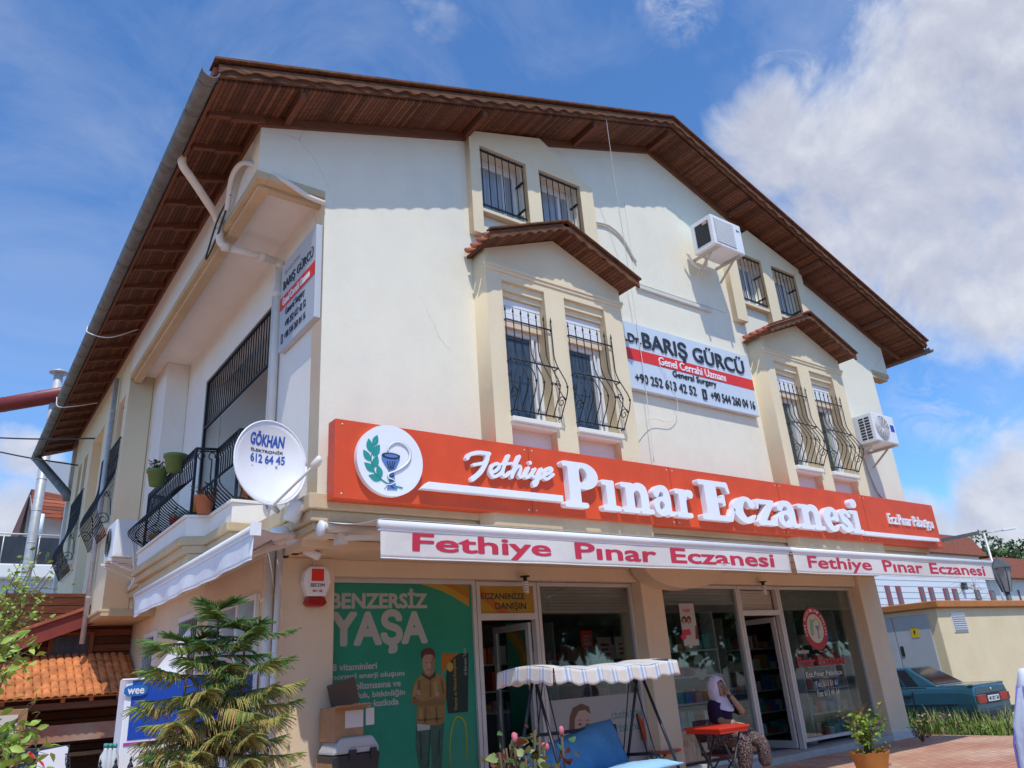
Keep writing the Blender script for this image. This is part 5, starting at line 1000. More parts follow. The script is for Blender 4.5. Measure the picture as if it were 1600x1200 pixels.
def window_lettering():
    Y = 1.297; t = thing('window_decal', 'round red and white emblem with white lettering on the right shop window', 'window lettering', (10.8, Y, 1.2)); P = PYQ(Y)
    cx, cz = P(1274, 982); 
    def ring(r0, r1): return [[(cx+r*math.cos(6.2832*k/48)*.98, cz+r*math.sin(6.2832*k/48)) for k in range(48)] for r in (r1, r0) if r > 0]
    F = T(0, Y, 0) @ FRONT; RD = mat('decal_red', (.42, .02, .02), .5); CRM = mat('decal_cream', (.62, .56, .44), .5)
    flat('red_ring', ring(.27, .40), .002, F, RD, t); flat('cream_disc', ring(0, .268), .002, F, CRM, t)
    for s, a0, a1, rr in (('TÜRK ECZACILARI BİRLİĞİ', 200, -20, .315),):
        for k, ch in enumerate(s):
            if ch == ' ': continue
            an = R_(a0+(a1-a0)*k/(len(s)-1)); text('ring_letter', ch, (-.02, .02, 0, .055), .001, T(cx+rr*math.cos(an)*.98, Y-.0024, cz+rr*math.sin(an)) @ FRONT @ Matrix.Rotation(an-math.pi/2, 4, 'Z'), SIGNW, t)
    w = MB(); 
    for k in range(6):
        for s_ in (-1, 1): a = Vector((cx-.13+.02*k*.5, Y-.003, cz-.13+.05*k)); b_ = a+Vector((s_*.06-.01, 0, .06)); m_ = (a+b_)/2; q = Vector((b_.z-a.z, 0, a.x-b_.x))*.22; w.prism([(a.x, a.z), (m_.x+q.x, m_.z+q.z), (b_.x, b_.z), (m_.x-q.x, m_.z-q.z)], Y-.0022, Y-.0036, 1)
    w.build('leaf_branch', TEAL, t)
    w = MB(); w.prism([(cx+a, cz+b_) for a, b_ in ((0, .05), (.03, 0), (.05, -.04), (.05, -.15), (.02, -.18), (.11, -.18), (.08, -.15), (.08, -.04), (.10, 0), (.13, .05))], Y-.0022, Y-.0038, 1); w.build('goblet', BLUEP, t)
    w = MB(); w.tube([(cx+.07+.1*math.cos(a), Y-.004, cz+.07+.11*math.sin(a)) for a in [2.6-4.2*k/16 for k in range(17)]], .008, 5); w.build('snake', mat('snake_gold', (.5, .3, .08)), t)
    def tx(s, x0, y0, x1, y1, m, bo, sl=0): a = P(x0, (y0+y1)/2); c = P(x1, (y0+y1)/2); text('lettering', s, (a[0], c[0], P((x0+x1)/2, y1)[1], P((x0+x1)/2, y0)[1]), .0015, F, m, t, bold=bo, slant=sl)
    CW = mat('decal_white', (.62, .58, .52), .5)
    tx('Fethiye', 1244, 1014, 1264, 1024, CW, .01, .35); tx('Pınar Eczanesi', 1246, 1024, 1320, 1041, RD, .025); tx('Ecz.Pınar Pabuşçu', 1259, 1048, 1316, 1058, CW, .01); tx('Tel.: 613 51 61', 1274, 1063, 1309, 1072, CW, .01); tx('Fax: 613 44 64', 1277, 1077, 1312, 1087, CW, .01)
window_lettering()
def display_cards():
    for i, (px, m, lb) in enumerate((((907, 985, 927, 1011), REDB, 'red counter card with a dark picture standing in the left display window'), ((933, 996, 958, 1029), PK[5], 'pink counter display card in the left display window'), ((960, 995, 987, 1027), PK[0], 'white counter display card in the left display window'))):
        Y = 2.0+.05*i; a = at_y(px[0], px[1], Y); b_ = at_y(px[2], px[3], Y); t = thing('display_card', lb, 'display card', ((a.x+b_.x)/2, Y, b_.z)); w = MB(); w.box(a.x, b_.x, Y, Y+.02, b_.z, a.z); w.build('card', m, t, bevel=.004)
        w = MB(); h = a.z-b_.z; wd = b_.x-a.x
        for k in range(3): w.box(a.x+wd*.2, b_.x-wd*(.2+.1*(k % 2)), Y-.004, Y-.0005, b_.z+h*(.15+.22*k), b_.z+h*(.27+.22*k))
        w.build('printed_blocks', [PK[3], NAVY, PK[2]][i], t); w = MB(); w.box((a.x+b_.x)/2-.01, (a.x+b_.x)/2+.01, Y+.021, Y+.04, .945, b_.z+.05); w.build('stand', PVCW, t)
display_cards()
Y = 1.31; q = at_y(1095, 1042, Y); t = thing('hanging_sign', 'oval pale hanging sign with black band inside the window beside the seated woman', 'sign', (q.x, Y, q.z)); w = MB(); w.prism([(q.x+.15*math.cos(a), q.z+.2*math.sin(a)) for a in [6.2832*k/28 for k in range(28)]], Y+.01, Y+.025, 1); w.build('oval_board', mat('pale_green_board', (.42, .46, .42), .6), t); w = MB(); w.box(q.x-.13, q.x+.13, Y+.003, Y+.0095, q.z-.03, q.z+.04); w.build('black_band', NAVY, t)
# cartons and pet carrier by the poster
def px_box(name, label, cat, px, Y, dep, m):
    a = at_y(px[0], px[1], Y); b_ = at_y(px[2], px[3], Y); t = thing(name, label, cat, ((a.x+b_.x)/2, Y, b_.z)); w = MB(); w.box(a.x, b_.x, Y, Y+dep, b_.z, a.z); w.build('body', m, t, bevel=.008); return t, a, b_
t, a, b_ = px_box('cardboard_box', 'open cardboard box with paper labels on top of the pet carrier', 'box', (523, 1106, 568, 1155), .55, .4, CARD)
w = MB(); w.obox(((a.x+b_.x)/2+.1, .93, a.z+.13), (.34, .012, .28), (1, 0, .25), (0, 1, .1), (-.25, 0, 1)); w.build('flap', mat('dark_cardboard', (.12, .075, .05), .85), t)
w = MB(); w.obox(((a.x+b_.x)/2, .47, a.z+.004), (.42, .16, .008), (1, 0, 0), (0, 1, -.15), (0, .15, 1)); w.build('flap', CARD, t)
w = MB(); w.box(a.x+.12, a.x+.33, .546, .5495, a.z-.21, a.z-.04); w.box(a.x+.36, a.x+.46, .546, .5495, a.z-.2, a.z-.03); lb = w.build('paper_label', mat('paper', (.6, .56, .52), .8), t)
w = MB(); w.lathe([(.035, 0), (.035, .002)], (a.x+.12, .5495, a.z-.38), 14, (0, -1, 0)); w.build('round_stamp', mat('stamp_red', (.35, .1, .05), .8), t); text('box_lettering', 'PAKET', (a.x+.2, a.x+.42, a.z-.41, a.z-.36), .001, T(0, .549, 0) @ FRONT, mat('stamp_red', (.35, .1, .05)), t)
def carrier():
    t = thing('pet_carrier', 'grey and black plastic pet carrier below the cardboard box', 'pet carrier', (.95, .6, .35)); a = at_y(520, 1155, .5); b_ = at_y(594, 1192, .5); x0, x1, zt, zb = a.x, b_.x, a.z, b_.z-.25
    zm = (zt+b_.z)/2-.02
    w = MB(); w.prism([(x0, zm), (x1, zm), (x1-.01, zt-.1), (x1-.08, zt), (x0+.1, zt), (x0+.02, zt-.12)], .5, .92, 1); w.build('upper_shell', mat('grey_plastic', (.42, .43, .43), .5), t, bevel=.03)
    w = MB(); w.prism([(x0+.03, zb), (x1-.05, zb), (x1, zm-.004), (x0, zm-.004)], .49, .93, 1); w.build('lower_shell', BLACK, t, bevel=.02)
    w = MB()
    for k in range(10): w.box(x0+.2+k*.045, x0+.22+k*.045, .488, .4995, zm+.06, zt-.1)
    w.build('air_slots', DARK, t); w = MB(); w.box(x0+.18, x0+.26, .475, .499, zm-.06, zm+.04); w.box(x1-.12, x1-.05, .475, .499, zm-.06, zm+.04); w.build('clips', BLACK, t)
carrier()
t, a, b_ = px_box('cardboard_box', 'lower cardboard box supporting the pet carrier', 'box', (519, 1190, 560, 1290), .52, .42, CARD); w = MB(); w.box(a.x+.15, a.x+.24, .515, .5195, b_.z, a.z); w.build('tape', mat('tan_tape', (.45, .3, .16), .4), t)
w = MB(); a = at_y(458, 1082, .9); w.tube([(a.x, .98, a.z), (a.x-.02, .9, GZ)], .013, 8); tag(w.build('broom_handle', mat('pale_wood_pole', (.5, .35, .22), .6)), 'pale wooden broom handle leaning on the left shop column', 'broom handle')

# ------------------------------------------------------------------ swing seat
CUSH = mat('blue_cushion_cloth', (.09, .24, .42), .85, var=.15, vscale=3, bump=.4, bscale=5, spec=.2)
CUSHL = mat('sunlit_cushion_cloth', (.32, .55, .74), .85, var=.1, vscale=3, bump=.4, bscale=5, spec=.2)  # paler copy of the blue cloth, sunlight on the seat painted in
def striped(name, axis):
    m = mat(name, (.7, .62, .54), .85, bump=.3, bscale=8, spec=.2); nt = m.node_tree; N = nt.nodes; L = nt.links; b = N['Principled BSDF']
    tc = N.new('ShaderNodeTexCoord'); sx = N.new('ShaderNodeSeparateXYZ'); L.new(tc.outputs['Object'], sx.inputs[0]); d = N.new('ShaderNodeMath'); d.operation = 'DIVIDE'; d.inputs[1].default_value = .21; L.new(sx.outputs[axis], d.inputs[0])
    fr_ = N.new('ShaderNodeMath'); fr_.operation = 'FRACT'; L.new(d.outputs[0], fr_.inputs[0]); cr = N.new('ShaderNodeValToRGB'); cr.color_ramp.interpolation = 'CONSTANT'; e = cr.color_ramp.elements
    e[0].position = 0; e[0].color = (.66, .60, .53, 1); e[1].position = .38; e[1].color = (.62, .66, .70, 1)
    for p, c in ((.50, (.40, .40, .50, 1)), (.62, (.62, .68, .74, 1)), (.74, (.40, .46, .54, 1)), (.82, (.68, .60, .52, 1))): q = e.new(p); q.color = c
    L.new(fr_.outputs[0], cr.inputs[0]); L.new(cr.outputs[0], b.inputs['Base Color']); return m
def swing():
    x0, x1, y0, y1, z = 1.86, 3.62, -1.5, -.55, 1.34; FRM = mat('dark_swing_frame', (.025, .027, .035), .4, .4)
    t = thing('swing_seat', 'garden swing seat with striped scalloped canopy and blue cushions in front of the shop', 'swing seat', (2.75, -1, GZ))
    STX = striped('striped_canvas', 0); STY = striped('striped_canvas_side', 1)
    wavy_sheet('canopy_top', lambda u, v: (x0+(x1-x0)*u, y0+(y1-y0)*v, z+.13+.04*math.sin(math.pi*v)-.035*math.sin(math.pi*u)+.010*math.sin(u*23)+.006*math.sin(u*11+v*5)), 40, 10, STX, t)
    sc = lambda s, L: .012*math.sin(s*L/.22*6.283)
    wavy_sheet('canopy_valance', lambda u, v: (x0+(x1-x0)*u, y0-.01-.02*v+.008*math.sin(u*31), z+.13-.035*math.sin(math.pi*u)+.010*math.sin(u*23)-(.145+sc(u, 1.76))*v), 90, 5, STX, t)
    wavy_sheet('canopy_valance', lambda u, v: (x0-.01-.015*v, y0+(y1-y0)*u, z+.13+.04*math.sin(math.pi*u)-(.155+sc(u, .95))*v), 50, 5, STY, t)
    wavy_sheet('canopy_valance', lambda u, v: (x1+.01+.015*v, y0+(y1-y0)*u, z+.13+.04*math.sin(math.pi*u)-(.155+sc(u, .95))*v), 50, 5, STY, t)
    wavy_sheet('canopy_valance', lambda u, v: (x0+(x1-x0)*u, y1+.01+.02*v, z+.13-(.145+sc(u, 1.76))*v), 90, 5, STX, t)
    ym = -1.02
    for x in (x0+.12, x1-.12):
        w = MB(); w.tube([(x, ym, z+.09), (x+(.04 if x > 2.7 else -.04), ym-.62, GZ)], .017, 10); w.build('frame_leg', FRM, t); w = MB(); w.tube([(x, ym, z+.09), (x+(.04 if x > 2.7 else -.04), ym+.62, GZ)], .017, 10); w.build('frame_leg', FRM, t)
        w = MB(); w.tube([(x, ym-.4, GZ+.55), (x, ym+.4, GZ+.55)], .016, 8); w.tube([(x, y0+.02, z+.14), (x, y1-.02, z+.14)], .016, 8); w.build('side_rail', FRM, t)
    w = MB(); w.tube([(x0+.12, ym, z+.11), (x1-.12, ym, z+.11)], .022, 10); w.build('top_rail', FRM, t)
    for x in (x0+.25, x1-.25): w = MB(); w.tube([(x, ym, z+.1), (x, -1.32, .30)], .008, 6); w.tube([(x, ym, z+.1), (x, -.72, .42)], .008, 6); w.build('hanger', FRM, t)
    w = MB(); w.tube([(x0+.2, -1.34, .22), (x1-.2, -1.34, .22)], .018, 8); w.tube([(x0+.2, -.8, .2), (x1-.2, -.8, .2)], .018, 8); w.tube([(x0+.22, -1.3, .22), (x0+.22, -.78, .2), (x0+.22, -.62, .82)], .018, 8); w.tube([(x1-.22, -1.3, .22), (x1-.22, -.78, .2), (x1-.22, -.62, .82)], .018, 8); w.tube([(x0+.2, -.62, .82), (x1-.2, -.62, .82)], .018, 8)
    for x in (x0+.2, x1-.2): w.tube(spline([(x, -1.3, .24), (x, -1.3, .48), (x, -1.2, .54), (x, -.75, .52)], 4), .018, 8)
    w.build('bench_frame', FRM, t)
    def cushion(name, P, m):
        w = MB(); nu, nv = 28, 10; top = []; bot = []
        for j in range(nv+1):
            for i in range(nu+1):
                u, v = i/nu, j/nv; k = (1-abs(2*u-1)**6)*(1-abs(2*v-1)**4); p, n = P(u, v); k *= 1+.16*math.sin(u*21+v*3)*math.cos(v*9+u*4); top.append(p+n*(.012+.075*k)); bot.append(p-n*(.01+.03*k))
        N_ = (nu+1)*(nv+1); fs = []
        for j in range(nv):
            for i in range(nu): a = j*(nu+1)+i; fs += [(a, a+1, a+nu+2, a+nu+1), (N_+a, N_+a+nu+1, N_+a+nu+2, N_+a+1)]
        ed = [(i, i+1) for i in range(nu)]+[(nv*(nu+1)+i+1, nv*(nu+1)+i) for i in range(nu)]+[((j+1)*(nu+1), j*(nu+1)) for j in range(nv)]+[(j*(nu+1)+nu, (j+1)*(nu+1)+nu) for j in range(nv)]
        fs += [(b_, a, N_+a, N_+b_) for a, b_ in ed]
        w.add(top+bot, fs, 0, True); return w.build(name, m, t)
    xa, xb = x0+.16, x1-.2
    cushion('seat_cushion', lambda u, v: (Vector((xa+(xb+.12-xa)*u, -1.48+.68*v, .43-.07*v-.02*math.sin(u*5))), Vector((0, -.1, 1)).normalized()), CUSHL)
    cushion('back_cushion', lambda u, v: (Vector((xa+.02+(xb-xa-.04)*u-.03*v*math.sin(u*9), -.84+.26*v, .38+(.36+.17*u*u-.03*math.sin(u*7))*v)), Vector((0, -1, .4)).normalized()), CUSH)
swing()

# ------------------------------------------------------------------ seated woman, table, chairs
E1, E2, EZ = Vector((.64, -.77, 0)), Vector((.77, .64, 0)), Vector((0, 0, 1))
A0 = at_y(1126, 1150, .0); KPX = FPX/(A0-CAM).dot(FW)
def WP(px, py, away=0.): return A0+E1*((px-1119)/KPX)+EZ*((1150-py-(px-1119)*.07)/KPX)+E2*away
def skin(name, chains, m, parent, sub=2):
    """chains: list of [(point, radius or (rx, ry)), ...]; points shared between chains merge"""
    bm = bmesh.new(); lay = []; idx = {}
    vs = []; es = []
    for ch in chains:
        prev = None
        for p, r in ch:
            k = tuple(round(c, 4) for c in p)
            if k not in idx: idx[k] = len(vs); vs.append((p, r))
            if prev is not None: es.append((prev, idx[k]))
            prev = idx[k]
    bm.free(); me = bpy.data.meshes.new(name); me.from_pydata([tuple(v[0]) for v in vs], es, []); me.materials.append(m)
    o = bpy.data.objects.new(name, me); link(o, parent); md = o.modifiers.new('skin', 'SKIN'); md.use_smooth_shade = True
    sv = me.skin_vertices[0].data if me.skin_vertices else None
    if sv is None:
        b2 = bmesh.new(); b2.from_mesh(me); b2.verts.layers.skin.verify(); b2.to_mesh(me); b2.free(); sv = me.skin_vertices[0].data
    for i, (p, r) in enumerate(vs): sv[i].radius = r if isinstance(r, tuple) else (r, r)
    sv[0].use_root = True
    md2 = o.modifiers.new('sub', 'SUBSURF'); md2.levels = sub; md2.render_levels = sub
    dg = bpy.context.evaluated_depsgraph_get(); me2 = bpy.data.meshes.new_from_object(o.evaluated_get(dg)); o.modifiers.clear(); o.data = me2; me2.name = name
    me2.polygons.foreach_set('use_smooth', [True]*len(me2.polygons)); return o
def ellipsoid(mb, c, r, ax=None, n=20, m=0):
    ax = ax or (Vector((1, 0, 0)), Vector((0, 1, 0)), Vector((0, 0, 1))); vs = []
    for i in range(n//2+1):
        th = math.pi*i/(n//2)
        for j in range(n): ph = 6.2832*j/n; vs.append(Vector(c)+ax[0]*r[0]*math.sin(th)*math.cos(ph)+ax[1]*r[1]*math.sin(th)*math.sin(ph)+ax[2]*r[2]*math.cos(th))
    mb.add(vs, [(i*n+j, i*n+(j+1) % n, (i+1)*n+(j+1) % n, (i+1)*n+j) for i in range(n//2) for j in range(n)], m, True)
def woman():
    t = thing('person', 'seated woman in pale pink headscarf and patterned trousers, hand raised to her face', 'person', A0-EZ*.5)
    SK = mat('warm_skin', (.36, .19, .115), .55, var=.08, vscale=10)
    FX = (E1*.78-E2*.62).normalized(); FL = FX.cross(EZ)*-1; fz = EZ      # the way she faces, and her left
    K = 1.13
    hip = WP(1121, 1149); waist = WP(1124, 1132); chest = WP(1127, 1115); nb = WP(1126, 1101); hc = WP(1124.5, 1081)
    hl, hr = hip+FL*.1+FX*.04, hip-FL*.1+FX*.04; kl = WP(1181, 1154, .02); kr = WP(1153, 1153, -.40); al = WP(1179, 1200, .06); ar = WP(1146, 1205, -.34)
    shl, shr = chest+FL*.20+EZ*.075, chest-FL*.19+EZ*.09; ell = WP(1158, 1115, -.02); wrl = WP(1143, 1090, -.12); elr = WP(1124, 1127, -.36); wrr = WP(1143, 1127.5, -.50)
    body = skin('body', [[(hip, .13), (waist, (.13, .14)), (chest, (.13, .15)), (nb, .062), (WP(1125.5, 1094), .058), (hc-EZ*.02, (.08, .09)), (hc+EZ*.05, (.075, .085))],
        [(chest, (.13, .15)), (shl, .07), (shl.lerp(ell, .55), .058), (ell, .048), (ell.lerp(wrl, .5), .042), (wrl, .029)],
        [(chest, (.13, .15)), (shr, .07), (shr.lerp(elr, .55), .058), (elr, .048), (elr.lerp(wrr, .5), .042), (wrr, .029)],
        [(hip, .13), (hl, .10), (hl.lerp(kl, .55), .088), (kl, .07), (kl.lerp(al, .5), .056), (al, .038), (al+FX*.14-EZ*.03, .03)],
        [(hip, .13), (hr, .10), (hr.lerp(kr, .55), .088), (kr, .07), (kr.lerp(ar, .5), .056), (ar, .038), (ar+FX*.14-EZ*.03, .03)]], SK, t, 2)
    # hands: palm and five fingers each, joined on the wrist
    def hand(w_, dirv, side, nrm, curl):
        d = dirv.normalized(); s = side.normalized(); n = nrm.normalized(); ch = [[(w_, .02), (w_+d*.045, (.024, .024)), (w_+d*.08, (.022, .024))]]; pk = w_+d*.08
        for k, (o, L) in enumerate(((-.030, .062), (-.010, .075), (.011, .072), (.031, .055))):
            b0 = pk+s*o+d*.005; b1 = b0+(d*math.cos(curl*.5)+n*math.sin(curl*.5))*L*.5; b2 = b1+(d*math.cos(curl)+n*math.sin(curl))*L*.3; b3 = b2+(d*math.cos(curl*1.4)+n*math.sin(curl*1.4))*L*.22
            ch.append([(pk, .022), (b0, .0105), (b1, .0095), (b2, .0085), (b3, .0065)])
        th = w_+d*.03; ch.append([(w_+d*.045, (.024, .024)), (th-s*.038, .012), (th-s*.055+d*.03, .010), (th-s*.058+d*.052+n*.01, .008)])
        return skin('hand', ch, SK, t, 2)
    hand(wrr, WP(1157, 1129, -.56)-wrr, FX.cross(EZ)*.5+E2*.5, -EZ, .35); hand(wrl, hc+FX*.135+EZ*.03+FL*.03-wrl, FL, -FX, .45)
    fc = hc+FX*.035-EZ*.012
    w = MB(); ellipsoid(w, fc, (.085, .074, .115), (FX, FL, fz)); w.tube([fc+FX*.083+fz*.03, fc+FX*.108-fz*.012, fc+FX*.085-fz*.028], [.011, .017, .014], 8)
    ellipsoid(w, fc+FX*.045-fz*.085, (.04, .04, .032), (FX, FL, fz), 12)
    for q in (-1, 1): ellipsoid(w, fc+FX*.055-fz*.025+FL*.038*q, (.03, .028, .034), (FX, FL, fz), 12)
    fo = w.build('face', SK, t); w = MB()
    for q in (-1, 1): ellipsoid(w, fc+FX*.074+fz*.022+FL*.033*q, (.008, .013, .007), (FX, FL, fz), 10); w.tube([fc+FX*.082+fz*.044+FL*.014*q, fc+FX*.079+fz*.05+FL*.032*q, fc+FX*.066+fz*.043+FL*.05*q], .004, 5)
    w.build('eyes', mat('dark_eye_and_brow', (.03, .018, .014), .4), fo); w = MB(); w.tube([fc+FX*.079-fz*.052+FL*.024, fc+FX*.088-fz*.05, fc+FX*.079-fz*.052-FL*.024], [.004, .006, .004], 6); w.build('mouth', mat('lips', (.28, .09, .08), .5), fo)
    # scarf: shell round the head, opened at the face, with a drape on neck and shoulders
    SC = mat('pale_pink_scarf', (.66, .56, .63), .85, var=.1, vscale=8, bump=.5, bscale=16, spec=.15); w = MB(); n1, n2 = 26, 22; sc_ = hc-FX*.005; vs = []
    for i in range(n1+1):
        th = math.pi*(.0+.80*i/n1)
        for j in range(n2+1):
            op = .78*min(1, max(0, (i/n1-.30)/.12)); ph = op+(6.2832-2*op)*j/n2; fold = 1+.035*math.sin(j*1.9+i*.5); low = max(0, i/n1-.55); r = .128*fold*(1+.3*low)
            vs.append(sc_+FX*math.sin(th)*math.cos(ph)*r*1.08+FL*math.sin(th)*math.sin(ph)*r*.98+fz*(math.cos(th)*.158-low*.17+.012))
    w.add(vs, [(i*(n2+1)+j, i*(n2+1)+j+1, (i+1)*(n2+1)+j+1, (i+1)*(n2+1)+j) for i in range(n1) for j in range(n2)], 0, True); o = w.build('headscarf', SC, t, fix=False); md = o.modifiers.new('th', 'SOLIDIFY'); md.thickness = .014; md.offset = 1; md = o.modifiers.new('sub', 'SUBSURF'); md.levels = md.render_levels = 1
    w = MB(); prof = []; c0 = hc-EZ*.155+FX*.01; vs = []; n = 28
    for i in range(8):
        tt = i/7; r = .085+.085*tt**1.1
        for j in range(n): a = 6.2832*j/n; rr = r*(1+.07*math.sin(j*2.2+i*.9)); front = .5+.5*math.cos(a); vs.append(c0+FX*(math.cos(a)*rr*.95+.012+.015*tt*front)+FL*math.sin(a)*rr*1.05+fz*(.055-.10*tt-.10*tt*front**2))
    w.add(vs, [(i*n+j, i*n+(j+1) % n, (i+1)*n+(j+1) % n, (i+1)*n+j) for i in range(7) for j in range(n)], 0, True); w.build('scarf_drape', SC, t)
    TOP = mat('dark_purple_cloth', (.028, .012, .04), .85, var=.25, vscale=8, bump=.4, bscale=20, spec=.15); w_ = .014
    skin('top', [[(hip+EZ*.03, (.155, .165)), (waist, (.152, .165)), (chest, (.152, .178)), (nb-EZ*.02, (.10, .12))], [(chest, (.152, .178)), (shl, .09), (shl.lerp(ell, .55), .076), (ell, .066)], [(chest, (.152, .178)), (shr, .09), (shr.lerp(elr, .55), .076), (elr, .064)]], TOP, t, 2)
    skin('tunic_tail', [[(hip-FX*.05, (.16, .18)), (hip-FX*.06-EZ*.14, (.15, .19)), (hip-FX*.06-EZ*.27, (.12, .19))]], mat('grey_tunic_cloth', (.06, .05, .055), .9, var=.2, vscale=12), t, 2)
    PT = mat('patterned_trouser_cloth', (.035, .022, .028), .85, bump=.4, bscale=15, spec=.15); nt = PT.node_tree; N = nt.nodes; L = nt.links; tc = N.new('ShaderNodeTexCoord'); vo = N.new('ShaderNodeTexVoronoi'); vo.inputs['Scale'].default_value = 34; vo.feature = 'DISTANCE_TO_EDGE'; L.new(tc.outputs['Object'], vo.inputs['Vector']); cr = N.new('ShaderNodeValToRGB'); cr.color_ramp.interpolation = 'CONSTANT'; cr.color_ramp.elements[0].color = (.30, .23, .21, 1); cr.color_ramp.elements[1].position = .055; cr.color_ramp.elements[1].color = (.035, .022, .028, 1); L.new(vo.outputs['Distance'], cr.inputs[0]); L.new(cr.outputs[0], N['Principled BSDF'].inputs['Base Color'])
    skin('trousers', [[(hip-EZ*.02, (.165, .17)), (hl, .128), (hl.lerp(kl, .55), .122), (kl, .112), (kl.lerp(al, .5), .105), (al+EZ*.06, .085)], [(hip-EZ*.02, (.165, .17)), (hr, .128), (hr.lerp(kr, .55), .122), (kr, .112), (kr.lerp(ar, .5), .105), (ar+EZ*.06, .085)]], PT, t, 2)
    SH = mat('dark_shoe', (.03, .025, .025), .5); 
    for a in (al, ar): w = MB(); ellipsoid(w, a+FX*.07-EZ*.03, (.14, .052, .045), (FX, FL, EZ)); w.build('shoe', SH, t)
    w = MB(); p = elr.lerp(wrr, .88); d = (wrr-elr).normalized(); s = d.orthogonal().normalized(); q = d.cross(s); w.tube([p+(s*math.cos(a)+q*math.sin(a))*.037 for a in [6.2832*k/16 for k in range(17)]], .005, 6); w.build('bracelet', mat('pale_bangle', (.6, .5, .4), .4), t)
woman()
REDP = mat('red_plastic', (.62, .035, .012), .4, var=.05)
def folding_chair(name, label, c, ax, seat_m, sz=.45, bh=.42):
    """ax: the way the chair faces"""
    t = thing(name, label, 'chair', c); f = Vector(ax).normalized(); s = f.cross(EZ); c = Vector(c)
    w = MB(); w.obox(c+EZ*.45, (.40, .42, .035), f, s, EZ); w.build('seat', seat_m, t, bevel=.012)
    w = MB(); w.obox(c-f*.24+EZ*(.5+bh*.62), (.03, .40, bh*.75), f+EZ*.15, s, EZ-f*.15); w.build('backrest', seat_m, t, bevel=.012)
    for k in (-1, 1):
        w = MB(); w.tube([c+s*.2*k+f*.24, c+s*.2*k-f*.17+EZ*.46, c+s*.2*k-f*.27+EZ*(.5+bh)], .012, 8); w.build('leg', BLACK, t); w = MB(); w.tube([c+s*.17*k-f*.3, c+s*.17*k+f*.12+EZ*.44], .012, 8); w.build('leg', BLACK, t)
    w = MB(); w.tube([c-s*.17-f*.2+EZ*.1, c+s*.17-f*.2+EZ*.1], .009, 6); w.tube([c-s*.2-f*.27+EZ*(.5+bh), c+s*.2-f*.27+EZ*(.5+bh)], .012, 8); w.build('stretcher', BLACK, t)
q = at_z(1040, 1171, .27); folding_chair('folding_chair', 'empty red folding chair between the swing seat and the table', (q.x-.05, q.y, GZ), (.35, -1, 0), mat('orange_red_seat', (.55, .07, .02), .5, var=.1), bh=.48)
q = WP(1117, 1160); folding_chair('dining_chair', 'dark chair under the seated woman', (q.x, q.y, GZ), tuple(E1*.78-E2*.62), mat('dark_red_seat', (.12, .02, .02), .6), bh=.36)
def table():
    c = at_z(1119, 1134.5, .655); t = thing('folding_table', 'small red plastic folding table in front of the seated woman', 'table', (c.x, c.y, GZ)); h = .30
    w = MB(); w.box(c.x-h, c.x+h, c.y-h, c.y+h, .627, .655); w.build('tabletop', REDP, t, bevel=.012)
    w = MB(); w.box(c.x-h+.03, c.x+h-.03, c.y-h+.02, c.y-h+.035, .585, .626); w.box(c.x-h+.02, c.x-h+.035, c.y-h+.03, c.y+h-.03, .585, .626)
    for k in range(14): u = -h+.05+k*(2*h-.1)/13; w.box(c.x+u-.006, c.x+u+.006, c.y-h-.004, c.y-h+.004, .631, .649)
    w.build('apron', REDP, t)
    for s in (-1, 1):
        for k in (-1, 1): w = MB(); w.tube([(c.x-k*(h-.08), c.y+s*(h-.1), .625), (c.x+k*(h-.05), c.y+s*(h-.1), GZ)], .013, 8); w.build('leg', BLACK, t)
table()

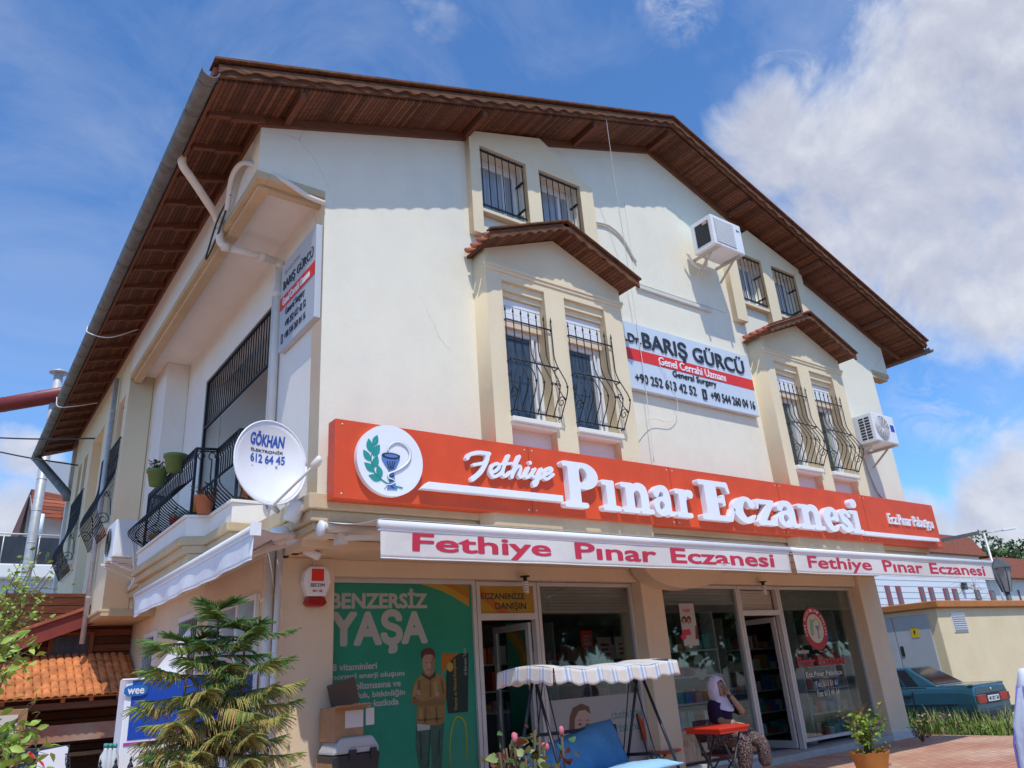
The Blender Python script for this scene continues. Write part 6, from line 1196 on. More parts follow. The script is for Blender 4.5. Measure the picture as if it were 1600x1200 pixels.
# ------------------------------------------------------------------ potted lemon tree, roses, dry weed, grass
def planter():
    c = at_z(1358, 1176, .12); t = thing('potted_lemon_tree', 'young lemon tree in an orange brown scalloped planter by the right column', 'potted plant', (c.x, c.y, GZ))
    w = MB(); n = 40; OB = mat('orange_brown_planter', (.45, .17, .035), .65, var=.12, vscale=5); vs = []
    for r, z, sc in ((.17, GZ, 0), (.235, .05, 0), (.262, .12, 1), (.245, .12, 1), (.225, .04, 0)):
        for j in range(n): a = 6.2832*j/n; vs.append((c.x+r*math.cos(a), c.y+r*math.sin(a), z+sc*.022*abs(math.sin(a*5.5))))
    w.add(vs, [(i*n+j, i*n+(j+1) % n, (i+1)*n+(j+1) % n, (i+1)*n+j) for i in range(4) for j in range(n)]+[tuple(range(4*n, 5*n))], 0, False); w.build('planter', OB, t)
    w = MB(); w.lathe([(.22, 0), (.22, .01)], (c.x, c.y, .05), 20); w.build('soil', mat('dark_soil', (.05, .03, .02), .95), t)
    rnd = random.Random(11); w = MB(); lf = MB(); tw = MB(); fr_ = MB()
    for k in range(11):
        a = rnd.uniform(0, 6.28); h = rnd.uniform(.35, .74); r = rnd.uniform(.05, .38); p0 = Vector((c.x+rnd.uniform(-.05, .05), c.y+rnd.uniform(-.05, .05), .06)); p1 = p0+Vector((math.cos(a)*r*.3, math.sin(a)*r*.3, h*.55)); p2 = p0+Vector((math.cos(a)*r, math.sin(a)*r, h)); w.tube(spline([p0, p1, p2], 4), [.010-.0009*i for i in range(9)], 5)
        for q in range(26):
            tt = rnd.uniform(.3, 1.02); p = p0.lerp(p1, tt*2) if tt < .5 else p1.lerp(p2, tt*2-1); p = p+Vector((rnd.gauss(0, .05), rnd.gauss(0, .05), rnd.gauss(0, .045))); leaf1(lf, p, Vector((rnd.gauss(0, 1), rnd.gauss(0, 1), rnd.gauss(.2, .6))).normalized(), rnd.uniform(.05, .10), rnd.choice((0, 1, 1, 1, 0)), rnd, .5)
        for q in range(5): a2 = rnd.uniform(0, 6.28); e = p2+Vector((math.cos(a2)*.1, math.sin(a2)*.1, rnd.uniform(.0, .16))); tw.tube([p2, e], .0025, 4)
    for q in range(9): ellipsoid(fr_, (c.x+.2+rnd.gauss(0, .06), c.y-.12+rnd.gauss(0, .08), .40+rnd.uniform(-.25, .22)), (.021, .021, .024), None, 10)
    w.build('stems', mat('twig_bark', (.10, .07, .035), .9), t); lf.build('leaves', [mat('lemon_leaf', (.12, .24, .025), .45, var=.3), mat('pale_lemon_leaf', (.30, .40, .05), .45, var=.2)], t, fix=False); tw.build('dry_twigs', DRY[0], t); fr_.build('green_fruit', mat('unripe_lemon', (.08, .16, .02), .5), t)
    text('planter_mark', 'elif', (-.04, .05, -.02, .02), .002, T(c.x+.02, c.y-.246, -.02) @ FRONT, DRY[0], t)
planter()
def rose(label, px, py, D, seed, n, red):
    p = CAM+ray(px, py)*D; t = thing('rose_bush', label, 'rose bush', (p.x, p.y, GZ), 'rose bushes in the foreground'); rnd = random.Random(seed); w = MB(); lf = MB(); fl = MB()
    for k in range(n):
        a = rnd.uniform(0, 6.28); r = rnd.uniform(.04, .22); h = p.z-GZ+rnd.uniform(-.22, .04); p0 = Vector((p.x, p.y, GZ)); p1 = p0+Vector((math.cos(a)*r*.5, math.sin(a)*r*.5, h*.6)); p2 = p0+Vector((math.cos(a)*r, math.sin(a)*r, h)); w.tube(spline([p0, p1, p2], 5), .006, 5)
        for q in range(15):
            tt = rnd.uniform(.3, 1); pp = p1.lerp(p2, tt)+Vector((rnd.gauss(0, .045), rnd.gauss(0, .045), rnd.gauss(0, .03))); leaf1(lf, pp, Vector((rnd.gauss(0, 1), rnd.gauss(0, 1), rnd.gauss(0, .5))).normalized(), rnd.uniform(.045, .085), (2 if rnd.random() < red else rnd.choice((0, 1, 1))), rnd, .65)
        if k < 3: c = p2+Vector((0, 0, .02)); [ellipsoid(fl, c+Vector((rnd.gauss(0, .008), rnd.gauss(0, .008), rnd.gauss(0, .005))), (.013, .012, .019), None, 10) for _ in range(3)]
    w.build('stems', mat('rose_stem', (.12, .08, .04), .8), t); lf.build('leaves', [LG[0], mat('pale_rose_leaf', (.22, .26, .08), .5, var=.25), mat('red_rose_leaf', (.16, .03, .02), .5, var=.3)], t, fix=False); fl.build('buds', mat('pink_petal', (.62, .16, .20), .6, var=.15, vscale=20), t)
rose('rose bush with pale leaves and pink buds standing in front of the swing seat', 812, 1150, 4.3, 5, 16, .22); rose('small red leaved rose shoot in front of the blue swing cushion', 880, 1160, 4.0, 8, 3, .85)
c = at_z(1442, 1160, GZ); t = thing('dry_weed', 'dry dark weed growing from the paving beside the right column', 'weed', (c.x, c.y, GZ)); w = MB(); lf = MB(); rnd = random.Random(3)
for k in range(26):
    a = rnd.uniform(0, 6.28); e = c+Vector((math.cos(a)*rnd.uniform(.05, .26), math.sin(a)*rnd.uniform(.05, .26), rnd.uniform(.12, .34))); w.tube([c, c.lerp(e, .5)+Vector((0, 0, .04)), e], .004, 4)
    for q in range(6): leaf1(lf, c.lerp(e, rnd.uniform(.5, 1)), Vector((rnd.gauss(0, 1), rnd.gauss(0, 1), .4)).normalized(), .035, rnd.randrange(2), rnd)
w.build('stems', DRY[0], t); lf.build('leaves', [mat('dark_dry_leaf', (.06, .035, .02), .8), DRY[1]], t, fix=False)
def grass():
    rnd = random.Random(21); w = MB(); fl = MB()
    for k in range(7500):
        x = rnd.uniform(13.2, 15.6)+0; y = rnd.uniform(-1.7, 4.4); 
        if x < 13.7 and rnd.random() < .5: continue
        if 14.55 < x and y > .3: x = rnd.uniform(13.3, 14.5)
        h = rnd.uniform(.16, .62)*(.6+.5*math.sin(x*3+y*1.7)**2); a = rnd.uniform(0, 6.28); b_ = Vector((math.cos(a), math.sin(a), 0)); s = Vector((-b_.y, b_.x, 0))*rnd.uniform(.006, .014); p = Vector((x, y, -.36)); l = rnd.uniform(.1, .6)*h; m = rnd.choice((0, 0, 1, 1, 2, 3))
        w.add([p-s, p+s, p+b_*l*.4+Vector((0, 0, h*.6))+s*.7, p+b_*l*.4+Vector((0, 0, h*.6))-s*.7, p+b_*l+Vector((0, 0, h))], [(0, 1, 2, 3), (3, 2, 4)], m)
    for k in range(900): p = Vector((rnd.uniform(13.4, 14.4), rnd.uniform(-1.2, 3.5), rnd.uniform(-.3, -.02))); leaf1(w, p, Vector((rnd.gauss(0, 1), rnd.gauss(0, 1), rnd.gauss(.4, .5))).normalized(), .09, rnd.choice((0, 1)), rnd, .5)
    tag(w.build('grass', [mat('grass_green', (.10, .20, .025), .6, var=.3), mat('grass_light', (.24, .34, .06), .6, var=.2), mat('grass_straw', (.42, .34, .16), .8, var=.2), mat('grass_dark', (.04, .09, .015), .6)], fix=False), 'strip of tall green grass and weeds between the brick paving and the parked car', 'grass', kind='stuff')
grass()
rnd = random.Random(9); t = thing('flower_clump', 'small clump of pink and red flowers growing in the grass beside the car', 'flowers', (13.75, 1.2, -.36), None); w = MB(); fl = MB()
for k in range(24): p = Vector((13.75+rnd.gauss(0, .12), 1.1+rnd.gauss(0, .28), -.36)); e = p+Vector((rnd.gauss(0, .04), rnd.gauss(0, .04), rnd.uniform(.3, .5))); w.tube([p, e], .004, 4); ellipsoid(fl, e, (.03, .03, .022), None, 8, rnd.randrange(2))
w.build('stems', LG[0], t); fl.build('blossoms', [mat('pink_blossom', (.55, .2, .2), .7), mat('pale_blossom', (.6, .42, .36), .7)], t)
def parasol():
    c = CAM+ray(1655, 1240)*3.0; t = thing('closed_parasol', 'closed white parasol with purple piping at the right edge of the picture', 'parasol', (c.x, c.y, GZ)); cl = mat('white_parasol_cloth', (.72, .74, .80), .8, var=.05, bump=.4, bscale=8); n = 40; vs = []; zt = (CAM+ray(1655, 1068)*3.0).z; zb = .0
    for i in range(13):
        tt = i/12; r = .028+.090*tt**.32
        for j in range(n): a = 6.2832*j/n; rr = r*(1+.16*math.cos(a*8+tt)*min(1, tt*3)); vs.append((c.x+rr*math.cos(a), c.y+rr*math.sin(a), zt+(zb-zt)*tt))
    w = MB(); w.add(vs, [(i*n+j, i*n+(j+1) % n, (i+1)*n+(j+1) % n, (i+1)*n+j) for i in range(12) for j in range(n)], 0, True); o = w.build('folded_canopy', cl, t); w = MB()
    for k in range(8): a = 6.2832*k/8; w.tube([(c.x+(.03+.106*(i/8)**.32)*math.cos(a-i/64), c.y+(.03+.106*(i/8)**.32)*math.sin(a-i/64), zt+(zb-zt)*i/8) for i in range(9)], .003, 5)
    w.build('piping', mat('purple_piping', (.15, .12, .42), .6), o); w = MB()
    w.lathe([(.028, -.02), (.03, .0), (.018, .03), (.012, .05)], (c.x, c.y, zt), 10)
    w.build('top_tuft', cl, o); w = MB(); w.tube([(c.x, c.y, GZ), (c.x, c.y, zt-.01)], .016, 10); w.lathe([(.2, 0), (.2, .05), (.03, .08), (.03, .2)], (c.x, c.y, GZ), 24); w.build('pole', ALU, t)
parasol()

# ------------------------------------------------------------------ Norfolk pine by the corner
def pine():
    base = Vector((-1.21, -.95, GZ)); t = thing('norfolk_pine', 'potted Norfolk pine with drooping yellowed green branches in front of the shop corner', 'tree', base); rnd = random.Random(31)
    BK = mat('pine_bark', (.16, .11, .07), .95, var=.3, vscale=14, bump=.6, bscale=30)
    w = MB(); w.lathe([(.20, 0), (.26, .32), (.28, .32), (.28, .36), (.25, .36), (.24, .33)], base, 24); w.build('pot', TERRA, t)
    tr = MB(); br = MB(); nd = MB(); tops = []
    for k, (dx, dy, h) in enumerate(((0, 0, 2.30), (.13, -.04, 2.12), (-.12, .07, 2.05))):
        b0 = base+Vector((dx*.6, dy*.6, .3)); pts = spline([b0, b0+Vector((dx*.3+.03, dy*.3, .5)), b0+Vector((dx*.9, dy*.9, h*.5)), base+Vector((dx*1.6, dy*1.6, h))], 8); n = len(pts); tr.tube(pts, [.026-.019*i/n for i in range(n)], 8); tops.append((pts, h))
    def shoot(p, d, L, m, drop, th=.0075):
        """a soft finger of foliage: a thin stem clothed in short needles"""
        n = 6; pts = []; v = d.normalized(); q = Vector(p)
        for i in range(n+1): pts.append(q.copy()); v = (v+Vector((0, 0, -drop))).normalized(); q = q+v*L/n
        nd.tube(pts, [th*(1-.72*i/n) for i in range(n+1)], 5, m)
        for i in range(n*4):
            tt = i/(n*4)*n; a = pts[int(tt)]; b_ = pts[int(tt)+1]; c = a.lerp(b_, tt-int(tt)); ax = (b_-a).normalized(); an = rnd.uniform(0, 6.28); o = ax.orthogonal().normalized(); s = ax.cross(o); r_ = (o*math.cos(an)+s*math.sin(an)); sd = ax.cross(r_)*.0022; e = c+r_*.013+ax*.014
            nd.add([c-sd, c+sd, e], [(0, 1, 2)], m)
    def branch(p, az, L, el, age):
        d = Vector((math.cos(az), math.sin(az), el)).normalized(); n = 10; pts = []; v = d.copy(); q = Vector(p)
        for i in range(n+1): pts.append(q.copy()); v = (v+Vector((0, 0, -.045 if i < 6 else .06))).normalized(); q = q+v*L/n
        br.tube(pts, [.008-.0055*i/n for i in range(n+1)], 6)
        side = v.cross(EZ).normalized(); ns = int(L*58)
        for k in range(ns):
            tt = .22+.78*k/ns if age > .3 else .1+.9*k/ns; x = tt*n; i = min(int(x), n-1); c = pts[i].lerp(pts[i+1], x-i); ax = (pts[i+1]-pts[i]).normalized()
            for sg in (-1, 1):
                if rnd.random() < .10: continue
                ll = (.08+.11*math.sin(math.pi*min(1, tt*.95)**.8))*rnd.uniform(.75, 1.2)*(1.05 if age > .5 else .8); droop = .05+.30*age*rnd.uniform(.5, 1.1)*(1.25-tt)
                yl = age*.85+rnd.uniform(-.34, .30)-tt*.42; m = 0 if yl < .16 else (1 if yl < .42 else (2 if yl < .68 else 3))
                shoot(c, side*sg*(.9)+ax*(.55+.5*tt)+EZ*(.22-.1*age), ll, m, droop)
        shoot(pts[-1], pts[-1]-pts[-2], .08, 0 if age < .6 else 1, .02, .009)
    for (pts, h), lv in zip(tops, (10, 8, 8)):
        for k in range(lv):
            f = .40+.575*k/(lv-1) if lv > 1 else .8; p = pts[min(len(pts)-1, int(f*(len(pts)-1)))]; age = max(0, min(1, (2.30-(p.z-GZ))/.95+.15)); nb = 5; a0 = rnd.uniform(0, 6.28)
            for j in range(nb): branch(p+EZ*rnd.uniform(-.07, .07), a0+6.2832*j/nb+rnd.uniform(-.5, .5), (.33+.11*age)*rnd.uniform(.6, 1.2), .40-.25*age+rnd.uniform(-.16, .2), age)
        for j in range(4): branch(pts[-1], 1.57*j+.4, .2, .5, 0)
    tr.build('trunk', BK, t); br.build('branches', BK, t); nd.build('foliage', [mat('pine_green', (.06, .155, .025), .6, var=.25), mat('pine_olive', (.17, .23, .045), .6, var=.25), mat('pine_yellowing', (.38, .34, .09), .7, var=.25), mat('pine_straw', (.48, .32, .11), .8, var=.25)], t, fix=False)
pine()
# spear topped fence and display stand on the left
t = thing('iron_fence', 'black iron fence with spear finials low at the left behind the pine', 'fence', (-1.2, .35, GZ)); w = MB(); x0 = at_y(160, 1165, .35).x; x1 = -.30; zt = at_y(320, 1172, .35).z
n = 13
for k in range(n): x = x0+(x1-x0)*k/(n-1); w.tube([(x, .35, GZ), (x, .35, zt-.09)], .008, 6); w.lathe([(.006, 0), (.022, .02), (.026, .045), (.012, .075), (.008, .08), (.013, .092), (.001, .13)], (x, .35, zt-.11), 8)
w.build('pickets', IRON, t); w = MB()
for z in (zt-.2, GZ+.1): w.box(x0-.02, x1+.02, .34, .36, z-.012, z+.012)
w.build('rails', IRON, t)
def stand():
    Y = 1.55; P = PYQ(Y); t = thing('display_stand', 'blue and white product display stand behind the pine at the left wall', 'display stand', (-.9, Y, GZ)); a = P(192, 1120); b_ = P(318, 1120)
    x0, x1 = a[0], -.02; z0 = GZ; zt = P(250, 1058)[1]
    w = MB(); w.box(x0, x1, Y, Y+.35, z0, zt); w.build('cabinet', SIGNW, t, bevel=.01)
    w = MB(); zb = P(250, 1152)[1]; w.box(x0+.06, x1-.06, Y-.006, Y-.0005, zb, zt-.02); w.build('blue_front', mat('royal_blue_print', (.012, .07, .42), .4), t)
    c = P(210, 1079); w = MB(); w.box(c[0]-.13, c[0]+.16, Y-.02, Y+.02, zt+.002, c[1]+.10); hd = w.build('header_card', SIGNW, t, bevel=.03); w = MB(); w.prism([(c[0]+.01+.11*math.cos(q)*(1+.12*abs(math.sin(2*q))), c[1]+.055*math.sin(q)*(1+.12*abs(math.sin(2*q)))) for q in [6.2832*k/32 for k in range(32)]], Y-.026, Y-.0205, 1); w.build('badge', mat('badge_blue', (.02, .15, .45), .4), hd)
    text('badge_lettering', 'wee', (c[0]-.07, c[0]+.09, c[1]-.035, c[1]+.02), .003, T(0, Y-.0265, 0) @ FRONT, SIGNW, hd, bold=.02)
    w = MB(); w.prism([(x0+.5, zb+.02), (x0+.62, zb+.02), (x0+.9, zb+.42), (x0+.8, zb+.42)], Y-.009, Y-.0065, 1); w.build('violet_band', mat('violet_print', (.3, .12, .42), .5), t); w = MB(); w.box(x0+.03, x1-.03, Y-.009, Y-.0005, zb-.05, zb-.022); w.build('magenta_line', mat('magenta_print', (.45, .06, .36), .5), t)
    F = T(0, Y-.0065, 0) @ FRONT
    for k, s in enumerate(('mikroorganizma içeren karışık gibi ürün demek', 'gıdalardan farklı gibi ürünlerde kullanılan')): text('body_text', s, (x0+.12, x1-.1, zb-.13-.06*k, zb-.09-.06*k), .001, T(0, Y-.0008, 0) @ FRONT, LINE, t)
    w = MB(); w.prism([(x0+.24, zt+.003), (x0+.62, zt+.003), (x0+.62, zt+.52)], Y+.1, Y+.13, 1); w.build('white_fin', SIGNW, t)
stand()
for k, (x, lb) in enumerate(((-1.62, 'clear plastic bottle with green cap, left one beside the display stand'), (-1.50, 'clear plastic bottle with green cap, middle one beside the display stand'), (-1.38, 'clear plastic bottle with green cap standing right against the display stand'))):
    p = at_y(163+7*k, 1190, 1.3); t = thing('plastic_bottle', lb, 'bottle', p, 'plastic bottles beside the display stand'); w = MB(); w.lathe([(.045, -.2), (.05, -.05), (.045, .05), (.018, .1), (.018, .13)], p, 14); w.build('bottle', mat('milky_plastic', (.55, .58, .6), .3), t); w = MB(); w.lathe([(.022, .125), (.022, .16)], p, 12); w.build('cap', mat('sea_green_cap', (.05, .3, .28), .5), t)
# barred side windows
for (ya, yb, za, zb) in ((4.2, 5.2, 1.0, 2.55), (6.9, 7.6, 1.0, 2.5)):
    w = MB(); w.box(-.05, -.002, ya-.07, ya, za, zb); w.box(-.05, -.002, yb, yb+.07, za, zb); w.box(-.05, -.002, ya-.07, yb+.07, zb, zb+.08); w.box(-.08, -.002, ya-.07, yb+.07, za-.07, za); o = w.build('side_window', FRAME, BLD); w = MB(); w.box(-.012, -.003, ya, yb, za, zb); w.build('pane', PANE, o)
    w = MB(); n = int((yb-ya)/.1); [w.tube([(-.06, ya+(yb-ya)*(k+.5)/n, za), (-.06, ya+(yb-ya)*(k+.5)/n, zb)], .009, 5) for k in range(n)]; w.build('window_bars', LINE, o)
w = MB(); w.box(-.02, -.003, 1.75, 3.7, .2, 2.5); o = w.build('side_display_window', mat('pale_display_glass', (.30, .42, .46), .15, var=.3, vscale=2), BLD); w = MB()
for y in (1.7, 2.4, 3.05, 3.7): w.box(-.05, -.003, y-.03, y+.03, .2, 2.5)
w.box(-.05, -.003, 1.67, 3.73, 2.5, 2.56); w.build('frame', FRAME, o)

# ------------------------------------------------------------------ timber kiosk on the left
def hut():
    t = thing('timber_cafe', 'dark red timber cafe hut with orange clay tile canopy at the left of the building', 'hut', (-2.5, 8.5, GZ)); WD = wood('red_brown_boards', (.13, .035, .018), (.22, .075, .035), 2, .14, stretch=(1, 8, 8)); RF = mat('oxide_red_fascia', (.22, .035, .022), .6, var=.15, vscale=2)
    w = MB(); w.box(-6, -.02, 8.95, 9.1, GZ, 3.45); w.build('wall', WD, t)
    w = MB(); a = at_y(0, 1012, 8.5); b_ = at_y(172, 952, 8.5); d = (b_-a); a2 = a-d*.8; b2 = b_+d*.2
    w.prism([(a2.x, a2.z-.16), (b2.x, b2.z-.16), (b2.x, b2.z+.14), (a2.x, a2.z+.14)], 8.46, 8.52, 1); w.build('sloping_fascia', RF, t)
    w = MB(); w.prism([(a2.x, a2.z+.142), (b2.x, b2.z+.142), (b2.x, b2.z+.2), (a2.x, a2.z+.2)], 8.4, 12, 1); w.build('upper_roof', TILE, t)
    w = MB(); q = at_y(82, 1000, 8.94); q2 = at_y(137, 1025, 8.94); w.box(q.x-.06, q2.x+.06, 8.9, 8.948, q2.z, q.z+.12); o = w.build('window_frame', wood('orange_frame_wood', (.25, .08, .03), (.32, .12, .05)), t); w = MB(); w.box(q.x+.02, q2.x-.02, 8.88, 8.8995, q2.z, q.z+.05); w.build('pane', PANE, o)
    # tiles on the canopy
    zA, yA, zB, yB = 2.32, 8.85, 1.62, 7.55; w = MB(); rows, L0, L1 = 6, -6.0, -.04; n = int((L1-L0)/.125)
    for r in range(rows):
        for k in range(n):
            x = L0+(k+.5)*.125; t0, t1 = r/rows, (r+1)/rows+.03; ya, yb = yA+(yB-yA)*t0, yA+(yB-yA)*t1; za, zb = zA+(zB-zA)*t0+.012, zA+(zB-zA)*t1+.045; vs = []
            for yy, zz, ww in ((ya, za, .056), (yb, zb, .0635)):
                for j in range(7): aa = math.pi*j/6; vs.append((x-math.cos(aa)*ww, yy, zz+math.sin(aa)*.042))
            for j in range(7): aa = math.pi*j/6; vs.append((x-math.cos(aa)*.052, yb+.004, zb-.03+math.sin(aa)*.03))
            w.add(vs, [(j, j+1, j+8, j+7) for j in range(6)]+[(7+j, 8+j, 15+j, 14+j) for j in range(6)], 0, True)
    o = w.build('canopy_tiles', TILEO, t); w = MB(); w.add([(L0, yA, zA-.02), (L1, yA, zA-.02), (L1, yB+.03, zB-.02), (L0, yB+.03, zB-.02), (L0, yA, zA), (L1, yA, zA), (L1, yB+.03, zB), (L0, yB+.03, zB)], [(0, 1, 2, 3), (4, 5, 6, 7), (0, 1, 5, 4), (2, 3, 7, 6), (1, 2, 6, 5), (0, 3, 7, 4)]); w.build('canopy_deck', TILEO, t)
    w = MB(); [w.beam((x, 8.85, 2.23), (x, 7.62, 1.57), .06, .07) for x in [-.35-.42*k for k in range(12)]]; w.build('canopy_rafters', wood('orange_rafter', (.36, .13, .05), (.45, .18, .07)), t)
    w = MB(); w.box(-6, -.1, 7.7, 7.76, 1.44, 1.54); w.build('front_beam', RAFTER, t)
    w = MB(); w.box(-6, -.05, 8.6, 8.8, GZ, .75); w.box(-6, -.1, 7.9, 8.6, .70, .76); w.build('counter', wood('dark_counter', (.05, .03, .02), (.09, .05, .03)), t)
    w = MB(); q = at_y(118, 1145, 7.85); w.box(-6, -.12, 7.84, 7.9, q.z-.12, q.z+.14); w.build('counter_front', mat('peeling_cream_board', (.40, .32, .24), .85, col2=(.36, .12, .08), vscale=1.2), t)
    w = MB(); w.box(-6, -.2, 7.5, 7.56, GZ, .42); w.build('slatted_front', wood('grey_slats', (.10, .085, .07), (.16, .13, .10), 2, .09), t)
hut()
def px_panel(name, label, cat, px, Y, m, th=.03):
    a = at_y(px[0], px[1], Y); b_ = at_y(px[2], px[3], Y); t = thing(name, label, cat, ((a.x+b_.x)/2, Y, b_.z)); w = MB(); w.box(a.x, b_.x, Y, Y+th, b_.z, a.z); w.build('board', m, t, bevel=.01); return t, a, b_
t, a, b_ = px_panel('framed_menu', 'framed menu sheet with wide tan frame under the tile canopy', 'framed notice', (-30, 1112, 38, 1152), 7.4, mat('tan_frame', (.33, .19, .09), .6)); w = MB(); w.box(a.x+.05, b_.x-.13, 7.39, 7.3995, b_.z+.05, a.z-.08); w.build('sheet', mat('paper', (.6, .56, .52), .8), t)
t, a, b_ = px_panel('cafe_sign', 'navy and white cafe sign with a red striped umbrella picture at the bottom left', 'sign', (20, 1172, 92, 1300), 4.2, mat('navy_board', (.02, .025, .06), .5)); w = MB(); w.prism([(b_.x-.34, b_.z), (b_.x-.02, b_.z), (b_.x-.02, a.z-.03), (b_.x-.05, a.z-.01), (b_.x-.34, a.z-.04)], 4.185, 4.1985, 1); w.build('white_panel', SIGNW, t)
c = (a.x+.17, a.z-.15)
for k in range(6): w = MB(); a0, a1 = math.pi*k/6, math.pi*(k+1)/6; w.prism([(c[0], c[1]+.13), (c[0]+.2*math.cos(a0), c[1]-.09+.13*math.sin(a0)), (c[0]+.2*math.cos(a1), c[1]-.09+.13*math.sin(a1))], 4.18-.002*k, 4.184-.002*k, 1); w.build('printed_stripe', [REDB, mat('pale_red_print', (.6, .25, .2), .6)][k % 2], t)
text('lettering', 'REST', (0, .2, 0, .06), .003, T(b_.x-.05, 4.183, a.z-.10) @ FRONT @ Matrix.Rotation(-R_(82), 4, 'Z'), NAVY, t, bold=.02)

# ------------------------------------------------------------------ far left: house, pipes, wires
def left_house():
    Y = 26.; P = PYQ(Y); t = thing('white_house', 'white house with red tiled gable roof and dark balcony screen behind on the left', 'house', (-10, Y, GZ))
    x0 = P(-120, 840)[0]; x1 = P(118, 840)[0]; zb = P(60, 885)[1]; zt = P(60, 838)[1]; zr = P(55, 762)[1]
    w = MB(); w.box(x0, x1+4, Y, Y+8, GZ, zb-.5); w.box(P(44, 840)[0], x1+4, Y+2.4, Y+8, zb-.5, P(70, 795)[1]+1.0); w.build('wall', mat('white_house_paint', (.72, .72, .73), .85, var=.05), t)
    w = MB(); w.box(x0, x1+.5, Y-.4, Y+2.3, zb-.5, zb+.02); w.build('balcony_slab', mat('white_house_trim', (.78, .78, .76), .8), t, bevel=.05)
    w = MB(); w.box(x0, x1+.3, Y-.3, Y-.26, zb+.04, zt-.1, 0); w.build('dark_screen', mat('navy_screen_cloth', (.03, .04, .055), .8, var=.3, vscale=1.5, stretch=(2, 1, .5)), t)
    w = MB(); w.tube([(x0, Y-.28, zt), (x1+.3, Y-.28, zt)], .035, 8); [w.tube([(x, Y-.28, zb), (x, Y-.28, zt)], .03, 6) for x in (P(2, 860)[0], P(58, 860)[0], P(100, 860)[0])]; w.build('rail', ALU, t)
    # gable roof seen edge on: ridge runs away
    e = lambda px, py, yy: at_y(px, py, Y+yy)
    A, B_, C_, D_ = e(50, 762, 1.6), e(30, 836, 1.6), e(100, 768, 1.6), e(112, 826, 1.6); w = MB(); th = Vector((0, 0, .22)); bk = Vector((2.2, 5, 0))
    def slab(p, q, r, s, m): vs = [p, q, r, s, p-th, q-th, r-th, s-th]; w.add(vs, [(0, 1, 2, 3), (4, 7, 6, 5), (0, 4, 5, 1), (1, 5, 6, 2), (2, 6, 7, 3), (3, 7, 4, 0)], m)
    R1, R2 = e(49, 764, 1.6), e(49, 764, 1.6)+Vector((3.4, 2.5, .15)); E1_ = e(54, 795, 1.2); E2_ = e(97, 797, 1.2); E3 = e(116, 826, 1.2)
    slab(R1, R2, R2+Vector((1.6, -2.6, -2.2)), E1_, 0); slab(R1, e(28, 838, 1.2), e(28, 838, 1.2)+Vector((-.2, 4, 0)), R1+Vector((.2, 4, 0)), 1); slab(E2_, E3, E3+Vector((2.5, 0, 0)), E2_+Vector((2.5, 1, 1)), 0)
    w.build('roof', [wood('red_roof_tiles', (.34, .085, .04), (.42, .13, .07), 2, .16), mat('brown_gable_boards', (.16, .06, .04), .8)], t)
    w = MB(); q = e(65, 760, 3.); w.box(q.x, q.x+2.2, q.y, q.y+1.4, q.z-.4, q.z+1.15); w.build('chimney_block', mat('grey_render', (.40, .42, .45), .9), t)
    w = MB(); q = e(64, 815, .9); w.tube([(q.x, q.y, q.z-.7), (q.x, q.y, q.z+.3)], .10, 10); w.build('vent_pipe', PVCW, t)
left_house()
a = at_y(70, 720, 17.); b_ = at_y(77, 585, 17.); t = thing('flue_pipe', 'silver flue pipe with a round cap rising at the left behind the gutter', 'flue', (a.x, 17, GZ)); w = MB(); w.tube([(a.x, 17, GZ), (a.x, 17, b_.z)], .125, 16)
for k in range(7): w.lathe([(.125, -.02), (.135, 0), (.125, .02)], (a.x, 17, b_.z-.9*k-.5), 16)
w.build('pipe', mat('galvanised_pipe', (.5, .51, .52), .35, .7), t); w = MB(); w.lathe([(.26, 0), (.25, .03), (.05, .14), (.01, .16)], (a.x, 17, b_.z+.08), 20); w.tube([(a.x-.1, 17, b_.z-.02), (a.x-.12, 17, b_.z+.1)], .015, 6); w.tube([(a.x+.1, 17, b_.z-.02), (a.x+.12, 17, b_.z+.1)], .015, 6); w.build('cap', mat('galvanised_pipe', (.5, .51, .52)), t)
a = at_y(-40, 640, 19.); b_ = at_y(128, 611, 16.2); t = thing('steel_beam', 'thick dark red steel tube crossing behind the gutter at the left edge', 'steel tube', a); d = (b_-a); w = MB(); w.tube([a-d*1.2, b_+d*.12], .225, 20); w.build('tube', mat('oxide_red_steel', (.20, .022, .02), .45, var=.12, vscale=3), t); w = MB()
for k in (.28, .62): w.lathe([(.226, -.01), (.232, 0), (.226, .01)], a+d*k, 20, d)
w.build('weld_ring', mat('oxide_red_steel', (.2, .022, .02)), t)
for lb, p, q, Y0_, Y1_ in (('dark red overhead wire reaching the side eaves at the left, upper one', (-30, 683), (148, 685), 14, 11.4), ('black overhead wire sagging to the side eaves at the left, lower one', (-30, 700), (122, 727), 14, 13.2)):
    a = at_y(p[0], p[1], Y0_); b_ = at_x(q[0], q[1], -.86); cable('overhead_wire', lb, [a, (a+b_)/2-EZ*.03, b_], .018, BLACK)

